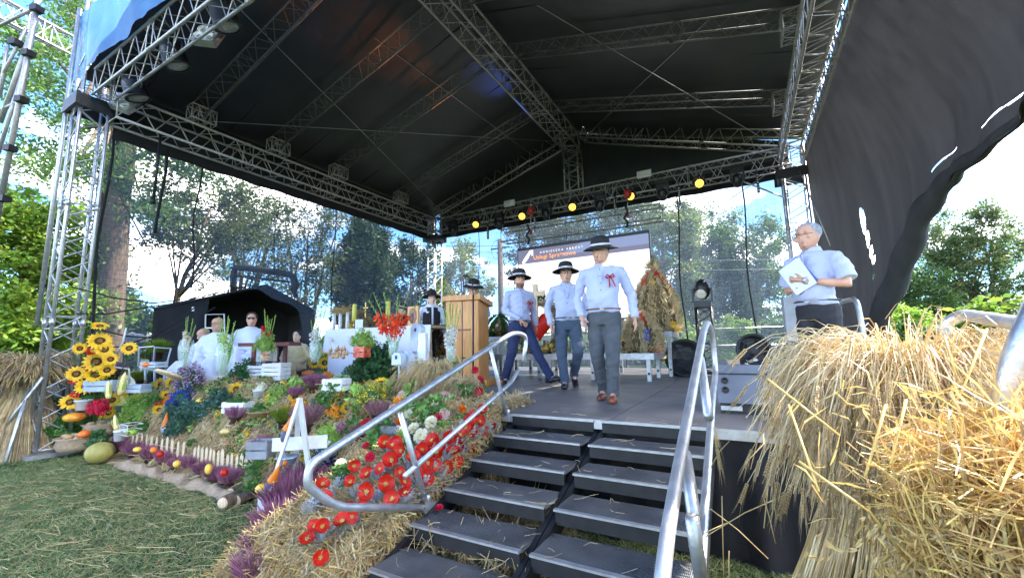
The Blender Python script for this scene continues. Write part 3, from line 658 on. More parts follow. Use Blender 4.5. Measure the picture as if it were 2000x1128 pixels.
# ---------------------------------------------------------------- stage platform
DECKM = mat('stage_plywood', (.19, .172, .158), .48, 0, (.11, .10, .093), 2.2, .25, 60, det=9, spec=.45)
st = thing('stage_platform', 'grey-brown plywood stage platform with black cloth skirt', 'stage')
for i in range(5):
    for j in range(7):
        x0 = -8.6+i*1.9; y0 = 3.34+j*1.03
        a = MB(); a.box((x0+.95, y0+.515, DECK-.03), (1.892, 1.022, .06)); a.build('deck_panel', DECKM, st)
a = MB(); a.box((-3.85, 3.325, DECK-.035), (9.5, .02, .07)); a.build('edge_rail', ALU, st)
for i in range(6):
    for j in (0, 4):
        a = MB(); a.box((-8.4+i*1.85, 3.6+j*1.5, (DECK-.07)/2), (.06, .06, DECK-.07)); a.build('support_leg', ALU, st)
a = MB()
a.grid(lambda u, v: (-1.95+u*2.85, 3.36+.03*math.sin(u*34)*(1-v)+.02*math.sin(u*71), (DECK-.07)*v), 90, 3); a.build('skirt', BLACKF, st)
a = MB(); a.grid(lambda u, v: (.9, 3.36+u*6.8, (DECK-.07)*v), 20, 2); a.build('skirt', BLACKF, st)
for x, y in ((-6, 4.4), (-2, 9.4)): pass
# ---------------------------------------------------------------- stairs
RUB = mat('rubber_tread', (.17, .175, .18), .5, 0, (.085, .09, .095), 4, 1.0, 150, wave=40)
def stairs(name, label, x0, x1, n, grp='flights of the stage stairs'):
    t = thing(name, label, 'stairs', (0, 0, 0), 0, grp)
    for k in range(n):
        y = 3.31-k*.317; z = DECK-.005-k*.113
        tr = MB(); tr.box(((x0+x1)/2, y+.135, z-.012), (x1-x0-.03, .27, .022)); o = tr.build('tread', RUB, t)
        e = MB(); e.box(((x0+x1)/2, y-.006, z-.004), (x1-x0-.02, .03, .012)); e.build('nosing', ALU, o)
        e = MB(); e.box(((x0+x1)/2, y+.004, z-.05), (x1-x0-.03, .016, .075)); e.build('riser_bar', BLACKM, o)
        rb = MB()
        for q in range(9): rb.box(((x0+x1)/2, y+.03+q*.026, z+.0005), (x1-x0-.08, .008, .003))
        rb.build('grip_ridges', RUB, o)
    yb = 3.31-(n-1)*.317-.1; zb = DECK-.06-(n-1)*.113
    for x in (x0, x1):
        a = MB(); dx = .016
        pr = [(3.45, DECK-.05), (3.45, DECK-.17), (yb, zb-.14), (yb, zb-.02)]
        vs = [(x-dx, y, z) for y, z in pr]+[(x+dx, y, z) for y, z in pr]
        a.add(vs, [(0, 1, 2, 3), (7, 6, 5, 4)]+[(i, (i+1) % 4+0, (i+1) % 4+4, i+4) for i in range(4)], 0, False)
        s_ = a.build('stringer', BLACKM, t)
        for k in range(n):
            b = MB(); b.lathe([(.014, 0), (.014, .012), (.004, .014)], 6, Matrix.Translation((x-dx, 3.31-k*.317+.14, DECK-.11-k*.113)) @ Matrix.Rotation(-math.pi/2, 4, 'Y')); b.build('bolt', ALU, s_)
        b = MB(); b.box((x, yb+.05, max(0.01, (zb-.1)/2)), (.05, .05, max(.02, zb-.1))); b.build('foot', BLACKM, t)
stairs('stage_stairs', 'black metal flight with rubber treads next to the poppy bank', -1.875, -1.105, 8)
stairs('stage_stairs', 'black metal flight with rubber treads in front of the black skirt', -1.065, -.27, 7)
# ---------------------------------------------------------------- handrails
def arc(p, q, r, n=6):
    return None
def rail(name, label, loops, r=.025, plates=()):
    t = thing(name, label, 'handrail', (0, 0, 0))
    for i, (nm, pts, rr_) in enumerate(loops):
        P = [Vector(p) for p in pts]; out_ = []
        for k in range(len(P)):               # round the bends
            if 0 < k < len(P)-1:
                a, b, c = P[k-1], P[k], P[k+1]; ra = min(.14, (b-a).length*.45, (c-b).length*.45)
                s, e = b+(a-b).normalized()*ra, b+(c-b).normalized()*ra
                for j in range(7):
                    q = j/6; out_.append(s.lerp(b, q).lerp(b.lerp(e, q), q))
            else: out_.append(P[k])
        a = MB(); a.tube(out_, rr_, 10); a.build(nm, GALV, t)
    for p in plates:
        a = MB(); a.box(p, (.07, .09, .05)); a.lathe([(.02, 0), (.02, .05), (.005, .06)], 6, Matrix.Translation(Vector(p)+Vector((0, 0, .02)))); a.build('clamp', GALV, t)
    return t
xl = -1.93
A0, A1 = onx(600, 925, xl), onx(1003, 645, xl)
rail('stair_handrail', 'bent steel handrail rising beside the red poppies', [
    ('top_rail', [onx(845, 990, xl), onx(655, 990, xl), onx(598, 945, xl), onx(606, 905, xl), onx(660, 870, xl), onx(1003, 648, xl), onx(1030, 655, xl), onx(1022, 705, xl), onx(985, 815-8, xl+0)][:-1], .0215),
    ('mid_rail', [onx(790, 930, xl), onx(1000, 745, xl), onx(1012, 722, xl)], .018),
    ('post', [onx(958, 680, xl), onx(990, 815, xl)] , .018), ('post', [onx(782, 805, xl), onx(833, 985, xl)], .018)], plates=(onx(992, 815, xl), onx(835, 988, xl)))
xr = -.24
rail('stair_handrail', 'bent steel handrail coming down in front of the black skirt', [
    ('top_rail', [onx(1285, 1210, xr), onx(1302, 1050, xr), onx(1322, 930, xr), onx(1374, 645, xr), onx(1383, 628, xr), onx(1392, 655, xr), onx(1398, 725, xr), onx(1392, 770, xr), onx(1370, 1085, xr), onx(1362, 1210, xr)], .0215),
    ('post', [onx(1368, 700, xr), onx(1384, 815, xr+.06)], .022), ('post', [onx(1338, 885, xr), onx(1356, 1010, xr+.05)], .022), ('post', [onx(1352, 1010, xr+.05), onx(1372, 1150, xr+.05)], .022)])
rail('far_handrail', 'short bent handrail end behind the grey-haired man', [('top_rail', [atd(1590, 606, 5.0), atd(1648, 588, 4.5), atd(1673, 582, 4.3), atd(1685, 645, 4.2), atd(1690, 720, 4.2)], .024)])
rail('near_handrail', 'curved steel handrail loop above the golden sheaf before the hazel bush', [
    ('top_rail', [atd(2060, 642, .95), atd(1990, 632, 1.15), atd(1880, 614, 1.55), atd(1840, 635, 1.6), atd(1880, 705, 1.5), atd(1895, 760, 1.5), atd(1900, 1000, 1.5)], .021),
    ('post', [atd(2025, 590, .95), atd(1962, 740, .95), atd(1950, 1000, 1.0)], .021)])
# ---------------------------------------------------------------- people
def fuse(mb, name, mats, voxel, parent=None, it=4, disp=None, keepmat=False):
    me = mb.mesh(name, mats); o = bpy.data.objects.new('fuse', me); COL.objects.link(o)
    r_ = o.modifiers.new('r', 'REMESH'); r_.mode = 'VOXEL'; r_.voxel_size = voxel; r_.use_smooth_shade = True
    s = o.modifiers.new('s', 'SMOOTH'); s.iterations = it; s.factor = .5
    dg = bpy.context.evaluated_depsgraph_get(); dg.update()
    me2 = bpy.data.meshes.new_from_object(o.evaluated_get(dg)); bpy.data.objects.remove(o); me2.name = name
    me2.materials.clear()
    for q in (mats if isinstance(mats, (list, tuple)) else [mats]): me2.materials.append(q)
    me2.polygons.foreach_set('material_index', [0]*len(me2.polygons))
    me2.polygons.foreach_set('use_smooth', [True]*len(me2.polygons))
    if disp:
        n = len(me2.vertices); co = np.empty(n*3, np.float32); no = np.empty(n*3, np.float32)
        me2.vertices.foreach_get('co', co); me2.vertices.foreach_get('normal', no); co = co.reshape(-1, 3); no = no.reshape(-1, 3)
        co += no*disp(co)[:, None]; me2.vertices.foreach_set('co', co.ravel())
    me2.update(); return obj(name, me2, parent)
def folds(amp, sx=1, seed=0, kx=9, kz=14):
    def f(c):
        x, y, z = c[:, 0], c[:, 1], c[:, 2]; s = seed
        w_ = np.sin(x*5+s)*1.3+np.sin(z*4+s*2)*1.1+np.sin(y*7+s)
        a = np.sin((z*kz+x*kx*sx+w_*1.7))*.5+np.sin(z*kz*2.1-x*kx*1.7+w_*2+s)*.3+np.sin(x*31+z*9+w_*3)*.2
        return amp*(np.abs(a)**1.3*np.sign(a))
    return f
def V3(*a): return Vector(a)
def oval(mb, pts, n=14):                     # pts: (centre, rx, ry)
    k = len(pts); vs = []
    for c, rx, ry in pts:
        for j in range(n):
            a = 2*math.pi*j/n; vs.append((c[0]+rx*math.cos(a), c[1]+ry*math.sin(a), c[2]))
    fs = [(i*n+j, i*n+(j+1) % n, (i+1)*n+(j+1) % n, (i+1)*n+j) for i in range(k-1) for j in range(n)]
    fs += [tuple(range(n-1, -1, -1)), tuple((k-1)*n+j for j in range(n))]
    mb.add(vs, fs)
def head_part(mb, T, fat=1.0):
    """head centred on the skull, facing -Y; T places it"""
    def wob(a, i): return 1
    n = 20; prof = []
    rows = [(-.118, .030, .034, -.040), (-.108, .045, .050, -.032), (-.088, .058, .066, -.022), (-.060, .066, .078, -.012), (-.03, .071, .088, -.004), (0, .074, .094, 0), (.03, .076, .098, .004), (.06, .074, .097, .006), (.085, .064, .084, .008), (.105, .045, .060, .010), (.116, .02, .03, .012)]
    vs = []
    for z, rx, ry, cy in rows:
        for j in range(n):
            a = 2*math.pi*j/n; x = math.cos(a)*rx*fat; y = math.sin(a)*ry+cy
            if y < 0: y *= 1-.06*abs(math.cos(a))
            vs.append((x, y, z))
    k = len(rows)
    fs = [(i*n+j, i*n+(j+1) % n, (i+1)*n+(j+1) % n, (i+1)*n+j) for i in range(k-1) for j in range(n)]+[tuple(range(n-1, -1, -1)), tuple((k-1)*n+j for j in range(n))]
    mb.add(vs, fs, 0, True, T)
    mb.tube([(0, -.088, .022), (0, -.100, .0), (0, -.116, -.024), (0, -.100, -.034)], [.008, .010, .015, .008], 8, M=T)      # nose
    mb.ball((0, -.094, -.058), (.024, .012, .008), 8, T); mb.ball((0, -.092, -.068), (.020, .012, .008), 8, T)               # lips
    mb.ball((0, -.084, -.098), (.022, .016, .016), 8, T)                                                                        # chin
    for s in (-1, 1):
        mb.ball((s*.030, -.082, .034), (.022, .014, .007), 8, T)      # brow
        mb.ball((s*.040, -.068, -.012), (.020, .018, .016), 8, T)      # cheek
        mb.ball((s*.077*fat, .006, -.008), (.010, .018, .032), 8, T)   # ear
def hand(mb, W, d, side, curl=.5, pm=None):
    """hand rooted at wrist W, pointing along d, palm normal pm"""
    d = Vector(d).normalized(); pm = Vector(pm) if pm else Vector((side, 0, 0)); pm = (pm-d*pm.dot(d)).normalized(); ac = d.cross(pm)
    def L_(a, b, c): return Vector(W)+d*a+ac*b+pm*c
    mb.tube([L_(-.02, 0, 0), L_(.02, 0, 0), L_(.055, 0, 0), L_(.09, 0, .003)], [.027, .032, .040, .036], 10, flat=.48)
    for i, (b, ln) in enumerate(((-.030, .062), (-.010, .072), (.010, .068), (.029, .054))):
        p = [L_(.08, b*.9, 0)]; an = 0; q = p[0]
        for s_ in (.42, .33, .25):
            an += curl*.55; q = q+(d*math.cos(an)+pm*math.sin(an)+ac*b*.6)*ln*s_; p.append(q)
        mb.tube(p, [.0098, .0092, .0085, .007], 7)
    sgn = -1
    mb.tube([L_(.015, sgn*.028, .004), L_(.045, sgn*.048, .014), L_(.075, sgn*.055, .022)], [.014, .011, .0085], 7)
DEF = dict(h=1.72, shz=1.42, sw=.195, fat=1.0)
HATB = mat('black_felt', (.022, .020, .024), .9, 0, (.013, .012, .015), 9, .3, 60)
BAND = mat('white_band', (.75, .72, .72), .7)
DENIM = mat('navy_trousers', (.022, .035, .10), .85, 0, (.015, .024, .07), 5, .3, 60)
BLUEG = mat('slate_blue_trousers', (.060, .085, .125), .85, 0, (.045, .065, .10), 6, .3, 70)
GREYT = mat('grey_trousers', (.085, .092, .098), .85, 0, (.062, .068, .074), 8, .3, 80)
LEATH = mat('brown_leather', (.26, .075, .025), .38, 0, (.15, .04, .015), 8, .1)
BLKL = mat('black_leather', (.015, .015, .017), .3)
SHIRT = mat('shirt_cotton', (.48, .51, .67), .8, 0, (.42, .45, .61), 3, .25, 40, sheen=.2)
EYEW = mat('eye_white', (.6, .57, .53), .3); IRIS = mat('dark_iris', (.03, .018, .01), .2); LIP = mat('lip', (.42, .15, .11), .5); BROW = mat('brow_hair', (.06, .035, .02), .9)
GREYH = mat('grey_hair', (.42, .43, .46), .8, 0, (.24, .25, .28), 40, .6, 120); FAIRH = mat('fair_hair', (.48, .34, .18), .8, 0, (.35, .22, .1), 40, .5, 120); DARKH = mat('dark_hair', (.025, .016, .012), .7, 0, (.015, .01, .008), 40, .5, 120)
def person(label, P, rz, legs=None, arms=None, head=(0, 0, 0), shirt=SHIRT, trous=DENIM, shoe=BLKL, skin=SKIN, hat=True, hair=None, glasses=None, s=1, tw=0, belly=0, short=False, voxel=.0085, belt=True, group=None, curls=(.5, .5), bow=None, vest=None, beard=False, lean=0, pms=(None, None), skip_legs=False, robe=None, robeh=None, sunglasses=False, loc_z=None, hatband=True, tails=0):
    """standing figure 1.72 m tall before scale s, facing -Y; legs: per side (hip, knee, ankle, toe direction); arms: (shoulder, elbow, wrist, hand direction)"""
    t = thing('person', label, 'person', P, rz, group); t.scale = (s, s, s)
    lg = legs or [(V3(-.09, 0, .90), V3(-.10, -.03, .48), V3(-.11, 0, .085), V3(-.1, -1, 0)), (V3(.09, 0, .90), V3(.10, -.03, .48), V3(.11, 0, .085), V3(.1, -1, 0))]
    ar = arms or [(V3(-.19, 0, 1.40), V3(-.26, .02, 1.12), V3(-.26, -.08, .87), V3(0, -.15, -1)), (V3(.19, 0, 1.40), V3(.26, .02, 1.12), V3(.26, -.08, .87), V3(0, -.15, -1))]
    b = MB(); ly = lean
    nb = V3(0, .01+ly, 1.44); HC = V3(0, -.02+ly*1.15, 1.60)
    TH = Matrix.Translation(HC) @ Matrix.Rotation(head[0], 4, 'Z') @ Matrix.Rotation(head[1], 4, 'X') @ Matrix.Rotation(head[2], 4, 'Y') @ Matrix.Scale(1.07, 4)
    head_part(b, TH, 1)
    b.tube([nb+V3(0, 0, -.06), nb+V3(0, -.0, .02), HC+V3(0, .012, -.05)], [.065, .056, .054], 12)
    oval(b, [(V3(0, 0, .86), .13, .09), (V3(0, 0, .95), .15, .10), (V3(0, ly*.3, 1.08), .13, .095), (V3(0, ly*.7, 1.25), .15, .105), (V3(0, ly, 1.36), .135, .085), (V3(0, ly, 1.44), .06, .055)])
    for (S, E, W_, hd), sd, cu, pm in zip(ar, (1, -1), curls, pms):
        S, E, W_ = Vector(S), Vector(E), Vector(W_)
        b.tube([Vector((S.x*.4, S.y, S.z-.03)), Vector((S.x*.9, S.y, S.z-.05)), S.lerp(E, .35), S.lerp(E, .8), E, E.lerp(W_, .3), E.lerp(W_, .75), W_], [.045, .045, .042, .040, .038, .040, .030, .026], 10)
        hand(b, W_, hd, sd, cu, pm)
    if not skip_legs:
        for H_, K, A, T_ in lg:
            b.tube([H_, H_.lerp(K, .4), K, K.lerp(A, .35), A], [.085, .072, .05, .05, .034], 10)
            b.tube([A+V3(0, 0, 0), A+T_.normalized()*.1-V3(0, 0, .04)], [.035, .03], 8)
    fuse(b, 'body', skin, voxel, t, 3)
    # clothes
    c = MB()
    if robe is None:
        bl = belly
        sec = [(V3(0, -.0, .93), .172, .122), (V3(0, -bl*.6, .99), .170, .128+bl*.5), (V3(0, ly*.3-bl, 1.08), .168, .125+bl), (V3(0, ly*.7-bl*.5, 1.22), .178, .128+bl*.4), (V3(0, ly, 1.32), .188, .125), (V3(0, ly, 1.375), .172, .110), (V3(0, ly+.005, 1.43), .115, .088), (V3(0, ly+.005, 1.462), .074, .072), (V3(0, ly+.005, 1.475), .064, .064)]
        if tails: sec = [(V3(0, 0, .93-tails), .185, .13)]+sec
        oval(c, sec, 18)
    else:
        oval(c, [(V3(0, -.04, robeh[0]), robeh[1], robeh[2]), (V3(0, -.03, robeh[0]+.25), robeh[1]*.9, robeh[2]*.9), (V3(0, ly*.3, 1.02), .19, .15), (V3(0, ly*.7, 1.22), .195, .14), (V3(0, ly, 1.34), .20, .13), (V3(0, ly, 1.41), .16, .11), (V3(0, ly+.005, 1.47), .072, .07)], 18)
    for S, E, W_, hd in ar:
        S, E, W_ = Vector(S), Vector(E), Vector(W_)
        if short: c.tube([Vector((S.x*.35, S.y, S.z+.02)), Vector((S.x*.97, S.y, S.z-.022)), S.lerp(E, .35), S.lerp(E, .85)], [.055, .074, .076, .082], 12)
        elif robe is not None: c.tube([Vector((S.x*.35, S.y, S.z+.02)), Vector((S.x*.97, S.y, S.z-.025)), S.lerp(E, .5), E, E.lerp(W_, .5), E.lerp(W_, .95)], [.055, .072, .074, .075, .075, .085], 12)
        else: c.tube([Vector((S.x*.35, S.y, S.z+.02)), Vector((S.x*.97, S.y, S.z-.022)), S.lerp(E, .35), S.lerp(E, .8), E, E.lerp(W_, .35), E.lerp(W_, .8), E.lerp(W_, .97)], [.055, .063, .059, .053, .053, .050, .044, .040], 12)
    fuse(c, 'shirt' if robe is None else 'robe', robe or shirt, voxel*1.15, t, 3, folds(.010, seed=P[0]*3, kx=20, kz=34))
    if robe is None:
        c = MB()
        c.add(*_collar(ly), 0, True); c.build('collar', shirt, t)
        c = MB(); c.box((0, ly*.5-.128-belly*.8, 1.2), (.028, .012, .42)); pk = c.build('placket', shirt, t)
        for i in range(6): c = MB(); c.ball((0, ly*.55-.137-belly*.8, 1.02+i*.075), (.006, .004, .006), 6); c.build('button', IRIS, pk)
    if not skip_legs and robe is None:
        c = MB(); oval(c, [(V3(0, 0, .80), .165, .12), (V3(0, 0, .88), .182, .128), (V3(0, 0, .965), .172, .124)], 16)
        for H_, K, A, T_ in lg:
            c.tube([H_+V3(0, 0, .02), H_.lerp(K, .4), K, K.lerp(A, .4), A+V3(0, 0, .03), A+V3(0, .005, -.02)], [.100, .095, .078, .068, .064, .068], 12)
        fuse(c, 'trousers', trous, voxel*1.2, t, 3, folds(.006, .3, seed=P[1]*2, kz=42))
        if belt:
            c = MB(); c.tube([(.176*math.cos(a*math.pi/12), .129*math.sin(a*math.pi/12)-belly*.35*max(0, -math.sin(a*math.pi/12)), .972) for a in range(25)], .019, 6, flat=.45); bo = c.build('belt', LEATH if shoe is LEATH else BLKL, t)
            c = MB(); c.box((0, -.135-belly*.35, .972), (.04, .012, .032)); c.build('buckle', ALU, bo)
    if not skip_legs:
        for H_, K, A, T_ in lg:
            d = T_.normalized(); c = MB(); sd = d.cross(V3(0, 0, 1)).normalized()
            base = A-V3(0, 0, .05)
            c.tube([base-d*.075, base-d*.05, base+d*.03, base+d*.12, base+d*.185, base+d*.205], [.03, .042, .046, .046, .036, .014], 12, flat=1)
            M_ = Matrix.Identity(4)
            vs = [Vector((v[0], v[1], v[2])) for v in c.v]
            mz_ = base.z
            c.v = [(v.x, v.y, max(v.z, mz_-.032) if d.z > -.2 else v.z) for v in vs]
            c.tube([A+V3(0, 0, .05), A-V3(0, 0, .03)], [.05, .048], 10)
            fuse(c, 'shoe', shoe, .008, t, 2)
    # face
    for sx in (-1, 1):
        e = MB(); e.ball((sx*.030, -.0885, .016), (.013, .006, .0065), 8, TH); eo = e.build('eye', EYEW, t)
        e = MB(); e.ball((sx*.030, -.0935, .016), (.0062, .0035, .0060), 8, TH); e.build('iris', IRIS, eo)
        e = MB(); e.tube([TH @ V3(sx*.014, -.0985, .034), TH @ V3(sx*.03, -.099, .041), TH @ V3(sx*.05, -.088, .035)], .0042, 6); e.build('eyebrow', BROW if hair is not GREYH else GREYH, t)
    e = MB(); e.tube([TH @ V3(-.024, -.0985, -.063), TH @ V3(0, -.1085, -.0625), TH @ V3(.024, -.0985, -.063)], [.002, .005, .002], 6); e.build('mouth', LIP, t)
    if beard:
        e = MB(); e.grid(lambda u, v: TH @ V3(math.sin((u-.5)*2.9)*(.064-.018*v), -.022-.02*v-math.cos((u-.5)*2.9)*(.074-.012*v), -.045-.062*v), 14, 6); e.build('stubble', mat('stubble', (.20, .11, .07), .9), t)
    if hair:
        e = MB(); e.ball((0, .022 if hat else .021, .036 if hat else .047), (.084, .099, .094) if hat else (.088, .101, .090), 18, TH @ Matrix.Rotation(-.35 if hat else -.12, 4, 'X')); hd_ = e.build('hair', hair, t)
    if glasses or sunglasses:
        e = MB()
        for sx in (-1, 1):
            if sunglasses: e.ball((sx*.031, -.105, .014), (.026, .006, .018), 12, TH)
            else: e.tube([TH @ V3(sx*.031+.024*math.cos(q*math.pi/6), -.106, .014+.016*math.sin(q*math.pi/6)) for q in range(13)], .0022, 5)
            e.tube([TH @ V3(sx*.055, -.103, .018), TH @ V3(sx*.082, .01, .012)], .0022, 5)
        e.tube([TH @ V3(-.008, -.107, .018), TH @ V3(.008, -.107, .018)], .0022, 5)
        e.build('glasses', BLACKP, t)
    if hat: make_hat(TH, t, hatband)
    if bow:
        q = Vector(bow); e = MB()
        for sx in (-1, 1):
            e.tube([q, q+V3(sx*.030, -.012, .022), q+V3(sx*.046, -.006, -.004), q+V3(sx*.026, -.01, -.014), q], [.010, .021, .024, .020, .010], 6, flat=.4)
            e.tube([q, q+V3(sx*.018+.008, -.008, -.05), q+V3(sx*.030+.022, -.004, -.115)], [.010, .018, .017], 6, flat=.3)
        e.ball(q, .011, 8); e.build('ribbon_bow', RED, t)
    return t, TH
def _collar(ly):
    n = 20; vs = []
    for z, r_ in ((1.455, .068), (1.495, .064), (1.492, .072), (1.450, .088)):
        for j in range(n+1):
            a = -math.pi/2+.22+(2*math.pi-.44)*j/n; k = 1+.25*max(0, math.cos(a+math.pi/2))*(1 if r_ > .08 else 0)
            vs.append((r_*k*math.cos(a), ly+.006+r_*k*math.sin(a), z-(.022*max(0, -math.sin(a))*(1 if r_ > .07 else .4))))
    fs = [(i*(n+1)+j, i*(n+1)+j+1, (i+1)*(n+1)+j+1, (i+1)*(n+1)+j) for i in range(3) for j in range(n)]
    return vs, fs
def make_hat(TH, t, band=True, tilt=-.1, s=1.03):
    T = TH @ Matrix.Translation((0, .012, .060)) @ Matrix.Rotation(tilt, 4, 'X') @ Matrix.Scale(s, 4)
    h = MB()
    h.lathe([(.093, .0), (.135, -.010), (.172, -.026), (.176, -.022), (.140, -.002), (.098, .010), (.094, .045), (.089, .078), (.074, .102), (.04, .116), (.005, .118)], 28, T, wob=lambda a, i: 1+.02*math.sin(2*a+1)+(.02*math.sin(3*a) if i in (1, 2, 3, 4) else 0))
    ho = h.build('hat', HATB, t)
    if band:
        h = MB(); h.lathe([(.0985, .012), (.101, .012), (.0985, .034), (.0955, .034)], 28, T); h.build('hat_band', BAND, ho)
    return ho
def Dk(x, y): return onz(x, y, DECK)
def tocam(P, off=0):
    return math.atan2(-P.x, P.y)*-1*-1 if False else math.atan2(EYE[0]-P.x, -(EYE[1]-P.y))+off
# front man
P = Dk(1187, 782)
person('tall man in front in grey trousers and brown shoes, looking down aside', P, tocam(P, -.12),
    legs=[(V3(-.09, 0, .90), V3(-.085, -.02, .48), V3(-.06, .16, .085), V3(-.12, -1, -.1)), (V3(.09, 0, .90), V3(.085, -.10, .50), V3(.07, -.10, .085), V3(.05, -1, 0))],
    arms=[(V3(-.205, 0, 1.39), V3(-.285, .04, 1.11), V3(-.225, -.10, .885), V3(.25, -.35, -1)), (V3(.205, 0, 1.39), V3(.30, .05, 1.11), V3(.33, -.02, .86), V3(.02, -.05, -1))],
    head=(-.42, .26, .05), shirt=SHIRT, trous=GREYT, shoe=LEATH, s=1.0, belly=.025, bow=(.105, -.150, 1.31), curls=(.7, .4), pms=(V3(.6, -.8, 0), V3(-1, 0, 0)), hair=DARKH)
P = Dk(1113, 757)
person('young man with glasses and wide black hat walking between the other two, blue trousers', P, tocam(P, .05),
    legs=[(V3(-.09, 0, .90), V3(-.10, -.05, .48), V3(-.07, -.08, .085), V3(-.15, -1, 0)), (V3(.09, 0, .90), V3(.13, -.10, .50), V3(.08, .22, .16), V3(.1, -1, -.8))],
    arms=[(V3(-.20, 0, 1.39), V3(-.28, .05, 1.11), V3(-.24, -.10, .87), V3(.1, -.3, -1)), (V3(.20, 0, 1.39), V3(.27, .06, 1.12), V3(.27, .10, .87), V3(0, .1, -1))],
    head=(.06, .05, 0), trous=BLUEG, glasses=True, s=1.0, belly=.03, hair=DARKH, curls=(.6, .4))
P = Dk(1018, 752)
person('bearded man in black hat and navy trousers striding behind the bent handrail', P, tocam(P, .35),
    legs=[(V3(-.09, 0, .90), V3(-.14, .0, .49), V3(-.20, .16, .10), V3(-.3, -1, -.15)), (V3(.09, 0, .90), V3(.20, -.14, .52), V3(.36, -.26, .12), V3(.5, -1, .25))],
    arms=[(V3(-.195, 0, 1.39), V3(-.25, -.02, 1.12), V3(-.06, -.20, .98), V3(.6, -.4, -.7)), (V3(.195, 0, 1.39), V3(.26, .08, 1.13), V3(.30, .10, .90), V3(.1, .1, -1))],
    head=(-.12, .03, 0), s=1.0, bow=(.13, -.125, 1.24), beard=True, hair=DARKH, curls=(.6, .4), pms=(V3(.3, 1, 0), None))
# grey-haired announcer
P = V3(.60, 4.72, DECK)
an, TH = person('grey-haired man with glasses in short-sleeved light blue shirt clasping white papers', P, tocam(P, -.50), 
    arms=[(V3(-.20, 0, 1.38), V3(-.27, .02, 1.10), V3(-.10, -.18, 1.08), V3(.9, -.2, .2)), (V3(.20, 0, 1.38), V3(.30, -.04, 1.10), V3(.02, -.235, 1.16), V3(-1, -.08, .22))],
    head=(-.75, .10, 0), shirt=SHIRT, trous=mat('charcoal_trousers', (.02, .02, .024), .8), hat=False, hair=GREYH, glasses=True, short=True, s=.98, belly=.05, curls=(.5, .9), pms=(None, V3(0, 1, .1)))
c = MB(); T = Matrix.Translation((-.03, -.215, 1.18)) @ Matrix.Rotation(.0, 4, 'Z') @ Matrix.Rotation(-.52, 4, 'Y')
c.box((0, 0, 0), (.20, .006, .28)); 
pp = thing('papers', 'white sheets held against the chest of the grey-haired man', 'papers', M=Matrix.Translation(P) @ Matrix.Rotation(tocam(P, -.50), 4, 'Z') @ T)
c.build('sheet', WHITEC, pp); c = MB(); c.box((.012, -.005, -.01), (.20, .003, .28), M=Matrix.Rotation(.05, 4, 'Y')); c.build('sheet', WHITEC, pp)
c = MB(); c.box((.012, .006, .0), (.20, .006, .29), M=Matrix.Rotation(-.08, 4, 'Y')); c.build('folder', mat('blue_folder', (.04, .12, .4), .5), pp)
c = MB(); c.lathe([(.030, -.012), (.034, -.012), (.034, .012), (.030, .012)], 14, Matrix.Translation((.055, -.232, 1.152)) @ Matrix.Rotation(math.pi/2, 4, 'Y')); c.ball((.055, -.262, 1.155), (.016, .008, .018), 10); c.build('wristwatch', ALU, an)
# speaker behind the lectern
P = ony(925, 700, 6.35); P.z = DECK
person('man with sunglasses and black hat reading behind the wooden lectern', P, tocam(P, .12), head=(.15, .42, 0), sunglasses=True, s=1.03, hair=DARKH, voxel=.011, arms=[(V3(-.19, -.05, 1.38), V3(-.25, -.1, 1.12), V3(-.12, -.3, 1.1), V3(0, -1, 0)), (V3(.19, -.05, 1.38), V3(.25, -.1, 1.12), V3(.12, -.3, 1.1), V3(0, -1, 0))])
# boy in vest
P = ony(842, 700, 6.55); P.z = DECK
VEST = mat('black_vest', (.014, .013, .016), .8); EMB = mat('embroidery', (.30, .05, .04), .7, 0, (.02, .02, .02), 60)
bo, TH = person('boy in black hat, white shirt and black embroidered vest beside the altar', P, tocam(P, .15), head=(.1, 0, 0), shirt=WHITEC, trous=BLKL, skin=SKINP, s=.98, hair=DARKH, voxel=.011, hatband=False)
c = MB(); oval(c, [(V3(0, 0, .90), .186, .136), (V3(0, 0, 1.1), .180, .138), (V3(0, 0, 1.30), .194, .136), (V3(0, .012, 1.42), .15, .112)], 18)
vs = fuse(c, 'vest', VEST, .014, bo, 3)
c = MB(); c.box((0, -.130, 1.2), (.035, .03, .56)); c.build('shirt_front', WHITEC, bo)
c = MB()
for k in range(8): c.ball((.055, -.134, 1.0+k*.028), .009, 6); c.ball((-.055, -.134, 1.0+k*.028), .009, 6)
c.build('embroidery', EMB, vs)
P = ony(782, 700, 7.4); P.z = DECK
person('fair-haired person in dark hat turned aside behind the orange gladioli', P, tocam(P, .9), head=(.35, .35, 0), shirt=mat('dark_jacket', (.04, .04, .05), .8), trous=BLKL, skin=SKINP, s=.93, hair=FAIRH, voxel=.012)
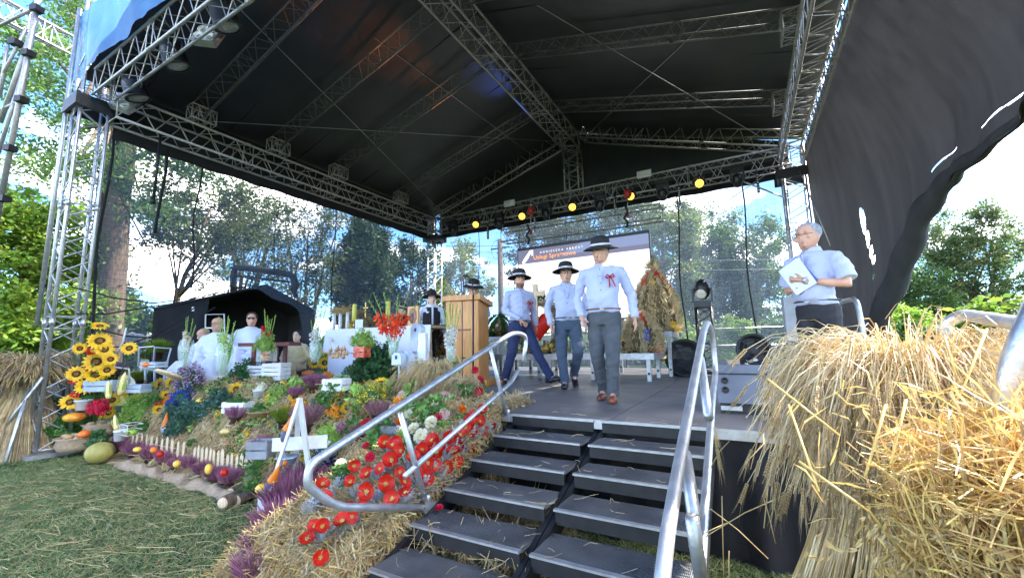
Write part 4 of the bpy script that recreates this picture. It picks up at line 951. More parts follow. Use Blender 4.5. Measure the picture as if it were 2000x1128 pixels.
# seated clergy and servers in albs
ALB = mat('white_alb', (.70, .74, .86), .85, 0, (.62, .66, .80), 3, .3, 30, sheen=.2)
GOLD = mat('gold_vestment', (.52, .40, .20), .6, 0, (.42, .31, .14), 4, .3, 30, sheen=.3)
def seated(label, x, y, d, rz, s=1, robe=ALB, skin=SKIN, hair=DARKH, glasses=False, sung=False, head=(0, 0, 0), nohair=False):
    P = atd(x, y, d); H = P.z+.02-1.60*s+.0; base = V3(P.x, P.y, P.z-1.615*s+.0)
    t, TH = person(label, base, rz, legs=None, skip_legs=True, robe=robe, robeh=(.86, .24, .24), head=head, hat=False, hair=None if nohair else hair, glasses=glasses, sunglasses=sung, s=s, skin=skin, voxel=.012,
        arms=[(V3(-.19, 0, 1.38), V3(-.28, -.04, 1.12), V3(-.10, -.27, 1.0), V3(.6, -.6, -.1)), (V3(.19, 0, 1.38), V3(.28, -.04, 1.12), V3(.10, -.27, 1.0), V3(-.6, -.6, -.1))])
    c = MB()
    c.tube([V3(-.09, -.02, .93), V3(-.11, -.42, .94), V3(-.12, -.50, .86), V3(-.12, -.50, .52)], [.13, .12, .12, .14], 12)
    c.tube([V3(.09, -.02, .93), V3(.11, -.42, .94), V3(.12, -.50, .86), V3(.12, -.50, .52)], [.13, .12, .12, .14], 12)
    c.tube([V3(0, -.1, .90), V3(0, -.45, .88), V3(0, -.48, .50)], [.13, .12, .13], 10)
    fuse(c, 'robe_skirt', robe, .014, t, 4, folds(.010, 2, seed=x, kx=20, kz=5))
    c = MB()
    zb = (DECK-base.z)/s
    c.box((0, .02, .78), (.42, .42, .05))
    for sx in (-1, 1):
        for sy in (-1, 1): c.box((sx*.18, .02+sy*.18, (.76+zb)/2), (.035, .035, .76-zb))
    ch = c.build('stool', WOODD); ch.matrix_basis = Matrix.Translation(base) @ Matrix.Rotation(rz, 4, 'Z') @ Matrix.Scale(s, 4)
    tag(ch, 'dark stool under the '+label.split(',')[0][:40].replace(' sitting', ''), 'stool')
    return t
seated('bald priest in white alb sitting behind the green gladioli, glasses on', 426, 632, 7.3, .75, .98, nohair=True, glasses=True, head=(-.3, .1, 0))
seated('priest in white alb and dark glasses sitting beside the red gladioli', 492, 622, 7.6, .95, .98, hair=BROW, sung=True, head=(.25, .08, 0))
seated('altar server in gold vestment sitting right of the small red table', 581, 655, 8.0, .55, .84, robe=GOLD, skin=SKINP, hair=DARKH)
seated('server in white leaning behind the bald priest, mostly hidden', 398, 652, 7.8, .3, .86, hair=FAIRH, head=(-.4, .5, 0))
seated('half-hidden server in white between the two priests', 458, 657, 8.3, .9, .86, skin=SKINP, hair=BROW)
# onlooker low behind the near handrail
P = atd(1962, 690, 2.6); P.z -= 1.58*.98
person('dark-haired onlooker whose face peeps out below the near handrail loop', P, tocam(P, -.9), head=(-.3, .2, 0), shirt=mat('plum_top', (.10, .03, .05), .8), trous=BLKL, skin=SKINP, hair=DARKH, hat=False, s=.98, voxel=.013)
# ---------------------------------------------------------------- stage lights
AMB = mat('amber_lens', (.9, .35, .05), .3, emis=(1, .42, .05), es=.55)
LENS = mat('led_lens', (.75, .72, .6), .2, 0, (.5, .48, .4), 60)
def parcan(name, label, P, aim, lens, s=1, grp=None, hc=(0, 0, .2), nled=7):
    t = thing(name, label, 'stage light', P, 0, grp); M_ = rot_to(aim) @ Matrix.Scale(s, 4)
    a = MB(); a.lathe([(.03, -.15), (.075, -.14), (.095, -.08), (.10, .05), (.108, .055), (.108, .07), (.095, .07), (.092, .05)], 18, M_); a.build('housing', BLACKP, t)
    a = MB(); a.lathe([(.091, .055), (.05, .062), (.002, .064)], 18, M_); le = a.build('lens', lens, t)
    a = MB()
    for k in range(nled):
        q = 2*math.pi*k/max(1, nled-1); r_ = .058 if k else 0
        a.lathe([(.016, .06), (.018, .068), (.012, .07)], 8, M_ @ Matrix.Translation((r_*math.cos(q), r_*math.sin(q), 0)))
    a.build('led_rings', BLACKM if lens is AMB else ALU, le)
    a = MB(); a.tube([(-.12*s, 0, 0), (-.12*s, 0, .14*s), (0, 0, .19*s), (.12*s, 0, .14*s), (.12*s, 0, 0)], .011*s, 5, flat=2); a.tube([(0, 0, .18*s), hc], .016, 6); a.build('yoke', BLACKM, t)
    return t
YL = YB-.32
names = ['first', 'second', 'third', 'fourth', 'fifth']
for i, (x, y) in enumerate([(930, 438), (1020, 422), (1118, 404), (1231, 383), (1365, 358)]):
    P = ony(x, y, YL)
    parcan('amber_spotlight', 'glowing amber spotlight under the back truss, %s from the altar side' % names[i], P, V3(.3, -1, -.45), AMB, 1.0, 'amber spotlights under the back truss', (0, .15, .3))
for i, (x, y) in enumerate([(885, 447), (975, 434), (1067, 414), (1172, 396), (1294, 374), (1440, 346)]):
    P = ony(x, y, YL); t = thing('moving_head', 'unlit black moving head lamp hanging under the back truss, number %s from the altar side' % ['one', 'two', 'three', 'four', 'five', 'six'][i], 'moving head', P, 0, 'black moving heads under the back truss')
    t.scale = (.95, .95, .95)
    a = MB(); a.lathe([(.02, -.22), (.075, -.20), (.10, -.10), (.105, 0), (.09, .07), (.04, .1)], 14, Matrix.Translation((0, 0, -.02)) @ Matrix.Rotation(.15, 4, 'X')); a.build('head', BLACKP, t)
    a = MB(); a.box((-.13, 0, .02), (.04, .12, .24)); a.box((.13, 0, .02), (.04, .12, .24)); a.box((0, 0, .16), (.30, .14, .06)); a.build('yoke', BLACKP, t)
    a = MB(); a.box((0, 0, .23), (.26, .2, .09)); a.tube([(0, 0, .27), (0, .15, .38)], .02, 6); a.build('base', BLACKM, t)
for i, (x, y, h) in enumerate([(953, 453, .42), (1045, 437, .42), (1201, 400, .44), (1327, 382, .44), (1480, 357, .44)]):
    P = ony(x, y, YL-.05); t = thing('led_batten', 'narrow vertical light batten hanging under the back truss, number %s from the altar side' % ['one', 'two', 'three', 'four', 'five'][i], 'led batten', P, 0, 'vertical battens under the back truss')
    a = MB(); a.box((0, 0, 0), (.05, .05, h)); a.tube([(0, 0, h/2), (0, .12, h/2+.2)], .01, 5); a.build('strip', BLACKP, t)
    for k in range(7): b = MB(); b.box((0, -.028, -h/2+.05+k*(h-.1)/6), (.03, .01, .022)); b.build('led', LENS, t)
for i, (x, y) in enumerate([(440, 38), (342, 116), (266, 180)]):
    P = ony(x, y, YF+.12); parcan('par_can', ['round spotlight highest on the front truss', 'round spotlight between the four-lens blinder and the corner', 'round spotlight nearest the corner tower on the front truss'][i], P, V3(.1, .35, -1), LENS, 1.6, 'round spotlights on the front truss', (0, .02, .16), 19)
def blinder(x, y, label, M_):
    P = ony(x, y, YF+.12); t = thing('blinder', label, 'blinder light', P); t.matrix_basis = Matrix.Translation(P) @ M_
    a = MB(); a.box((0, 0, 0), (.30, .10, .30)); a.build('housing', ALU, t)
    for sx in (-1, 1):
        for sz in (-1, 1):
            b = MB(); b.lathe([(.062, 0), (.066, .02), (.05, .01), (.01, -.01)], 14, Matrix.Translation((sx*.072, -.05, sz*.072)) @ Matrix.Rotation(math.pi/2, 4, 'X')); b.build('lamp', LENS, t)
    a = MB(); a.tube([(-.17, 0, 0), (-.17, 0, .2), (.17, 0, .2), (.17, 0, 0)], .012, 5); a.build('yoke', BLACKM, t)
blinder(407, 72, 'silver four-lens blinder between two round spotlights', Matrix.Rotation(.55, 4, 'Z') @ Matrix.Rotation(-.35, 4, 'X') @ Matrix.Rotation(.15, 4, 'Y'))
blinder(246, 205, 'silver four-lens blinder hanging at the corner above the sunflowers', Matrix.Rotation(.8, 4, 'Z') @ Matrix.Rotation(-.5, 4, 'X') @ Matrix.Rotation(.4, 4, 'Y'))
for nm, P, aim, c, e in (('orange_beam', (-4.6, 9.9, 5.1), (-5.35, 5.55, 6.68), (1, .25, .06), 100), ('blue_beam', (-3.5, 9.9, 5.1), (-4.3, 7.7, 6.9), (.10, .22, 1), 35)):
    l_ = bpy.data.lights.new(nm, 'SPOT'); l_.energy = e; l_.color = c; l_.spot_size = R(17); l_.spot_blend = 1; l_.shadow_soft_size = .05
    lo = bpy.data.objects.new(nm, l_); COL.objects.link(lo); lo.location = P; lo.rotation_euler = (Vector(aim)-Vector(P)).to_track_quat('-Z', 'Y').to_euler()
# pipe hanging from the side truss
a = MB(); a.tube([onx(314, 262, XL+.1), onx(300, 392, XL+.1)], .022, 6); a.tube([onx(300, 385, XL+.1)-V3(.03, 0, .0), onx(300, 392, XL+.1)-V3(0, 0, .05)], .04, 6); tag(a.build('hanging_pipe', BLACKM), 'black pipe hanging straight down from the side truss', 'pipe')
# ---------------------------------------------------------------- video screen and its truss
YS = 9.85
sTL, sTR = ony(1012, 488, YS), ony(1266, 450, YS); sw_ = sTR.x-sTL.x; zt = (sTL.z+sTR.z)/2; sh_ = 2.0; sx0 = sTL.x
scn = thing('video_screen', 'large white video screen with dark title bar behind the three walking men', 'video screen', (sx0, YS, zt-sh_))
a = MB(); a.box((sw_/2, .06, sh_/2), (sw_+.05, .1, sh_+.06)); a.build('cabinet', BLACKP, scn)
SCR = bpy.data.materials.new('screen_image'); SCR.use_nodes = True; t_ = SCR.node_tree; n_ = t_.nodes; l_ = t_.links
for q in list(n_): n_.remove(q)
o_ = n_.new('ShaderNodeOutputMaterial'); em = n_.new('ShaderNodeEmission'); em.inputs['Strength'].default_value = .125
co = n_.new('ShaderNodeTexCoord'); sp = n_.new('ShaderNodeSeparateXYZ'); l_.new(co.outputs['Object'], sp.inputs[0])
wv = n_.new('ShaderNodeTexWave'); wv.bands_direction = 'Z'; wv.inputs['Scale'].default_value = 6; wv.inputs['Distortion'].default_value = 0; l_.new(co.outputs['Object'], wv.inputs['Vector'])
rp_ = n_.new('ShaderNodeValToRGB'); rp_.color_ramp.elements[0].color = (.90, .88, .92, 1); rp_.color_ramp.elements[1].color = (1, 1, 1, 1); rp_.color_ramp.elements[0].position = .0; rp_.color_ramp.elements[1].position = .35
l_.new(wv.outputs['Color'], rp_.inputs[0]); l_.new(rp_.outputs[0], em.inputs[0]); l_.new(em.outputs[0], o_.inputs[0])
def flatm(name, c, e=.13):
    ma = bpy.data.materials.new(name); ma.use_nodes = True; b = ma.node_tree.nodes['Principled BSDF']; b.inputs['Base Color'].default_value = (0, 0, 0, 1); b.inputs['Emission Color'].default_value = (*c, 1); b.inputs['Emission Strength'].default_value = e; b.inputs['Roughness'].default_value = .5; return ma
hb = .42
a = MB(); a.add([(0, 0, 0), (sw_, 0, 0), (sw_, 0, sh_-hb-.0), (0, 0, sh_-hb)], [(0, 1, 2, 3)], 0, False); a.build('picture', SCR, scn)
a = MB()
def bar(u, v): return (u*sw_, -.003, sh_-hb+v*hb)
a.grid(bar, 1, 1); BAR = flatm('title_bar', (.15, .15, .24)); bz = a.build('title_bar', BAR, scn)
a = MB(); a.add([(sw_*.35, -.005, sh_-hb*.72), (sw_, -.005, sh_-hb*.72), (sw_, -.005, sh_-.02), (sw_*.55, -.005, sh_-.02)], [(0, 1, 2, 3)], 0, False); a.build('title_sweep', flatm('title_sweep', (.20, .25, .42)), bz)
a = MB(); a.add([(0, -.006, sh_-.05), (sw_, -.006, sh_-.05), (sw_, -.006, sh_), (0, -.006, sh_)], [(0, 1, 2, 3)], 0, False); a.build('title_edge', flatm('title_edge', (.012, .012, .016)), bz)
def text(body, loc, size, ma, parent, name='lettering', rot=(math.pi/2, 0, 0), ext=.0, space=1.0, sx=1):
    cu = bpy.data.curves.new(name, 'FONT'); cu.body = body; cu.size = size; cu.extrude = ext; cu.space_character = space
    o = bpy.data.objects.new(name, cu); COL.objects.link(o); dg = bpy.context.evaluated_depsgraph_get(); dg.update()
    me = bpy.data.meshes.new_from_object(o.evaluated_get(dg)); bpy.data.objects.remove(o); me.name = name; me.materials.clear(); me.materials.append(ma)
    q = obj(name, me, parent); q.location = loc; q.rotation_euler = rot; q.scale = (sx, 1, 1); return q
WT = flatm('white_letters', (1, 1, 1), .15); OT = flatm('orange_letters', (1, .36, .03), .17); GT = flatm('grey_letters', (.22, .21, .22), .13)
text('AGNIESZKA ABRZAT', (.66, -.012, sh_-.19), .08, WT, bz, space=1.75)
text('Usługi Sprzętowe', (.46, -.012, sh_-.335), .16, OT, bz, space=1.05)
a = MB()
sw2 = [(.36, .07), (.46, .07), (.46, .22), (.40, .22), (.40, .13), (.30, .30), (.20, .40), (.22, .44), (.30, .46), (.17, .45), (.12, .38), (.17, .30)]
a.add([(x, -.012, sh_-z) for x, z in sw2], [(0, 1, 2, 3, 4), (0, 4, 5), (0, 5, 11), (5, 6, 11), (6, 10, 11), (6, 7, 10), (7, 9, 10), (7, 8, 9)], 0, False); a.build('emblem', WT, bz)
for i, (ln, x0) in enumerate((('Posiadamy   brygady', .30), ('budowlanych,', .24), ('doświadczenia, które po-', .42), ('           wykonywanie', .36), ('większych zleceń.', .80), ('podłóg', 1.0), ('a            w', .9), ('              do-', .7))):
    text(ln, (x0, -.008, sh_-hb-.52-i*.125), .11, GT, scn, space=1.15)
ht = truss('hanging_truss', ony(984, 463, 10.0), ony(1292, 415, 10.0), Y_, Z_, .34, .34, .4, .022, .009, None, ALUW, label='lattice truss hanging above the video screen from two red hoists', cat='truss')
for i, (x, y0, y1) in enumerate(((1037, 412, 462), (1226, 378, 428))):
    A_ = ony(x, y0, 10.0); B_ = ony(x, y1, 10.0)
    t = thing('chain_hoist', ['red chain hoist at the logo end of the hanging truss', 'red chain hoist near the far end of the hanging truss'][i], 'chain hoist', B_, 0, 'hoists holding the hanging truss')
    a = MB(); a.ball(A_-B_, (.10, .09, .13), 10); a.build('motor', mat('hoist_red', (.5, .03, .02), .4), t)
    a = MB(); a.tube([A_-B_+V3(0, 0, .4), A_-B_], .012, 5); a.tube([A_-B_, (0, 0, .1)], .012, 5); a.build('chain', ALU, t)
    a = MB(); a.tube([(.0, -.2, .30), (.06, -.2, .12), (-.04, -.2, -.02), (.05, -.2, -.14), (.0, -.2, -.26)], .028, 6); a.build('sling', BLACKF, t)
    a = MB(); a.ball((0, 0, .12), (.05, .05, .07), 8); a.build('hook', mat('hook_red', (.5, .03, .02), .4), t)
# ---------------------------------------------------------------- aluminium platform tables
def ptable(label, x0, x1, y0, y1, h, legs, M_=None):
    t = thing('platform_table', label, 'table', ((x0+x1)/2, (y0+y1)/2, DECK), 0, 'aluminium platforms used as tables')
    cx, cy = (x0+x1)/2, (y0+y1)/2
    a = MB(); a.box((0, 0, h-.02), (x1-x0-.02, y1-y0-.02, .03)); a.build('top_panel', BLACKM, t)
    for (c, d) in (((0, y0-cy+.015, h-.05), (x1-x0, .03, .10)), ((0, y1-cy-.015, h-.05), (x1-x0, .03, .10)), ((x0-cx+.015, 0, h-.05), (.03, y1-y0-.062, .10)), ((x1-cx-.015, 0, h-.05), (.03, y1-y0-.062, .10))):
        a = MB(); a.box(c, d); a.build('frame_rail', ALU, t)
    for lx in legs:
        for ly in (y0-cy+.08, y1-cy-.08):
            a = MB(); a.box((lx-cx, ly, (h-.1)/2), (.06, .06, h-.1)); lo = a.build('leg', ALU, t)
            a = MB(); a.box((lx-cx, ly-.032, .12), (.035, .01, .035)); a.build('leg_knob', BLACKP, lo)
    return t
q = Dk(1262, 745); yt = q.y
ptable('low aluminium platform table carrying the front harvest wreaths behind the walking men', -4.35, -1.28, yt, yt+.95, .44, (-4.2, -3.3, -3.1, -2.3, -2.15, -1.38))
ptable('taller aluminium platform table carrying the biggest straw crown', -2.4, -1.15, yt+1.1, yt+2.0, .80, (-2.3, -1.22))
ptable('aluminium platform table between lectern and striding man', -6.0, -3.95, yt+1.15, yt+2.05, .80, (-5.9, -4.9, -4.05))
ptable('low aluminium platform table behind the lectern foot', -6.6, -4.5, yt+.05, yt+1.0, .44, (-6.5, -5.5, -4.6))
a = MB(); a.tube([(-3.6, 9.7, 2.3-.55), (1.0, 9.9, 2.3-.55)], .02, 6); a.tube([(-3.6, 9.7, 1.4), (1.0, 9.9, 1.4)], .02, 6); tag(a.build('rear_railing', ALU), 'thin double railing across the back of the stage before the shrubs', 'railing')
# ---------------------------------------------------------------- harvest wreaths
def spikes(name, n, fn, ma, parent, ln=(.05, .11), r=.008, label=None):
    """ears of grain: tapered four-sided spindles laid along given directions"""
    V = []
    for i in range(n):
        P_, d = fn(i); P_ = np.array(P_, float); d = np.array(d, float); d /= np.linalg.norm(d)+1e-9
        l = rng.uniform(*ln); u = np.cross(d, rng.normal(size=3)); u /= np.linalg.norm(u)+1e-9; v = np.cross(d, u); rr_ = r*rng.uniform(.7, 1.3)
        m_ = P_+d*l*.4; e = P_+d*l
        c = [m_+u*rr_, m_+v*rr_, m_-u*rr_, m_-v*rr_]
        for k in range(4): V += [P_, c[k], e, c[(k+1) % 4]]
    o = obj(name, npmesh(name, np.array(V), 4, ma), parent)
    return tag(o, None, None, None, 'stuff')
def wflower(mb, c, d, r, mi): 
    M_ = at(c, d)
    for k in range(8):
        a = 2*math.pi*k/8; mb.add([(0, 0, 0), (r*.6*math.cos(a-.3), r*.6*math.sin(a-.3), .1*r), (r*math.cos(a), r*math.sin(a), .15*r), (r*.6*math.cos(a+.3), r*.6*math.sin(a+.3), .1*r)], [(0, 1, 2, 3)], mi, True, M_)
def crown(label, P, H, Rr, arches=8, accents=(), top='star', M_=STRAW, dens=170):
    t = thing('harvest_wreath', label, 'harvest wreath', P, 0, 'harvest wreaths on the platforms')
    def prof(v): return Rr*(math.sin(min(1, (1-v)*1.25)*math.pi/2)**.8)*(1 if v > .15 else .88+.8*v)
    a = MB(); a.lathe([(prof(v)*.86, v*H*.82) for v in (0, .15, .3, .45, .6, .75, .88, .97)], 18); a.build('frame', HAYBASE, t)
    for k in range(arches):
        an = 2*math.pi*k/arches+.2
        def f(i, an=an):
            v = rng.uniform(0, .97); r_ = prof(v); w_ = an+rng.normal(0, .11)
            p = (r_*math.cos(w_), r_*math.sin(w_), v*H*.82); return p, (math.cos(w_)*.7+rng.normal(0, .3), math.sin(w_)*.7+rng.normal(0, .3), -.9 if k % 2 else .9)
        spikes('arch', dens, f, M_, t, (.06, .12), .010)
    def g_(i): w_ = rng.uniform(0, 6.28); return (Rr*.93*math.cos(w_), Rr*.93*math.sin(w_), rng.uniform(0, .10)), (math.cos(w_), math.sin(w_), rng.normal(.2, .4))
    spikes('base_ring', 420, g_, M_, t, (.06, .13), .010)
    for (an, v, r_, ma, nm) in accents:
        b = MB(); q = prof(v)*1.08; wflower(b, (q*math.cos(an), q*math.sin(an), v*H*.82), (math.cos(an), math.sin(an), .2), r_, 0); b.build(nm, ma, t)
    if top:
        def s_(i): w_ = rng.uniform(-.2, 3.4) if top == 'fan' else rng.uniform(0, 6.28); return (0, 0, H*.84), (math.cos(w_)*.9, rng.normal(0, .15), abs(math.sin(w_))*.8+.15)
        spikes('crown_top', 90, s_, STRAW, t, (.10, .22), .010)
        def s2(i): return (rng.normal(0, .012), rng.normal(0, .012), H*.84+i/60*H*.16), (rng.normal(0, .4), rng.normal(0, .4), 1)
        spikes('spire', 60, s2, STRAWD, t, (.04, .07), .009)
    return t
P = ony(1282, 637, yt+1.5); P.z = DECK+.80
acc = [(a, v, .10, RED, 'red_flower') for a, v in ((-2.9, .8), (-2.6, .9), (-2.2, .78), (-.9, .88), (-.5, .8), (-.3, .7), (-1.2, .92), (-3.0, .7))]+[(-1.5, .75, .08, YEL, 'yellow_flower'), (-.5, .04, .10, YEL, 'yellow_flower'), (-.7, .10, .09, YEL, 'yellow_flower'), (-2.3, .08, .09, YEL, 'yellow_flower')]
crown('biggest bell-shaped straw crown with star top and red garland, on the taller platform', P, 1.48, .43, 11, acc, 'star', STRAWP, 260)
P = ony(1250, 668, yt+.5); P.z = DECK+.44
acc = [(a, v, .085, RED, 'red_flower') for a, v in ((-2.2, .85), (-1.8, .92), (-1.2, .9), (-.8, .8), (-.2, .12), (-.5, .06))]+[(-1.0, .5, .06, BLUEF, 'blue_ribbon'), (-1.05, .35, .06, BLUEF, 'blue_ribbon'), (-2.2, .35, .05, YEL, 'yellow_flower'), (-2.0, .05, .05, YEL, 'yellow_flower')]
crown('pale straw crown with red poppies and blue ribbon beside the man with brown shoes', P, .84, .35, 9, acc, None, STRAWP, 260)
P = ony(975, 655, yt+1.5); P.z = DECK+.80
crown('small dark green and straw crown between lectern and striding man', P, .62, .30, 7, [(a, v, .04, m_, 'flower') for a, v, m_ in ((-1.5, .3, YEL), (-1.2, .5, CREAM), (-1.9, .45, CREAM), (-1.0, .15, ORANGE), (-2.2, .12, ORANGE))], None, GREEND, 170)
# heart wreath with cross
P = ony(1054, 672, yt+.45); P.z = DECK+.44
hw = thing('heart_wreath', 'straw ring wreath with red heart and wooden cross behind the striding man', 'harvest wreath', P, 0, 'harvest wreaths on the platforms'); hw.scale = (1.15, 1.1, 1.18)
def ringf(i): w_ = rng.uniform(0, 6.28); r_ = rng.uniform(.30, .40); return (r_*math.cos(w_), rng.normal(0, .04), .44+r_*1.12*math.sin(w_)), (rng.normal(0, .5)-math.sin(w_), -.6, math.cos(w_)+rng.normal(0, .5))
spikes('ring', 1500, ringf, STRAWD, hw, (.05, .11), .010)
def leafy(i): w_ = rng.uniform(0, 6.28); return (.40*math.cos(w_), rng.normal(0, .05), .44+.45*math.sin(w_)), (math.cos(w_), rng.normal(0, .6), math.sin(w_)+rng.normal(0, .4))
spikes('leaves', 330, leafy, GREEND, hw, (.05, .1), .012)
a = MB(); hp = []
for k in range(25):
    q = 2*math.pi*k/24; hp.append((.0155*16*math.sin(q)**3*.95, .0155*(13*math.cos(q)-5*math.cos(2*q)-2*math.cos(3*q)-math.cos(4*q))))
vs = [(0, -.09, .44)]+[(x, -.03, .46+z) for x, z in hp]+[(x, .05, .46+z) for x, z in hp]
a.add(vs, [(0, k+1, k+2) for k in range(24)]+[(k+1, k+26, k+27, k+2) for k in range(24)]); a.build('heart', RED, hw)
for c, d in (((0, -.12, .80), (.075, .04, .62)), ((0, -.12, .96), (.34, .045, .075))):
    a = MB(); a.box(c, d); a.build('cross_bar', WOODL, hw)
for k in range(9):
    q = .2+k*.62; b = MB(); wflower(b, (.35*math.cos(q), -.08, .44+.39*math.sin(q)), (0, -1, 0), .038, 0); b.build('daisy', CREAM, hw)
for k in range(3): b = MB(); wflower(b, (.12+.09*k, -.2, .06+.03*k), (0, -1, .3), .05, 0); b.build('yellow_flower', YEL, hw)
spikes('base_spray', 420, lambda i: ((rng.uniform(-.42, .42), rng.uniform(-.2, .2), .02), (rng.normal(0, .6), rng.normal(-.3, .6), .5)), STRAW, hw, (.07, .13), .010)
# behind the lectern
P = ony(884, 668, 6.9); P.z = DECK+.44
lw = crown('dark straw wreath topped by a straw cross behind the lectern', P, .95, .34, 8, [(-1.5, .1, .05, ORANGE, 'flower'), (-1.9, .3, .04, RED, 'flower')], None, STRAWG, 150)
for c, d in (((0, 0, 1.12), (.05, .05, .42)), ((0, 0, 1.2), (.26, .05, .05))):
    a = MB(); a.box(c, d); a.build('cross_bar', STRAWG, lw)
P = ony(700, 640, 6.9); P.z = DECK+.95
dome = crown('tall brown straw dome with sunflower accents behind the altar candles', P, .62, .38, 12, [(-1.9, .3, .09, YEL, 'sunflower_head'), (-1.1, .3, .09, YEL, 'sunflower_head')], None, STRAWD, 260)
# ---------------------------------------------------------------- lectern
P = Dk(935, 762); P = V3(-3.92, 5.55, DECK)
lec = thing('lectern', 'varnished pine lectern with a cross inlaid on its front', 'lectern', P, .18)
LW, LD, LH = .56, .42, 1.22
a = MB(); a.box((0, .05, .05), (LW+.34, LD+.3, .10)); a.build('plinth', PINE, lec)
for sx in (-1, 1):
    a = MB(); a.box((sx*(LW/4+.004), -LD/2+.012, .1+LH/2), (LW/2-.012, .024, LH)); a.build('front_panel', PINE, lec)
    a = MB(); a.box((sx*(LW/2-.012), .003, .1+LH/2), (.024, LD-.03, LH)); a.build('side_panel', PINE, lec)
for x_ in (-LW/2+.035, LW/2-.035): a = MB(); a.box((x_, -LD/2-.004, .1+LH/2), (.07, .016, LH-.01)); a.build('stile', PINE, lec)
a = MB(); a.box((0, -LD/2+.004, .1+LH/2), (.018, .018, LH-.02)); a.box((0, -LD/2-.001, .1+LH*.62), (.30, .012, .022)); a.build('cross_inlay', WOODD, lec)
a = MB(); a.add([(-.33, -.27, LH+.10), (.33, -.27, LH+.10), (.33, .27, LH+.02), (-.33, .27, LH+.02), (-.33, -.27, LH+.18), (.33, -.27, LH+.18), (.33, .27, LH+.10), (-.33, .27, LH+.10)], [(0, 3, 2, 1), (4, 5, 6, 7), (0, 1, 5, 4), (1, 2, 6, 5), (2, 3, 7, 6), (3, 0, 4, 7)], 0, False); a.build('top_board', PINE, lec)
mc = thing('microphone_stand', 'black gooseneck microphone stand leaning on the lectern corner', 'microphone', (P.x+.30, P.y-.30, DECK))
a = MB(); a.lathe([(.12, 0), (.12, .015), (.02, .03)], 14); a.build('base', BLACKM, mc)
a = MB(); a.tube([(0, 0, .02), (0, .02, 1.38)], .013, 8); a.build('pole', BLACKM, mc)
a = MB(); a.tube([(0, .02, 1.38), (-.08, .1, 1.62), (-.20, .15, 1.72)], .008, 6); a.build('boom', BLACKM, mc)
a = MB(); a.ball((-.25, .16, 1.725), (.05, .02, .02), 10); a.build('microphone', BLACKP, mc)
# ---------------------------------------------------------------- altar
P = V3(-5.9, 5.9, DECK); AW, AD, AH = 2.15, .8, 1.02
A0_, A1_ = ony(637, 640, 5.6), ony(842, 638, 5.6); AW = A1_.x-A0_.x; P = V3((A0_.x+A1_.x)/2, 6.0, DECK); AH = (A0_.z+A1_.z)/2-DECK
al = thing('altar_table', 'long altar table under a white embroidered cloth', 'altar', P)
a = MB(); a.box((0, 0, AH-.03), (AW-.06, AD-.06, .05)); a.build('table_top', WOODL, al)
for sx in (-1, 1):
    for sy in (-1, 1): a = MB(); a.box((sx*(AW/2-.12), sy*(AD/2-.1), (AH-.06)/2), (.06, .06, AH-.06)); a.build('leg', WOODL, al)
cl_ = thing('altar_cloth', 'white altar cloth with pale gold embroidery hanging over the altar front', 'altar cloth', (P.x, P.y, DECK))
a = MB()
def cloth(u, v):
    x = (u-.5)*AW; 
    if v < .3: y = AD/2-.0-v/.3*AD; return (x, y, AH+.008)
    k = (v-.3)/.7; fo = .02*math.sin(u*46)*k+.015*math.sin(u*19+1)*k
    return (x*(1+.02*k), -AD/2-.012-fo-.02*k, AH-.0-k*.46)
a.grid(cloth, 90, 20); a.build('cloth', WHITEC, cl_)
a = MB(); GOLDT = mat('gold_thread', (.75, .62, .42), .6)
for k, cx in enumerate((-.82, -.42, -.12, .35)):
    for j in range(6):
        q = j*1.05; a.tube([(cx*AW/2, -AD/2-.046, AH-.22), (cx*AW/2+.06*math.cos(q), -AD/2-.05, AH-.22+.05*math.sin(q)), (cx*AW/2+.11*math.cos(q+.3), -AD/2-.055, AH-.22+.08*math.sin(q+.3))], .005, 4)
a.build('embroidery', GOLDT, cl_)
a = MB(); a.grid(lambda u, v: ((u-.5)*AW*.96, -AD/2+.03, (AH-.3)*v), 2, 2); a.build('front_drape', WHITEC, cl_)
ALT = lambda x, dy=0: V3(ony(x, 640, P.y+dy).x, P.y+dy, DECK+AH+.01)
BIRCH = mat('birch_log', (.72, .70, .67), .8, 0, (.10, .09, .08), 22, .3, 60, stretch=(1, 1, 4), ramp=(.30, .42))
for i, (x, l) in enumerate(((652, 'first'), (664, 'second'), (678, 'third'))):
    q = ALT(x, -.1); t = thing('birch_log', 'upright white birch log on the altar, %s from the tent side' % l, 'birch log', q, 0, 'birch logs on the altar')
    a = MB(); a.lathe([(.034, 0), (.035, .15), (.033, .36), (.0, .361)], 12); a.build('log', BIRCH, t)
q = ALT(665, -.1)
st_ = tag(spikes('straw_bundle', 420, lambda i: ((q.x+rng.uniform(-.21, .24), q.y+rng.normal(0, .04), q.z+.36+rng.uniform(0, .1)), (rng.normal(0, 1), rng.normal(0, 1), rng.normal(0, .6))), STRAW, None, (.07, .12), .009), 'tangle of straw ears laid across the birch logs', 'straw', None, 'stuff')
def candle(x, l):
    q = ALT(x, -.15); t = thing('altar_candle', l, 'candle', q, 0, 'thick candles on the altar')
    a = MB(); a.lathe([(.06, 0), (.062, .01), (.015, .03), (.012, .12), (.045, .15), (.05, .16)], 14); a.build('holder', mat('brass', (.75, .5, .16), .3, .9), t)
    a = MB(); a.lathe([(.044, .16), (.044, .50), (.03, .505), (.002, .50)], 16); a.build('wax', mat('beeswax', (.72, .66, .14), .5, 0, (.66, .58, .10)), t)
candle(691, 'thick yellow candle next to the birch logs on the altar'); candle(757, 'thick yellow candle behind the orange gladioli on the altar')
q = ALT(713, -.15); t = thing('crucifix', 'small brass standing crucifix in the middle of the altar', 'crucifix', q); BR = mat('gilt_brass', (.8, .52, .18), .3, .9)
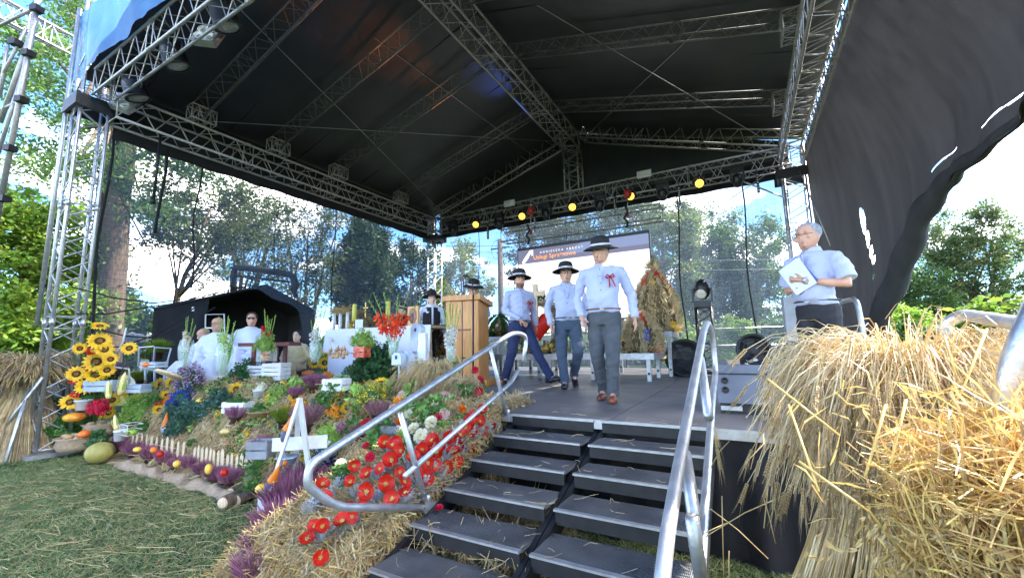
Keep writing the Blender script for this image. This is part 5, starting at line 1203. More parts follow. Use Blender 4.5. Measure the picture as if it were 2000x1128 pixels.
a = MB(); a.lathe([(.05, 0), (.045, .02), (.012, .04), (.009, .22)], 12); a.build('stand', BR, t)
a = MB(); a.box((0, 0, .36), (.016, .012, .32)); a.box((0, 0, .41), (.13, .013, .016)); a.tube([(0, -.012, .42), (0, -.014, .30)], [.009, .005], 6); a.build('cross', BR, t)
q = ALT(700, -.25); t = thing('open_book', 'small white book standing open between candle and crucifix', 'book', q, .1)
for sx in (-1, 1): a = MB(); a.box((sx*.05, 0, .09), (.10, .012, .17), sx*.35); a.build('cover', WHITEC, t)
q = ALT(807, .0); t = thing('framed_icon', 'small arched holy picture in a gold frame at the end of the altar', 'picture', q, -.1)
a = MB(); a.box((0, 0, .19), (.30, .03, .38)); a.build('frame', mat('gilt_frame', (.62, .36, .14), .4, .3), t)
a = MB(); a.lathe([(.10, 0), (.10, .012), (.0, .013)], 18, Matrix.Translation((0, -.018, .20)) @ Matrix.Rotation(math.pi/2, 4, 'X') @ Matrix.Diagonal((1, 1.5, 1, 1))); a.build('arch', mat('rose_ground', (.62, .30, .24), .6), t)
a = MB(); a.lathe([(.055, 0), (.055, .01), (.0, .011)], 18, Matrix.Translation((0, -.032, .16)) @ Matrix.Rotation(math.pi/2, 4, 'X') @ Matrix.Diagonal((1, 1.9, 1, 1))); a.build('veiled_shape', mat('brown_veil', (.22, .12, .09), .6), t)
# ---------------------------------------------------------------- black marquee behind the clergy
tl = [(300, 600), (520, 556), (612, 606)]
TA, TB_, TC_ = atd(300, 603, 9.6), atd(455, 572, 10.4), atd(612, 606, 11.2); TP = atd(520, 557, 10.8)
mq = thing('black_marquee', 'open-fronted black gabled marquee behind the seated priests', 'marquee', (0, 0, 0))
bk = Vector((-.55, .85, 0)).normalized()*-1 if False else Vector((-.95, .35, 0))*2.6
def lowr(p): return V3(p.x, p.y, 0)
a = MB(); a.add([TA, TP, TP+bk, TA+bk], [(0, 1, 2, 3)], 0, False); a.build('roof_sheet', BLACKF, mq)
a = MB(); a.add([TP, TC_, TC_+bk, TP+bk], [(0, 1, 2, 3)], 0, False); a.build('roof_sheet', BLACKF, mq)
a = MB(); a.add([TA+bk, TP+bk, TC_+bk, lowr(TC_)+bk, lowr(TA)+bk], [(0, 1, 2, 3, 4)], 0, False); a.build('back_wall', BLACKF, mq)
a = MB(); a.add([TC_, TC_+bk, lowr(TC_)+bk, lowr(TC_)], [(0, 1, 2, 3)], 0, False); a.build('side_wall', BLACKF, mq)
a = MB()
def drape(u, v):
    p = TA.lerp(TP, u*.47); q = lowr(atd(300+u*75, 700, 9.4)); r_ = p.lerp(V3(q.x, q.y, 0), v)
    return r_+Vector((.05*math.sin(u*22+v*3), -.06*math.sin(u*17), 0))*v
a.grid(drape, 40, 12); a.build('side_curtain', BLACKF, mq)
a = MB(); a.tube([TC_, lowr(TC_)], .03, 6); a.build('post', BLACKM, mq); a = MB(); a.tube([TA, TP, TC_], .035, 6); a.build('gable_edge', BLACKF, mq)
a = MB(); a.box(atd(377, 603, 9.1), (.07, .02, .09)); a.build('white_tag', WHITEP, mq)
# second black backdrop wall inside
P = atd(460, 640, 9.4)
a = MB(); a.box((P.x-.6, P.y+.9, 1.2), (.04, .04, .04)); 
t = thing('display_stand', 'white rectangular metal frame standing inside the black marquee', 'display stand', (0, 0, 0))
for pts in (((400, 690), (402, 614), (438, 613), (440, 690)), ((402, 640), (438, 640))):
    a = MB(); a.tube([atd(x, y, 9.3) for x, y in pts], .016, 5); a.build('bar', WHITEP, t)
lf = thing('lighting_arch', 'black padded metal arch rising over the marquee roof', 'lighting arch', (0, 0, 0))
for pts, r_ in ((((456, 570), (456, 540), (459, 522), (490, 524), (560, 535), (573, 540), (577, 556), (573, 568)), .09), (((462, 538), (565, 550)), .035), (((573, 568), (578, 580)), .06)):
    a = MB(); a.tube([atd(x, y, 11.2) for x, y in pts], r_, 6); a.build('tube', BLACKF, lf)
# ---------------------------------------------------------------- sound and light gear at the sunny side
P = Dk(1382, 716); P = V3(P.x, min(P.y, 9.0), DECK); P = V3(ony(1382, 700, 8.9).x, 8.9, DECK)
top = ony(1382, 600, 8.9).z-DECK
lt = truss('light_tower', (P.x, P.y, DECK+.05), (P.x, P.y, DECK+top), X_, Y_, .27, .27, .3, .02, .009, None, BLACKM, label='short black truss column with a moving head lamp on top', cat='light tower')
a = MB(); a.box((P.x, P.y, DECK+.03), (.5, .5, .05)); a.build('base_plate', BLACKM, lt)
a = MB(); a.box((P.x, P.y, DECK+top+.06), (.30, .28, .14)); a.build('lamp_base', BLACKP, lt)
a = MB(); a.ball((P.x, P.y, DECK+top+.36), (.15, .16, .21), 14); a.build('lamp_head', BLACKP, lt)
a = MB(); a.lathe([(.10, 0), (.10, .03), (.06, .035)], 14, Matrix.Translation((P.x-.02, P.y-.11, DECK+top+.26)) @ Matrix.Rotation(2.0, 4, 'X')); a.build('lamp_lens', LENS, lt)
for sx in (-1, 1): a = MB(); a.box((P.x+sx*.17, P.y, DECK+top+.25), (.04, .14, .26)); a.build('yoke_arm', BLACKP, lt)
def roundspk(name, label, P, s, cat, M_=None, fan=False):
    t = thing(name, label, cat, P)
    a = MB(); a.box((0, .12, s*.42), (s*.95, .42, s*.84)); a.build('cabinet', BLACKP, t)
    T = Matrix.Translation((0, -.12, s*.52)) @ Matrix.Rotation(math.pi/2-.15, 4, 'X')
    a = MB(); a.lathe([(s*.54, -.05), (s*.56, .02), (s*.50, .05), (s*.47, .02), (s*.2, -.03), (.01, -.04)], 26, T); a.build('rim', BLACKM, t)
    if fan:
        for k in range(4):
            b = MB(); b.add([(.03, 0, -.01), (s*.42, -.06, .0), (s*.44, .08, .02), (.04, .03, .01)], [(0, 1, 2, 3)], 0, True, T @ Matrix.Rotation(k*math.pi/2+.3, 4, 'Z')); b.build('blade', BLACKM, t)
        b = MB()
        for k in range(3): r_ = s*(.18+.14*k); b.tube([T @ V3(r_*math.cos(q*.524), r_*math.sin(q*.524), .055) for q in range(13)], .004, 4)
        b.build('guard', BLACKM, t)
    return t
roundspk('drum_fan', 'large round black fan behind the aluminium table and handrail', V3(ony(1340, 714, 8.3).x, 8.3, DECK), .62, 'fan', fan=True)
sub_ = ony(1448, 712, 4.4); CB = Dk(1400, 812)
GREYC = mat('grey_flightcase', (.16, .18, .22), .45, 0, (.12, .135, .17), 3, .15, 90)
cx0, cx1, cy, cz0, cz1 = ony(1402, 770, 4.0).x, ony(1518, 770, 4.0).x, 4.0, DECK, ony(1450, 712, 4.0).z
fc = thing('flight_case', 'blue-grey case with recessed screws behind the straight handrail', 'flight case', ((cx0+cx1)/2, cy+.3, DECK))
a = MB(); a.box((0, 0, .09+(cz1-cz0-.09)/2), (cx1-cx0, .6, cz1-cz0-.09)); a.build('shell', GREYC, fc)
a = MB(); a.box((0, .02, .045), (cx1-cx0-.02, .56, .09)); bs_ = a.build('plinth', BLACKM, fc)
a = MB(); a.box((0, 0, cz1-cz0-.075), (cx1-cx0+.012, .612, .012)); a.build('lid_seam', BLACKM, fc)
a = MB(); a.box((-.12, -.265, .045), (.16, .012, .035)); a.build('label_plate', ALU, bs_)
for sx in (-1, 1):
    for z in (.20, cz1-cz0-.13): a = MB(); a.lathe([(.028, 0), (.028, .008), (.016, .006), (.012, -.004)], 14, Matrix.Translation((sx*(cx1-cx0)*.36, -.305, z)) @ Matrix.Rotation(math.pi/2, 4, 'X')); a.build('screw_cup', BLACKM, fc)
P = V3(ony(1475, 712, 4.15).x, 4.2, cz1)
roundspk('monitor_fan', 'small round black fan standing on the flight case', P, .24, 'fan', fan=True)
for x, l, c in ((1432, 'small crumpled packet on the flight case', (.5, .35, .3)), (1468, 'small white box in front of the little fan', (.7, .72, .75))):
    q = ony(x, 708, 4.02); t = MB(); t.box((q.x, q.y+.05, cz1+.02), (.09, .05, .035), .3); t.ball((q.x+.03, q.y+.05, cz1+.04), (.02, .02, .012), 6); tag(t.build('packet', mat('packet', c, .5)), l, 'packet')
gb = thing('grey_board', 'pale grey upright panel standing beside the grey-haired man', 'panel', V3(ony(1545, 640, 6.2).x, 6.2, DECK), .5)
a = MB(); a.box((0, 0, .58), (.15, .05, 1.12)); a.build('panel', mat('grey_panel', (.3, .31, .33), .5), gb); a = MB(); a.box((0, 0, .02), (.36, .3, .03)); a.build('foot', BLACKM, gb)
# cantor's little red table on white crates
P = atd(528, 672, 6.7)
RT = mat('oxblood_cloth', (.16, .02, .018), .5, 0, (.10, .014, .012))
tt = thing('small_table', 'small oxblood red table on white slatted crate before the seated priest', 'table', (P.x, P.y, DECK), .45)
hh = P.z-DECK
a = MB(); a.box((0, 0, hh), (.84, .34, .055)); a.build('table_top', RT, tt)
for sx in (-1, 1):
    for sy in (-1, 1): a = MB(); a.box((sx*.18, sy*.12, hh/2), (.05, .05, hh-.03)); a.build('leg', RT, tt)
def crate(name, label, P, d, rz, ma=WHITEP, n=3, cat='crate', grp=None, pot=False):
    t = thing(name, label, cat, P, rz, grp); w_, l, h = d
    for s in (-1, 1):
        for k in range(n):
            z = h*(k+.5)/n
            a = MB(); a.box((0, s*l/2, z), (w_, .012, h/n-.012)); a.build('slat', ma, t)
            a = MB(); a.box((s*w_/2, 0, z), (.012, l-.014, h/n-.012)); a.build('slat', ma, t)
        for s2 in (-1, 1): a = MB(); a.box((s*(w_/2-.018), s2*(l/2-.018), h/2), (.022, .022, h)); a.build('corner_post', ma, t)
    a = MB(); a.box((0, 0, .012), (w_-.03, l-.03, .012)); a.build('bottom', ma, t)
    return t
q = atd(540, 725, 6.3)
crate('wooden_crate', 'white slatted crate standing upright under the red gladioli vase', (q.x, q.y, q.z-.13), (.30, .24, .26), .4, n=4, grp='white slatted crates')
q = atd(508, 725, 6.5)
crate('wooden_crate', 'white slatted crate beside the upright one at the table foot', (q.x, q.y, q.z-.12), (.26, .24, .22), .4, n=4, grp='white slatted crates')
# ---------------------------------------------------------------- straw bank under the display
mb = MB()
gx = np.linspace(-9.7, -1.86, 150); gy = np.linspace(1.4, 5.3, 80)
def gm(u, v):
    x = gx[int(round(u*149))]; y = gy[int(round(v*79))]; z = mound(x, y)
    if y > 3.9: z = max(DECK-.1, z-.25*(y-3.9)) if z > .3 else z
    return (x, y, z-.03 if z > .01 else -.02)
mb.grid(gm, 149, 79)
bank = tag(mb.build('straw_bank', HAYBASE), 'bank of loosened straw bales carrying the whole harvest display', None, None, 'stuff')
def hay():
    while True:
        x, y = rng.uniform(-9.6, -1.9), rng.uniform(1.5, 3.9); z = mound(x, y)
        if z > .05: break
    a = rng.uniform(0, 6.28); s = (mound(x+.05*math.cos(a), y+.05*math.sin(a))-mound(x-.05*math.cos(a), y-.05*math.sin(a)))/.1
    return (x, y, z+rng.uniform(-.03, .05)), (math.cos(a), math.sin(a), s+rng.normal(0, .32))
strawbits('straw', 34000, hay, (.07, .32), .0034, [STRAW, STRAWD, STRAWP], 'loose straw covering the bank under the display', mi=(.5, .25, .25))
def hay2():
    while True:
        x, y = rng.uniform(-3.3, -1.85), rng.uniform(1.4, 3.3); z = mound(x, y)
        if z > .03: break
    a = rng.normal(-.6, 1.1)
    return (x, y, z+rng.uniform(-.03, .04)), (math.cos(a), math.sin(a), rng.normal(-.3, .45))
strawbits('straw', 14000, hay2, (.08, .28), .0022, [STRAW, STRAWG], 'golden straw tumbling beside the stairs', mi=(.7, .3))
def hay3(): return (rng.uniform(-1.85, -1.1), rng.uniform(2.0, 2.9), rng.uniform(.0, .28)+rng.uniform(0, .12)), (rng.normal(0, .5), rng.normal(-.5, .6), rng.normal(-.2, .5))
strawbits('straw', 2600, hay3, (.1, .3), .002, [STRAW, STRAWD], 'straw spilling under the open treads of the stairs', mi=(.8, .2))
# ---------------------------------------------------------------- generators for plants
def spin(n, fn, ma, name, parent, sides=4):
    """tapered spindles; fn(rng) -> base, dir, length, radius"""
    V = []
    for i in range(n):
        P_, d, l, r_ = fn(); P_ = np.array(P_, float); d = np.array(d, float); d /= np.linalg.norm(d)+1e-9
        u = np.cross(d, (.31, .77, .52)); u /= np.linalg.norm(u)+1e-9; v = np.cross(d, u); q = P_+d*l*.45; e = P_+d*l
        c = [q+u*r_, q+v*r_, q-u*r_, q-v*r_]
        for k in range(4): V += [P_, c[k], e, c[(k+1) % 4]]
    return tag(obj(name, npmesh(name, np.array(V), 4, ma), parent), None, None, None, 'stuff')
def dome(name, parent, n, rad, size, ma, seed=3, zc=0, fl=.8, cl=40, shell=.75):
    r_ = np.random.default_rng(seed); o, _ = None, None
    cc = r_.normal(size=(cl, 3)); cc[:, 2] = np.abs(cc[:, 2]); cc /= np.linalg.norm(cc, axis=1)[:, None]; cc *= r_.uniform(shell, 1, (cl, 1))
    q = r_.normal(size=(n, 3)); q /= np.linalg.norm(q, axis=1)[:, None]; q *= .22*r_.uniform(.2, 1, (n, 1))
    P_ = (cc[r_.integers(0, cl, n)]+q)*np.array(rad)+np.array((0, 0, zc))
    a = r_.normal(size=(n, 3)); a /= np.linalg.norm(a, axis=1)[:, None]; b = np.cross(a, r_.normal(size=(n, 3))); b /= np.linalg.norm(b, axis=1)[:, None]
    s = (size*r_.uniform(.6, 1.2, n))[:, None]
    V = np.stack([P_-a*s, P_+b*s*.6, P_+a*s, P_-b*s*.6], 1).reshape(-1, 3)
    return tag(obj(name, npmesh(name, V, 4, ma), parent), None, None, None, 'stuff')
CAMV = lambda P: (V3(0, 0, EYE[2]+.25)-P).normalized()
# heather
def heather_proto(ma, label, seed):
    t = thing('heather', label, 'heather', (0, 0, 0), 0, 'potted heathers'); rr = np.random.default_rng(seed)
    a = MB(); a.lathe([(.05, 0), (.062, .09), (.066, .09), (.06, .10), (.0, .095)], 12); a.build('pot', TERRA, t)
    def f():
        w_ = rr.uniform(0, 6.28); r_ = rr.uniform(0, 1)**.6; return (.045*r_*math.cos(w_), .045*r_*math.sin(w_), .08), (r_*.9*math.cos(w_)+rr.normal(0, .12), r_*.9*math.sin(w_)+rr.normal(0, .12), 1), rr.uniform(.13, .22), .0062
    spin(330, f, ma, 'flower_spikes', t)
    spin(60, lambda: ((0, 0, .07), (rr.normal(0, 1), rr.normal(0, 1), .5), rr.uniform(.07, .12), .008), GREEND, 'leaves', t)
    return proto(t)
HP1 = heather_proto(HEATH, 'x', 41); HP2 = heather_proto(HEATHL, 'x', 42)
GH = heather_proto(mat('lime_heath', (.36, .46, .04), .7, 0, (.22, .34, .03), 20, var=.3, leaf=.3), 'x', 43)
def hsc(o, P, px, k=.30): s = m(P, px)*1.12/k; o.matrix_basis = Matrix.Translation(P) @ Matrix.Rotation(rnd.uniform(0, 6), 4, 'Z') @ Matrix.Scale(s, 4)
heath = [(232, 893, 40, 'at the pumpkin end of the burlap strip'), (262, 902, 40, 'second from the pumpkin along the burlap strip'), (292, 908, 40, 'in front of the first pickets with a yellow gourd'), (322, 915, 36, 'beside the red pepper on the burlap strip'), (345, 925, 34, 'below the gap between the two picket runs'), (372, 928, 38, 'below the first picket of the longer picket run'), (396, 938, 38, 'beside the upright yellow gourd'), (420, 950, 40, 'behind the red gourd on the burlap strip'), (448, 958, 44, 'at the log end of the burlap strip')]
for i, (x, y, s, l) in enumerate(heath):
    P = onz(x, y, .02); o = HP1 if i == 0 else dup(HP1); o['label'] = 'purple heather '+l; hsc(o, P, s)
more = [(217, 748, 44, 'in the grey-blue planter among the sunflowers', HP1), (272, 752, 30, 'in the small planter below the white chair', GH), (306, 702, 40, 'on the small white chair', GH), (613, 768, 40, 'beside the striped orange pumpkin', HP1), (459, 828, 36, 'on the straw below the moss-filled box', HP1), (600, 850, 62, 'tall and brownish behind the white trestle', HP2), (508, 885, 34, 'in the grey crate behind the pickets', HP1), (742, 690, 40, 'in burlap under the altar cloth', HP1), (790, 682, 42, 'in burlap beside the grey birdhouse', HP2), (737, 826, 46, 'below the yellow button flowers', HP2), (553, 838, 44, 'lime green heath by the orange-capped gnome', GH), (568, 965, 46, 'lime green heath on the lower trestle shelf', GH), (578, 783, 30, 'small purple heather near the trestle top', HP1), (700, 860, 34, 'greyish heather under the crimson rose', HP2)]
first2 = [True, True]
for x, y, s, l, pr in more:
    P = onm(x, y)
    if pr is HP2 and first2[0]: o = HP2; first2[0] = False
    elif pr is GH and first2[1]: o = GH; first2[1] = False
    else: o = dup(pr)
    o['label'] = l if 'heath' in l else ('mauve heather ' if pr is HP2 else 'heather ')+l
    if pr is GH and 'heath' not in l: o['label'] = 'green budded heather '+l
    hsc(o, P, s)
# tall heather running down to the lawn beside the trestle
for i, (x, y, h) in enumerate(((585, 1000, 75), (560, 1030, 80), (545, 1075, 80), (525, 1128, 80), (500, 1160, 70))):
    P = onz(x, y, .0); o = dup(HP1); o['label'] = 'tall purple heather beside the poppy bank, '+['next to the trestle foot', 'second down from the trestle', 'halfway down to the lawn edge', 'lowest but one toward the lawn', 'cut by the lower edge of the view'][i]; hsc(o, P, h*1.25)
# sunflowers
def sunflower_proto():
    t = thing('sunflower', 'x', 'sunflower', (0, 0, 0), 0, 'sunflowers in the display')
    for ring, (n, r0, r1, z) in enumerate(((17, .36, 1.0, .02), (15, .34, .86, .07))):
        a = MB()
        for k in range(n):
            q = 2*math.pi*(k+.5*ring)/n+rnd.uniform(-.08, .08); w_ = .13; dz = rnd.uniform(-.08, .14)
            pts = [(r0, -w_*.6, z), (r0, w_*.6, z), (r0+(r1-r0)*.55, w_*1.05, z+.10+dz), (r0+(r1-r0)*.55, -w_*1.05, z+.10+dz), (r1*rnd.uniform(.92, 1.05), 0, z+.02+dz)]
            M_ = Matrix.Rotation(q, 4, 'Z'); a.add(pts, [(0, 1, 2, 3), (3, 2, 4)], 0, True, M_)
        a.build('petals', YEL, t)
    a = MB(); a.lathe([(.40, .0), (.42, .06), (.33, .13), (.15, .10), (.01, .07)], 18); a.build('seed_disc', BROWN, t)
    a = MB(); a.lathe([(.19, .115), (.15, .135), (.11, .105)], 16); a.build('disc_ring', mat('ring_gold', (.45, .20, .03), .9, 0, (.2, .08, .01), 60, .5, 150), t)
    a = MB(); a.lathe([(.05, -.25), (.10, -.15), (.42, -.03), (.40, .01)], 12); 
    for k in range(9): q = k*.7; a.add([(.3*math.cos(q), .3*math.sin(q), -.03), (.62*math.cos(q), .62*math.sin(q), -.10), (.3*math.cos(q+.5), .3*math.sin(q+.5), -.03)], [(0, 1, 2)])
    a.build('sepals', GREEN, t)
    return proto(t)
SF = sunflower_proto(); sfu = [False]
def sflower(x, y, px, label, tiltd=(0, 0, 0), d=None, stem=None, P=None):
    P = P or (atd(x, y, d) if d else onm(x, y, .06)); n = CAMV(P)+Vector(tiltd)
    o = SF if not sfu[0] else dup(SF); sfu[0] = True
    o['label'] = label; o.matrix_basis = at(P, n, m(P, px)*.57, rnd.uniform(0, 6))
    if stem:
        q = o.matrix_basis.inverted() @ (Vector(stem)); a = MB()
        a.tube([(0, 0, -.12), (0, 0, -.5), Vector((0, 0, -.5)).lerp(q, .5)+Vector((0, 0, -.3)), q], .055, 5)
        for k in range(2):
            c = Vector((0, 0, -.5)).lerp(q, .3+.3*k); e = q.cross(Vector((0, 0, 1))).normalized()*(1 if k else -1)
            a.add([c, c+e*.7+Vector((0, 0, .35)), c+e*1.5, c+e*.7-Vector((0, 0, .3))], [(0, 1, 2, 3)])
        a.build('stem', GREEN, o)
    return o
B0 = atd(190, 800, 6.3)
def stm(x): p = atd(x, 830, 6.3); return (p.x, p.y, max(.05, p.z-.2))
for x, y, s, l, td in [(195, 637, 26, 'highest sunflower, tipped back at the top of the tall group', (0, 0, 1.4)), (195, 666, 37, 'big sunflower just under the highest one', (0, 0, .5)), (204, 682, 30, 'sunflower squeezed between the two biggest of the tall group', (0, 0, .2)), (253, 680, 26, 'lone sunflower on a bare stem beside the tree trunk', (-.4, 0, .2)), (188, 706, 38, 'biggest sunflower in the middle of the tall group', (0, 0, .1)), (216, 701, 24, 'small sunflower touching the biggest one', (.3, 0, .1)), (209, 722, 26, 'shaded sunflower above the grey-blue planter', (0, 0, -.2)), (149, 730, 30, 'sunflower standing out before the black loudspeaker', (-.2, 0, .1)), (186, 732, 34, 'half-turned sunflower left of the grey-blue planter', (.2, 0, .8)), (156, 680, 22, 'pale washed-out sunflower beside the lattice tower', (0, 0, 0)), (169, 755, 34, 'sunflower drooping under the standing-out one', (0, 0, .7)), (137, 785, 30, 'sunflower beside the small conifer pot', (-.3, 0, .2))]:
    sflower(x, y, s, l, td, 6.1, stm(185))
for x, y, s, l, td in [(260, 768, 32, 'sunflower above the green hydrangea, facing the tower', (-.4, 0, .2)), (219, 781, 26, 'sunflower just right of the crimson celosia', (0, 0, .4)), (207, 797, 24, 'orange-yellow sunflower below the crimson celosia', (0, 0, .1)), (187, 811, 26, 'lowest sunflower over the potato sack', (0, 0, .2)), (212, 806, 20, 'small sunflower behind the lowest one', (.3, 0, 0)), (315, 749, 24, 'first of the pair of sunflowers under the wooden disc', (0, 0, .1)), (336, 747, 22, 'second of the pair of sunflowers under the wooden disc', (0, 0, .1)), (328, 771, 26, 'flattened sunflower above the blue flowers', (-.2, 0, 1.3)), (462, 760, 27, 'single upright sunflower over the moss-filled white box', (-.1, 0, .0)), (614, 707, 24, 'first of the pair of sunflowers before the altar cloth', (0, 0, 0)), (634, 708, 24, 'second of the pair of sunflowers before the altar cloth', (0, 0, 0)), (638, 685, 24, 'tilted sunflower beside the onion braid', (0, 0, 1.2)), (683, 679, 28, 'ragged yellow sunflower left of the red square pot', (0, 0, .8)), (671, 700, 22, 'sunflower half hidden behind the celosia', (0, 0, .3)), (531, 778, 24, 'sunflower seen edge-on beside the white pail', (1.3, 0, .3)), (577, 777, 26, 'flattened sunflower touching the trestle top', (0, 0, 1.4)), (762, 713, 30, 'uppermost of the stacked sunflowers under the grey birdhouse', (0, 0, 1.5)), (748, 728, 30, 'middle of the stacked sunflowers under the grey birdhouse', (-.6, 0, 1.0)), (742, 748, 32, 'lowest of the stacked sunflowers under the grey birdhouse', (-.5, 0, 1.1)), (661, 773, 28, 'sunflower facing sideways over the orange tulip', (-1.1, 0, .2)), (677, 796, 22, 'small sunflower behind the crimson rose', (.8, 0, .3)), (311, 800, 22, 'yellow flower lying near the gnome with grey beard', (.5, 0, 1.2)), (596, 792, 20, 'small sunflower right of the trestle top', (0, 0, .7))]:
    sflower(x, y, s, l, td)
# generic blossom: rose, poppy, dahlia
def blossom_proto(name, cat, petal_ma, rings, centre=None, cup=.5):
    t = thing(name, 'x', cat, (0, 0, 0))
    for (n, r_, w_, c_) in rings:
        def pet(u, v, c_=c_, r_=r_, w_=w_):
            a_ = (u-.5)*2*w_; k = v**.8*r_; return (k*math.cos(a_), k*math.sin(a_), r_*c_*v*v+.05*math.sin(u*9)*v*r_)
        a = MB(); a.grid(pet, 4, 3)
        me = a.mesh('petal', petal_ma)
        for k in range(n): obj('petal', me, t).matrix_basis = Matrix.Rotation(2*math.pi*k/n+rnd.uniform(-.15, .15)+r_*3, 4, 'Z')
    if centre:
        a = MB()
        for k in range(13):
            q = k*2.4; r_ = .27*math.sqrt(k/13); a.ball((r_*math.cos(q), r_*math.sin(q), .12), .07, 5)
        a.build('stamens', centre, t)
    a = MB(); a.lathe([(.04, -.35), (.05, -.1), (.2, -.04), (.22, .02), (.02, .03)], 8); a.build('calyx', GREEN, t)
    return proto(t)
YC = mat('stamen_yellow', (.80, .62, .16), .7)
POP = blossom_proto('poppy', 'poppy', RED, [(3, 1.0, .95, .35), (2, .92, .85, .5)], YC)
ROSE = {}
for nm, ma in (('cream', CREAM), ('crimson', CRIM), ('blush', PINKW), ('orange', ORANGE)):
    ROSE[nm] = blossom_proto('rose', 'rose', ma, [(5, 1.0, .55, .25), (5, .8, .5, .6), (4, .52, .6, 1.1), (3, .3, .7, 1.9)], YC if nm == 'cream' else None)
RED2 = blossom_proto('dahlia', 'dahlia', RED, [(8, 1.0, .3, .1), (7, .75, .3, .35)], YC)
used = {}
def blo(pr, x, y, px, label, P, n=None, stem=None, group=None, leaves=True):
    o = pr if pr.name not in used else dup(pr); used[pr.name] = 1
    n = n or (CAMV(P)+V3(rnd.uniform(-.55, .55), rnd.uniform(-.3, .3), rnd.uniform(-.2, .7)))
    o['label'] = label
    if group: o['group'] = group
    o.matrix_basis = at(P, n, m(P, px)/2, rnd.uniform(0, 6)) @ Matrix.Diagonal((rnd.uniform(.85, 1.1), rnd.uniform(.75, 1.05), rnd.uniform(.5, 1.9), 1))
    if stem:
        q = o.matrix_basis.inverted() @ Vector(stem); a = MB(); a.tube([(0, 0, -.3), Vector((0, 0, -.7)).lerp(q, .3), q], .05, 4)
        a.build('stem', GREEN, o)
    return o
def bankp(x, y, up):                          # a point hovering above the straw bank on that ray
    return onm(x, y, up)
poppies = [(750, 865), (766, 868), (784, 880), (844, 859), (825, 878), (854, 887), (873, 859), (883, 882), (899, 849), (910, 835), (923, 843), (941, 842), (937, 823), (921, 881), (926, 811), (943, 802), (961, 833), (917, 822), (630, 945), (634, 970), (678, 993), (705, 993), (669, 1018), (687, 1008), (615, 1027), (630, 1028), (599, 1052), (625, 1088), (717, 960), (753, 945), (766, 973), (790, 940), (742, 915), (781, 921), (766, 899), (753, 864), (717, 925), (685, 941), (691, 909), (791, 961), (816, 912), (830, 935), (836, 903), (825, 877), (854, 884), (849, 909), (874, 912), (891, 903), (899, 870), (774, 861), (843, 860), (881, 855), (806, 893), (862, 872)]
big = {(717, 960): 38, (753, 945): 36, (766, 973): 36, (766, 899): 34, (830, 935): 34, (816, 912): 26, (669, 1018): 34, (678, 993): 30, (705, 993): 28, (625, 1088): 34, (599, 1052): 32, (634, 970): 34, (923, 843): 24, (961, 833): 24}
named = {(625, 1088): 'lowest red poppy on the straw beside the stairs', (961, 833): 'red poppy nearest the top of the stairs, standing clear', (599, 1052): 'red poppy facing sideways over the lawn heather', (943, 802): 'highest red poppy, close under the stair top', (717, 960): 'big open red poppy inside the handrail bend', (753, 945): 'big open red poppy right of the handrail bend', (766, 973): 'large red poppy just below the lower rail', (830, 935): 'large red poppy next to the handrail post foot', (634, 970): 'red poppy inside the rounded handrail end', (630, 945): 'upper red poppy behind the rounded handrail end'}
ORD = ['first', 'second', 'third', 'fourth', 'fifth', 'sixth', 'seventh', 'eighth', 'ninth', 'tenth', 'eleventh', 'twelfth', 'thirteenth', 'fourteenth']
def zone(x, y):
    rail1 = 925-(x-600)*.695; rail2 = 930-(x-790)*.86
    if y > 990: return 'hanging below the rounded handrail end'
    if x < 722: return 'inside the rounded handrail end'
    if x < 800: return 'between the two rails, lower half' if y < rail2 else 'just under the lower rail end'
    if x < 868: return 'between the lower rail and the stair treads' if y > rail2+12 else 'along the lower rail, middle part'
    return 'in the upper cluster near the stair top' if y < 850 else 'in the cluster below the cream roses'
zc_ = {}
for (x, y) in sorted(poppies):
    P = bankp(x, y, .16); z_ = zone(x, y)
    if (x, y) in named: lab = named[(x, y)]
    else: zc_[z_] = zc_.get(z_, 0)+1; lab = 'red poppy '+z_+', '+ORD[zc_[z_]-1]+' from the lawn side'
    blo(POP, x, y, big.get((x, y), 27), lab, P, None, (P.x+rnd.uniform(-.04, .04), P.y+.06, P.z-.2), 'red poppies beside the stairs')
# dusty silver foliage under the poppies
def silver_tuft(P, n, R_, lab):
    t = thing('silver_ragwort', lab, 'silver plant', P, 0, 'silver-leaved plants in the poppy bank'); V = []
    for i in range(n):
        a = rng.uniform(0, 6.28); e = rng.uniform(.2, 1.3); d = np.array([math.cos(a)*math.cos(e), math.sin(a)*math.cos(e), math.sin(e)]); l = rng.uniform(.5, 1)*R_
        sd = np.cross(d, (0, 0, 1.)); sd /= np.linalg.norm(sd)+1e-6
        for k in range(4):
            b = d*l*(.3+.2*k); w_ = l*.16*(1-.12*k)
            for s in (-1, 1): V += [b, b+sd*s*w_+d*w_*.6, b+d*l*.2]
        V += [d*0, d*l*.5+sd*.006, d*l]
    tag(obj('leaves', npmesh('leaves', np.array(V), 3, SILVER), t), None, None, None, 'stuff')
labs = ['silver-leaved plant low on the poppy bank near the lawn', 'silver-leaved plant inside the handrail bend', 'silver-leaved plant under the poppies below the lower rail', 'silver-leaved plant half way up the poppy bank', 'silver-leaved plant high on the poppy bank by the stairs']
for i, (x, y) in enumerate([(630, 1060), (605, 1010), (640, 985), (690, 1035), (655, 960), (700, 975), (735, 985), (760, 925), (790, 985), (735, 945), (800, 925), (830, 960), (760, 890), (845, 895), (815, 950), (870, 900), (850, 925), (890, 880), (905, 895), (925, 860), (940, 850), (955, 845), (905, 850), (880, 870), (860, 940), (820, 895)]):
    P = bankp(x, y, .03); silver_tuft(P, 42, .13, labs[min(4, i//6)]+', '+ORD[i % 6 if i < 24 else i-24]+' of its patch')
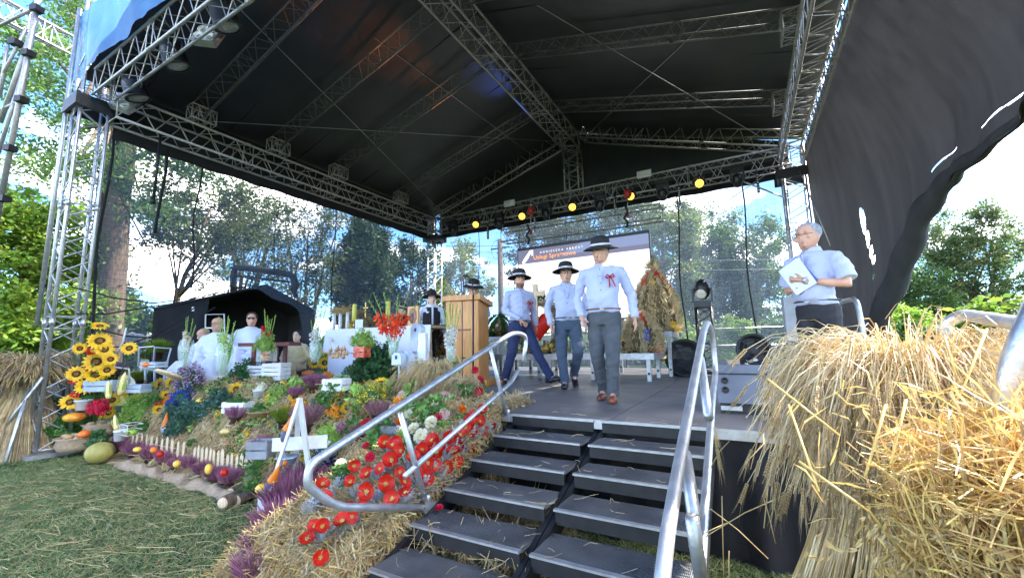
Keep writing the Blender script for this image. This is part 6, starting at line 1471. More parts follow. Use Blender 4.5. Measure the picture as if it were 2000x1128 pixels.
rs = [('cream', 825, 807, 26, 'upper large cream rose behind the long handrail'), ('cream', 808, 837, 26, 'cream rose in the middle of the white trio'), ('cream', 821, 850, 28, 'lowest cream rose of the white trio'), ('cream', 842, 825, 24, 'half-open cream rose right of the white trio'), ('cream', 850, 793, 18, 'small cream rose high above the white trio'), ('cream', 812, 797, 18, 'pale cream rose close behind the long handrail'), ('cream', 797, 808, 20, 'cream rose bud pressed against the handrail'), ('blush', 790, 741, 22, 'dried blush rose highest under the grey birdhouse'), ('blush', 789, 772, 24, 'dried blush rose hanging below the highest one'), ('blush', 870, 773, 22, 'dried blush rose among the wheat ears'), ('blush', 869, 808, 22, 'dried blush rose low among the wheat ears'), ('blush', 770, 798, 20, 'blush rose touching the long handrail'), ('blush', 783, 757, 20, 'dried blush rose between two others'), ('orange', 897, 760, 19, 'orange rose on the wheat bundle'), ('orange', 903, 799, 18, 'orange rose above the lower rail'), ('orange', 780, 826, 20, 'orange rose hidden behind the handrail post'), ('crimson', 928, 722, 14, 'small crimson rose highest beside the lectern'), ('crimson', 937, 742, 18, 'crimson rose in the middle of the climbing stem'), ('crimson', 935, 764, 20, 'crimson rose at the foot of the climbing stem'), ('crimson', 857, 813, 16, 'crimson rose among the cream ones'), ('crimson', 716, 832, 32, 'largest crimson rose just above the handrail'), ('crimson', 694, 806, 18, 'crimson rose with a white edge above the largest one'), ('crimson', 723, 892, 22, 'crimson rose standing over the poppies'), ('crimson', 717, 871, 16, 'crimson rose bud above the standing one'), ('cream', 666, 908, 24, 'white rose standing inside the handrail bend'), ('cream', 656, 830, 17, 'small white star flower on the green hydrangea')]
for nm, x, y, s, l in rs:
    P = bankp(x, y, .12); P = P if P.y < 4.2 else atd(x, y, 4.6)
    blo(ROSE[nm], x, y, s*1.05, l, P, None, (P.x, P.y+.05, P.z-.28), 'artificial roses in the display')
for x, y, s, l in ((180, 686, 20, 'red dahlia beside the tall sunflower stems'), (173, 720, 14, 'small red dahlia among the tall sunflowers'), (144, 745, 15, 'red dahlia below the standing-out sunflower'), (146, 771, 18, 'red dahlia over the lowest tall sunflower'), (310, 787, 14, 'pink-red dahlia above the yellow flower')):
    P = atd(x, y, 6.05) if x < 200 else bankp(x, y, .08); blo(RED2, x, y, s, l, P, CAMV(P)+V3(0, 0, .8), None, 'red dahlias')
# leafy sprays
def spray(x, y, w_, h_, ma, lab, d=None, name='leafy_spray', n=60, ls=.03, cat='foliage', up=.05):
    P = atd(x, y, d) if d else bankp(x, y, up); W_, H_ = m(P, w_)/2, m(P, h_); t = thing(name, lab, cat, P); V = []
    for i in range(n):
        p = np.array((rng.normal(0, .5)*W_, rng.normal(0, .4)*W_, rng.uniform(-.1, 1)*H_)); a = rng.normal(size=3); a /= np.linalg.norm(a); b = np.cross(a, rng.normal(size=3)); b /= np.linalg.norm(b); l = ls*rng.uniform(.6, 1.2)
        V += [p-a*l, p+b*l*.55, p+a*l, p-b*l*.55]
    tag(obj('leaves', npmesh('leaves', np.array(V), 4, ma), t), None, None, None, 'stuff')
    a = MB()
    for k in range(4): a.tube([(rnd.uniform(-.2, .2)*W_, 0, -.12), (rnd.uniform(-.4, .4)*W_, 0, H_*rnd.uniform(.7, 1))], .004, 4)
    a.build('stems', GREEN, t); return t
for x, y, w_, h_, ma, l in [(820, 760, 26, 60, GREENL, 'pale green bell stems under the wheat'), (865, 740, 30, 36, GREENL, 'pale green bell stems beside the lectern foot'), (888, 742, 30, 44, GREEN, 'dark rose leaves beside the wheat bundle'), (915, 690, 30, 26, GREEN, 'rose leaves climbing before the lectern'), (938, 705, 22, 22, GREEN, 'rose leaves at the upper end of the climbing stem'), (905, 780, 36, 30, GREEN, 'leaves between the two orange roses'), (820, 830, 60, 50, GREEN, 'rose leaves around the cream roses'), (860, 820, 50, 50, GREEN, 'rose leaves right of the cream roses'), (795, 800, 30, 60, GREENL, 'pale leaves close behind the handrail'), (700, 790, 50, 40, GREENL, 'pale eucalyptus spray under the small sunflower'), (640, 800, 40, 50, GREEN, 'round green leaves over the brown heather'), (690, 850, 30, 60, GREEN, 'blue-green leaves beside the hydrangea pot'), (662, 940, 40, 30, GREEN, 'green leaves below the white rose'), (727, 885, 18, 44, GREEN, 'leaves along the stem of the standing crimson rose'), (785, 875, 26, 30, GREENL, 'pale leaves near the handrail post'), (745, 860, 40, 40, GREEN, 'dark leaves by the grey box'), (940, 770, 26, 26, GREEN, 'leaf at the foot of the climbing roses'), (500, 930, 56, 50, GREEN, 'glossy green shrub between the pickets and the trestle'), (490, 960, 40, 50, GREEN, 'glossy green shoots over the sawn logs'), (530, 790, 36, 24, GREENL, 'pale leaves beside the edge-on sunflower'), (575, 762, 44, 26, GREENL, 'trailing green leaves beside the striped pumpkin'), (625, 710, 40, 30, GREENL, 'trailing leaves under the pair of sunflowers'), (190, 745, 60, 80, GREEN, 'sunflower leaves amid the tall group')]:
    spray(x, y, w_, h_, ma, l, 6.2 if x < 200 else None, n=int(40+w_), ls=.035)
# domes of green: hydrangea, kale, carrot tops, moss
def mound_plant(name, lab, cat, x, y, w_, h_, ma, n=900, ls=.012, pot=None, lift=0, cl=50, d=None, k2=None):
    """x, y: bottom centre in the photograph"""
    P = atd(x, y, d) if d else onm(x, y, lift); W_, H_ = m(P, w_)*.57, m(P, h_)*1.12; t = thing(name, lab, cat, P)
    dome('leaves', t, int(n*2.2), (W_, W_*.8, H_), max(ls*.85, W_*.07), ma, int(x+y), 0, cl=int(cl*1.6), shell=.55)
    a = MB(); a.ball((0, 0, H_*.25), (W_*.62, W_*.5, H_*.42), 12); a.build('core', GREEND if k2 is None else k2, t)
    if pot:
        pm, pw, ph = pot; a = MB(); q = m(P, pw)/2; hh_ = m(P, ph); a.lathe([(q*.75, -hh_), (q, 0), (q*1.08, 0), (q*1.05, .012), (q*.8, .01)], 14); a.build('pot', pm, t)
    return t
CHINA = mat('blue_white_china', (.55, .60, .70), .2, 0, (.02, .05, .22), 34, ramp=(.48, .52))
mound_plant('hydrangea', 'wide lime green hydrangea over the wire basket of apples', 'hydrangea', 274, 818, 66, 46, GREENL, 1500, .014, k2=GREENL)
mound_plant('hydrangea', 'lime green hydrangea on the glass of fruit by the red gladioli', 'hydrangea', 517, 682, 40, 32, GREENL, 900, .014, None, 0, 50, 5.9, GREENL)
mound_plant('hydrangea', 'lime green hydrangea in the red square pot before the altar', 'hydrangea', 710, 674, 48, 28, GREENL, 1000, .013, None, 0, 50, 5.6, GREENL)
mound_plant('hydrangea', 'lime green hydrangea in the blue and white china pot', 'hydrangea', 640, 874, 56, 40, GREENL, 1500, .011, (CHINA, 50, 60), .18, k2=GREENL)
PKALE = mat('purple_kale', (.55, .50, .55), .7, 0, (.18, .05, .16), 30, var=.3, leaf=.1, ramp=(.42, .58))
mound_plant('ornamental_kale', 'mauve and white ornamental kale left of the white crate', 'ornamental cabbage', 367, 752, 56, 42, PKALE, 1000, .022)
mound_plant('cabbage', 'pale green ruffled cabbage top over the ornamental kale', 'cabbage', 372, 716, 34, 18, GREENL, 300, .02)
for x, y, w_, h_, l in ((345, 848, 44, 40, 'blue-green kale closest to the gnome'), (366, 822, 50, 36, 'blue-green kale below the blue flowers'), (400, 812, 50, 30, 'blue-green kale around the yellow squash'), (430, 795, 46, 34, 'blue-green kale at the sunflower end'), (338, 815, 36, 30, 'blue-green kale beside the orange cap')):
    mound_plant('kale', l, 'kale', x, y, w_, h_, KALE, 900, .022)
mound_plant('blue_flowers', 'bright blue flowers with blue ribbon over the kale', 'flowers', 355, 793, 54, 36, BLUEF, 600, .018)
mound_plant('blue_flowers', 'small dark blue flowers by the white pot near the pumpkin', 'flowers', 222, 850, 24, 20, BLUEF, 200, .018)
mound_plant('leafy_greens', 'big dark green mass of carrot tops below the red square pot', 'carrot tops', 735, 738, 92, 62, GREEND, 2600, .014)
mound_plant('leafy_greens', 'feathery dark greens left of the hanging carrots', 'carrot tops', 690, 748, 46, 34, GREEND, 1200, .012)
mound_plant('parsley', 'dark leafy plant behind the single upright sunflower', 'potted plant', 482, 752, 70, 44, GREEND, 1500, .024)
mound_plant('parsley', 'leafy green bunch over the carrots at the wheat sheaf', 'greens', 48, 848, 62, 30, GREEN, 1000, .03, None, 0, 50, 6.6)
mound_plant('parsley', 'leafy green bunch behind the potato sack', 'greens', 125, 852, 56, 34, GREEN, 1000, .03, None, 0, 50, 6.2)
mound_plant('dwarf_conifer', 'small round conifer between the sheaf and the tower', 'conifer', 105, 812, 34, 34, GREEND, 900, .02, None, 0, 50, 6.5)
mound_plant('parsley', 'dark curly greens beside the potato sack', 'greens', 190, 868, 40, 26, GREEND, 700, .02, None, 0, 50, 5.7)
mound_plant('moss', 'moss cushion filling the long white box', 'moss', 466, 788, 46, 12, GREEN, 500, .012, None, .06)
mound_plant('moss', 'moss cushion lying in the wicker basket', 'moss', 510, 808, 46, 18, GREEN, 600, .012, None, .03)
mound_plant('celosia', 'crimson celosia heads under the tall sunflowers', 'celosia', 190, 805, 40, 26, CRIM, 500, .02, None, 0, 50, 6.0, CRIM)
mound_plant('button_flowers', 'yellow button flowers above the mauve heather', 'flowers', 728, 792, 60, 44, mat('button_yellow', (.62, .50, .03), .6, 0, (.08, .16, .03), 30, var=.3, ramp=(.45, .55)), 900, .012)
mound_plant('pansies', 'yellow pansies beside the green gladioli vase', 'flowers', 413, 722, 34, 16, mat('pansy', (.85, .50, .03), .6, 0, (.06, .16, .03), 30, var=.2, ramp=(.45, .55)), 300, .014)
mound_plant('chilli_plant', 'small red and white chilli plant before the slatted crates', 'chilli plant', 546, 740, 44, 16, mat('chilli', (.6, .08, .03), .4, 0, (.10, .14, .06), 30, var=.4, ramp=(.48, .55)), 400, .012)
mound_plant('cauliflower', 'white cauliflower in the tapered white pail', 'cauliflower', 509, 762, 24, 15, CREAM, 500, .008, (WHITEP, 26, 24), .10, k2=CREAM)
mound_plant('celosia', 'crimson celosia plume over the white slatted box', 'celosia', 649, 724, 11, 22, CRIM, 200, .009, k2=CRIM)
mound_plant('celosia', 'pink-red celosia plume beside the first plume', 'celosia', 668, 718, 11, 20, CRIM, 200, .009, k2=CRIM)
mound_plant('lettuce', 'white-green leaves filling the white slatted box', 'lettuce', 666, 744, 34, 14, mat('pale_leaf', (.55, .62, .42), .6, 0, (.2, .4, .12), 20), 400, .014, None, .05)
# squashes
def pumpkin(x, y, px, asp, ma, lab, d=None, rot=None, name='pumpkin', ribs=9, lift=0, long=1.0):
    """x, y centre"""
    P0 = atd(x, y, d) if d else onm(x, y+px*asp*.35, lift); P = atd(x, y, dep(P0)-.02); s = m(P, px)/2; t = thing(name, lab, name, P)
    M_ = (rot or Matrix.Identity(4))
    a = MB(); a.ball((0, 0, 0), (s*long, s, s*asp), 27 if ribs else 16, M_, 0, (lambda an, i: 1-.07*abs(math.sin(an*ribs/2))) if ribs else None); a.build('fruit', ma, t)
    a = MB(); a.tube([M_ @ V3(0, 0, s*asp*.88), M_ @ V3(s*.05, 0, s*asp*1.15), M_ @ V3(s*.2, 0, s*asp*1.3)], [s*.13, s*.09, s*.08], 6); a.build('stalk', mat('stalk', (.20, .18, .06), .8), t)
PUO = mat('pumpkin_orange', (.78, .20, .02), .38, 0, (.62, .13, .015), 5); PUG = mat('pumpkin_green', (.30, .27, .06), .5, 0, (.42, .34, .10), 7, stretch=(3, 3, .5)); SQY = mat('squash_yellow', (.88, .58, .08), .35, 0, (.78, .45, .04), 4); PUD = mat('squash_dark_green', (.045, .085, .03), .5, 0, (.02, .045, .015), 9)
pumpkin(195, 883, 46, .85, PUG, 'large green-yellow pumpkin on the lawn edge by the burlap strip', 5.55)
pumpkin(419, 744, 29, .58, PUO, 'flat orange pumpkin before the white crate')
pumpkin(286, 712, 15, .62, PUO, 'small orange pumpkin on the white chair', 5.9)
pumpkin(466, 741, 22, .85, mat('rust_pumpkin', (.45, .13, .03), .5), 'rust-brown ribbed pumpkin behind the upright sunflower')
pumpkin(603, 728, 26, .45, PUO, 'flat orange-red pumpkin in a white dish below the gold-robed server')
pumpkin(593, 752, 14, 1.1, PUO, 'upright striped orange gourd beside a heather')
pumpkin(553, 751, 20, .8, SQY, 'orange end of the two-coloured squash in the middle')
pumpkin(537, 752, 18, .8, PUD, 'dark green squash touching the orange one')
pumpkin(396, 786, 26, .7, SQY, 'pale yellow pear-shaped squash lying on the kale', None, Matrix.Rotation(.6, 4, 'Y'), 'squash', 0, 0, .95)
pumpkin(339, 841, 24, .75, SQY, 'long yellow marrow in front of the bearded gnome', None, Matrix.Rotation(-.45, 4, 'Y'), 'squash', 0, 0, 1.9)
pumpkin(146, 814, 36, .5, mat('striped_squash', (.80, .42, .03), .4, 0, (.55, .10, .02), 5), 'yellow and orange turban squash under the tall sunflowers', 6.1)
pumpkin(89, 856, 22, .85, SQY, 'yellow squash next to the white pot by the sheaf', 6.6)
pumpkin(441, 842, 22, .6, mat('striped_gourd', (.72, .58, .25), .5, 0, (.45, .30, .06), 20), 'small striped gourds on the straw behind the pickets', None, None, 'gourd', 7)
pumpkin(353, 722, 30, .6, PUD, 'dark green squash right of the white chair', None, None, 'squash', 0)
pumpkin(300, 878, 12, 1, ORANGE, 'small orange pepper hung on the first pickets', 4.85, None, 'pepper', 5)
pumpkin(268, 877, 14, .7, SQY, 'small yellow gourd in the heather near the pumpkin', 4.9, None, 'gourd', 5)
pumpkin(313, 886, 12, 1.1, RED, 'small red pepper before the first pickets', 4.75, None, 'pepper', 5)
pumpkin(345, 905, 13, 1.0, SQY, 'yellow-green gourd between the heathers', 4.5, None, 'gourd', 5)
pumpkin(407, 915, 13, 1.5, SQY, 'upright yellow gourd in the heather row', 4.2, None, 'gourd', 5)
pumpkin(438, 922, 15, .95, RED, 'red gourd before the longer picket run', 4.15, None, 'gourd', 5)
pumpkin(510, 953, 22, .8, SQY, 'yellow primrose ball at the lower gnome', 3.6, None, 'gourd', 7)
pumpkin(165, 847, 20, .75, PUO, 'flat orange pumpkin on the potatoes', 5.95)
pumpkin(249, 841, 13, .9, mat('apple_green', (.30, .5, .04), .3), 'green apple in the wire basket', 5.5, None, 'apple', 0)
pumpkin(262, 843, 13, .9, mat('apple_green2', (.25, .42, .04), .3), 'darker green apple in the wire basket', 5.45, None, 'apple', 0)
# potatoes in sacks
POT = mat('potato_skin', (.52, .36, .20), .8, 0, (.40, .26, .13), 12)
def sack(x, y, w_, h_, lab, d, n):
    P = atd(x, y, d); W_ = m(P, w_)/2; H_ = m(P, h_); t = thing('potato_sack', lab, 'sack', P, 0, 'burlap sacks of potatoes')
    a = MB(); a.lathe([(W_*.8, -H_*.5), (W_*1.0, -H_*.2), (W_*.92, H_*.2), (W_*1.06, H_*.32), (W_*.98, H_*.36), (W_*.86, H_*.2), (.01, H_*.1)], 20, wob=lambda an, i: 1+.05*math.sin(an*5+i)+.04*math.sin(an*9)); a.build('burlap', BURLAP, t)
    for i in range(n):
        q = rnd.uniform(0, 6.28); r_ = rnd.uniform(0, .8)*W_; b = MB(); b.ball((r_*math.cos(q), r_*math.sin(q), H_*rnd.uniform(.2, .45)), (.045, .035, .03), 8, Matrix.Rotation(rnd.uniform(0, 3), 4, 'Z')); b.build('potato', POT, t)
sack(150, 862, 62, 30, 'wide burlap sack of potatoes on the lawn edge', 6.0, 22)
sack(196, 835, 52, 26, 'burlap sack of potatoes under the lowest sunflower', 6.2, 16)
# carrots
def carrots(x, y, px, n, lab, d=None, hang=False):
    P = atd(x, y, d) if d else onm(x, y, .03); s = m(P, px); t = thing('carrot_bunch', lab, 'carrots', P, 0, 'bunches of carrots')
    for i in range(n):
        a = MB(); x0 = (i-(n-1)/2)/n*s*.9; e = V3(x0+rnd.uniform(-.02, .02)+(-.05 if not hang else .01), -.04+rnd.uniform(-.03, .03), -s*(.55 if not hang else .9)); a.tube([(x0, 0, 0), Vector((x0, 0, 0)).lerp(e, .5), e], [s*.085, s*.065, .002], 8); a.build('carrot', ORANGE, t)
carrots(45, 838, 44, 7, 'bunch of carrots at the foot of the wheat sheaf', 6.5); carrots(713, 745, 22, 4, 'carrots hanging from the dark carrot tops', None, True)
carrots(715, 770, 12, 2, 'two carrots pointing down over the yellow buttons', None, True)
# maize cobs
MZ = mat('maize', (.86, .72, .36), .5, 0, (.75, .55, .15), 60, .5, 90)
def maize(x, y, px, lab, dr, d):
    P = atd(x, y, d); s = m(P, px); t = thing('maize_cob', lab, 'maize', P, 0, 'maize cobs stuck in the display')
    M_ = rot_to(dr); a = MB(); a.lathe([(s*.10, -s*.5), (s*.14, -s*.3), (s*.13, 0), (s*.09, s*.3), (s*.02, s*.5)], 12, M_, 0, True, lambda an, i: 1+.05*math.sin(an*12)); a.build('cob', MZ, t)
    a = MB()
    for k in range(4):
        q = k*1.57; a.add([M_ @ V3(s*.06*math.cos(q), s*.06*math.sin(q), -s*.5), M_ @ V3(s*.2*math.cos(q-.3), s*.2*math.sin(q-.3), -s*.1), M_ @ V3(s*.16*math.cos(q), s*.16*math.sin(q), s*.3), M_ @ V3(s*.2*math.cos(q+.3), s*.2*math.sin(q+.3), -s*.1)], [(0, 1, 2, 3)])
    a.build('husk', GREENL, t)
maize(212, 760, 36, 'maize cob leaning beside the grey-blue planter', (-.3, 0, 1), 6.0); maize(240, 748, 44, 'tall maize cob with husk right of the planter', (.25, 0, 1), 5.9); maize(226, 824, 32, 'maize cob lying over the white corner post', (-.6, 0, 1), 5.7)
# picket fence
for run, (p0, p1, n) in enumerate((((257, 868), (357, 889), 11), ((378, 900), (487, 926), 14))):
    A_, B_ = onm(p0[0], p0[1]+8), onm(p1[0], p1[1]+8)
    t = thing('picket_fence', ['short run of pale miniature pickets near the pumpkin', 'longer run of pale miniature pickets toward the trestle'][run], 'picket fence', A_, 0, 'miniature picket fence')
    dr = B_-A_; an = math.atan2(dr.y, dr.x); pk = MB(); h = .235
    pk.add([(-.024, -.004, -.05), (.024, -.004, -.05), (.024, -.004, h-.035), (0, -.004, h), (-.024, -.004, h-.035), (-.024, .004, -.05), (.024, .004, -.05), (.024, .004, h-.035), (0, .004, h), (-.024, .004, h-.035)], [(0, 1, 2, 3, 4), (9, 8, 7, 6, 5), (0, 5, 6, 1), (1, 6, 7, 2), (2, 7, 8, 3), (3, 8, 9, 4), (4, 9, 5, 0)], 0, False)
    me = pk.mesh('picket', WOODL)
    for k in range(n):
        u = (k+rnd.uniform(-.12, .12))/(n-1); o = obj('picket', me, t); o.matrix_basis = Matrix.Translation(dr*u+V3(0, 0, rnd.uniform(-.015, .01))) @ Matrix.Rotation(an+rnd.uniform(-.1, .1), 4, 'Z') @ Matrix.Rotation(rnd.uniform(-.07, .07), 4, 'Y') @ Matrix.Diagonal((rnd.uniform(.9, 1.15), 1, rnd.uniform(.93, 1.08), 1))
    for z in (.05, .11): a = MB(); a.tube([V3(0, .012, z), dr+V3(0, .012, z)], .005, 4); a.build('rail', WOODL, t)
def scatter_leaves(name, n, reg, ma, ls, lb, mi=None):
    X = rng.uniform(reg[0], reg[1], n); Y = rng.uniform(reg[2], reg[3], n); cl_ = (np.sin(X*9+Y*4)+np.sin(X*4.3-Y*13)+rng.normal(0, .6, n)) > .35; X, Y = X[cl_], Y[cl_]; n = len(X)
    Z = np.array([mound(x, y) for x, y in zip(X, Y)]); k_ = Z > .05; X, Y, Z = X[k_], Y[k_], Z[k_]; n = len(X)
    P_ = np.stack([X, Y, Z+rng.uniform(0, .09, n)], 1); A = rng.normal(size=(n, 3)); A /= np.linalg.norm(A, axis=1)[:, None]; B = np.cross(A, rng.normal(size=(n, 3))); B /= np.linalg.norm(B, axis=1)[:, None]; s = ls*rng.uniform(.5, 1.2, (n, 1))
    tag(obj(name, npmesh(name, np.stack([P_-A*s, P_+B*s*.5, P_+A*s, P_-B*s*.5], 1).reshape(-1, 3), 4, ma, None if mi is None else rng.choice(len(mi), n, p=mi))), lb, None, None, 'stuff')
scatter_leaves('greenery', 9000, (-5.6, -2.7, 2.75, 3.9), [GREEN, GREENL, GREEND, YEL, ORANGE], .034, 'mixed greenery and petals tucked between the pots nearer the stairs', (.36, .2, .32, .08, .04))
scatter_leaves('greenery', 9000, (-9.0, -5.6, 2.9, 3.9), [GREEN, GREENL, GREEND, YEL, PKALE], .036, 'mixed greenery tucked between the pots of the far half of the display', (.36, .18, .34, .06, .06))
scatter_leaves('greenery', 4200, (-2.95, -1.95, 2.2, 3.3), [GREEN, SILVER, GREEND, GREENL], .02, 'leaves and silver shoots filling the poppy bank', (.25, .4, .2, .15))
# burlap strip
A_, B_ = onz(208, 903, .0), onz(480, 985, .0)
a = MB()
def bur(u, v):
    p = A_.lerp(B_, u); q = V3(0, 1, 0); c = .022*math.sin(u*17+1.5*math.sin(u*9))+.012*math.sin(u*53+v*3+2*math.sin(u*14))
    return p+q*(v*.26-.06+c)+V3(0, 0, .012+.045*math.sin(v*math.pi)*(1+.5*math.sin(u*23+v*4+2*math.sin(u*11)))+.012*math.sin(u*61+v*7))
a.grid(bur, 130, 10); tag(a.build('burlap_strip', BURLAP), 'crumpled burlap strip along the lawn edge under the heather row', 'burlap')
# gnomes
def gnome(x, y, px, lab, lean=(.35, 0, 1), beard=True, legs=True, d=None, face=None):
    P = atd(x, y, d) if d else onm(x, y, .05); s = m(P, px); t = thing('gnome', lab, 'gnome', P, 0, 'cloth gnomes'); M_ = rot_to(lean)
    a = MB(); a.lathe([(s*.16, 0), (s*.15, s*.05), (s*.10, s*.25), (s*.05, s*.48), (.004, s*.62)], 14, M_); a.build('cap', ORANGE, t)
    a = MB(); a.ball(M_ @ V3(0, -s*.12, -s*.02), s*.045, 8); a.build('nose', SKINP, t)
    if beard: a = MB(); a.lathe([(.003, -s*.45), (s*.14, -s*.25), (s*.17, -s*.05), (s*.12, s*.02)], 12, M_); a.build('beard', mat('felt_beard', (.5, .52, .56), .95, 0, (.38, .40, .46), 14, .8, 60), t)
    else: a = MB(); a.lathe([(s*.10, -s*.5), (s*.15, -s*.2), (s*.12, 0)], 12, M_); a.build('coat', mat('gnome_coat', (.12, .13, .2), .9), t)
    if legs:
        for sx in (-1, 1): a = MB(); a.tube([M_ @ V3(sx*s*.08, 0, -s*.4), M_ @ V3(sx*s*.1, -s*.05, -s*.7), V3(sx*s*.1, -s*.05, -s*.9)+M_ @ V3(0, 0, -s*.05)], s*.035, 6); l_ = a.build('leg', mat('grey_leg', (.25, .27, .33), .9), t); b = MB(); b.ball(V3(sx*s*.1, -s*.08, -s*.97)+M_ @ V3(0, 0, -s*.05), (s*.05, s*.08, s*.1), 8); b.build('boot', ORANGE, l_)
    for sx in (-1, 1): a = MB(); a.ball(M_ @ V3(sx*s*.05, -s*.125, s*.08), s*.022, 8); a.build('eye_button', WHITEP, t)
gnome(323, 832, 44, 'gnome with pointed orange cap and grey beard above the first pickets', (.05, 0, 1), True, False)
gnome(562, 838, 60, 'cloth gnome with long orange cap sitting on the upper trestle shelf', (.55, 0, 1), False, True, 3.75)
gnome(532, 938, 62, 'cloth gnome with orange cap hanging at the lower trestle shelf', (.65, 0, 1), False, True, 3.5)
# white trestle (an A-frame with two shelves)
tr = thing('white_trestle', 'white wooden A-shaped trestle with two shelves on the lawn edge', 'trestle', (0, 0, 0))
TPx = atd(585, 778, 3.62)
for (x, y, d) in ((507, 1022, 3.45), (606, 935, 3.7), (575, 940, 4.0)):
    e = atd(x, y, d); v = e-TPx; a = MB(); M_ = rot_to(v); a.box(TPx+v*.5, (.045, .022, v.length), M=M_); a.build('leg', WHITEP, tr)
for (x0, y0, x1, y1, h, dd) in ((532, 868, 640, 850, .115, 3.72), (503, 985, 575, 968, .12, 3.5)):
    p, q = atd(x0, y0, dd), atd(x1, y1, dd+.12); q.z = p.z; v = q-p; a = MB(); a.box(p+v*.5, (v.length, .02, h), math.atan2(v.y, v.x)); a.build('shelf_front', WHITEP, tr)
    n_ = V3(-v.y, v.x, 0).normalized(); a = MB(); a.box(p+v*.5+n_*.12+V3(0, 0, -.05), (v.length, .22, .015), math.atan2(v.y, v.x)); a.build('shelf', WHITEP, tr)
# logs by the shrub
for i, (x, y, r_) in enumerate(((452, 975, .065), (478, 970, .055), (466, 955, .05))):
    P = onz(x, y, r_); t = thing('sawn_log', ['sawn log showing its cut end at the burlap end', 'sawn log beside the lower gnome', 'sawn log lying behind the other two'][i], 'log', P, 0, 'sawn logs')
    M_ = rot_to((.35, -1, 0)); a = MB(); a.lathe([(r_*.9, -.10), (r_, 0), (r_, .09), (r_*.95, .10)], 12, M_); a.build('bark', BARK, t)
    a = MB(); a.lathe([(r_*.88, .101), (r_*.5, .103), (.004, .103)], 12, M_); a.build('cut_end', WOODL, t)
# boxes, pots and pails
def box(name, lab, cat, x, y, w_, h_, ma, rz=.3, lift=0, d=None, grp=None, deep=.16):
    P = atd(x, y, d) if d else onm(x, y, lift); W_, H_ = m(P, w_), m(P, h_); return crate(name, lab, P, (W_, deep, H_), rz, ma, 2, cat, grp)
GREYB = mat('grey_blue_paint', (.36, .43, .50), .5, 0, (.28, .34, .42), 8)
box('white_crate', 'low white crate holding the green gladioli vase', 'crate', 413, 752, 66, 19, WHITEP, .35, 0, None, 'white painted boxes')
box('white_crate', 'white box filled with moss under the upright sunflower', 'crate', 464, 806, 52, 22, WHITEP, .25, 0, None, 'white painted boxes')
box('white_crate', 'white slatted box with celosia on the upper bank', 'crate', 657, 763, 46, 24, WHITEP, .2, 0, None, 'white painted boxes')
box('planter', 'grey-blue planter among the tall sunflowers', 'planter', 200, 764, 56, 22, GREYB, .5, 0, 6.1, 'grey-blue planters')
box('planter', 'small grey-blue planter below the white chair', 'planter', 270, 766, 34, 16, GREYB, .4, 0, 6.0, 'grey-blue planters')
box('planter', 'grey crate behind the pickets with a heather', 'planter', 510, 893, 40, 34, mat('grey_wood', (.30, .31, .33), .8), .5, 0, 3.95, 'grey-blue planters')
box('planter', 'dark grey box behind the long handrail near the crimson rose', 'planter', 770, 862, 40, 34, mat('dark_grey_wood', (.20, .21, .22), .8), .2, 0, None, 'grey-blue planters')
box('red_pot', 'square red pot wrapped with string before the altar', 'pot', 707, 698, 24, 22, mat('red_glaze', (.50, .03, .02), .35, 0, (.75, .2, .1), 18), .2, 0, 5.55, None, .14)
def lpot(name, lab, x, y, w_, h_, ma, d=None, lift=0, taper=.8):
    P = atd(x, y, d) if d else onm(x, y, lift); W_, H_ = m(P, w_)/2, m(P, h_); t = thing(name, lab, 'pot', P)
    a = MB(); a.lathe([(W_*taper, 0), (W_, H_*.92), (W_*1.08, H_*.93), (W_*1.08, H_), (W_*.9, H_), (W_*.85, H_*.8), (.01, H_*.78)], 18); a.build('pot', ma, t)
    a = MB(); a.lathe([(W_*1.09, H_*.86), (W_*1.12, H_*.9), (W_*1.09, H_*.94)], 18); a.build('rim', ma, t); return t
lpot('white_pot', 'white pot between the carrots and the yellow squash', 73, 866, 22, 22, WHITEP, 6.6); lpot('white_pot', 'white enamel pot left of the crimson celosia', 162, 800, 26, 20, WHITEP, 6.15); lpot('white_pot', 'white pot beside the small dark blue flowers', 232, 860, 18, 20, WHITEP, 5.5)
lpot('white_dish', 'white dish holding the flat orange-red pumpkin', 603, 748, 22, 12, WHITEP)
lpot('wicker_basket', 'low wicker basket of moss behind the pickets', 512, 812, 48, 10, mat('wicker', (.40, .26, .12), .8, 0, (.25, .15, .06), 40, .8, 80), None, .0, .85)
lpot('wire_bowl', 'pale blue wire bowl of potatoes on the trestle', 560, 905, 36, 14, mat('wire_blue', (.45, .55, .65), .5, 0, (.25, .32, .4), 60), 3.75)
P = onm(509, 800, .02); s = m(P, 50); a = MB(); a.tube([P+V3(-s*.45, 0, 0), P+V3(-s*.35, 0, s*.28), P+V3(0, 0, s*.42), P+V3(s*.35, 0, s*.28), P+V3(s*.45, 0, 0)], .008, 5); tag(a.build('basket_hoop', mat('cane', (.50, .36, .18), .7)), 'bent cane hoop over the wicker basket', 'basket hoop')
a = MB(); P = atd(256, 838, 5.5); a.box(P, (.22, .15, .12)); 
wb = thing('wire_basket', 'wire basket of green apples under the wide hydrangea', 'basket', P)
for z in (-.06, 0, .07): a = MB(); a.tube([(-.12, -.08, z), (.12, -.08, z), (.12, .08, z), (-.12, .08, z), (-.12, -.08, z)], .004, 4); a.build('wire', WHITEP, wb)
for k in range(7): a = MB(); x = -.12+.04*k; a.tube([(x, -.08, -.06), (x, -.08, .07)], .003, 4); a.build('wire', WHITEP, wb)
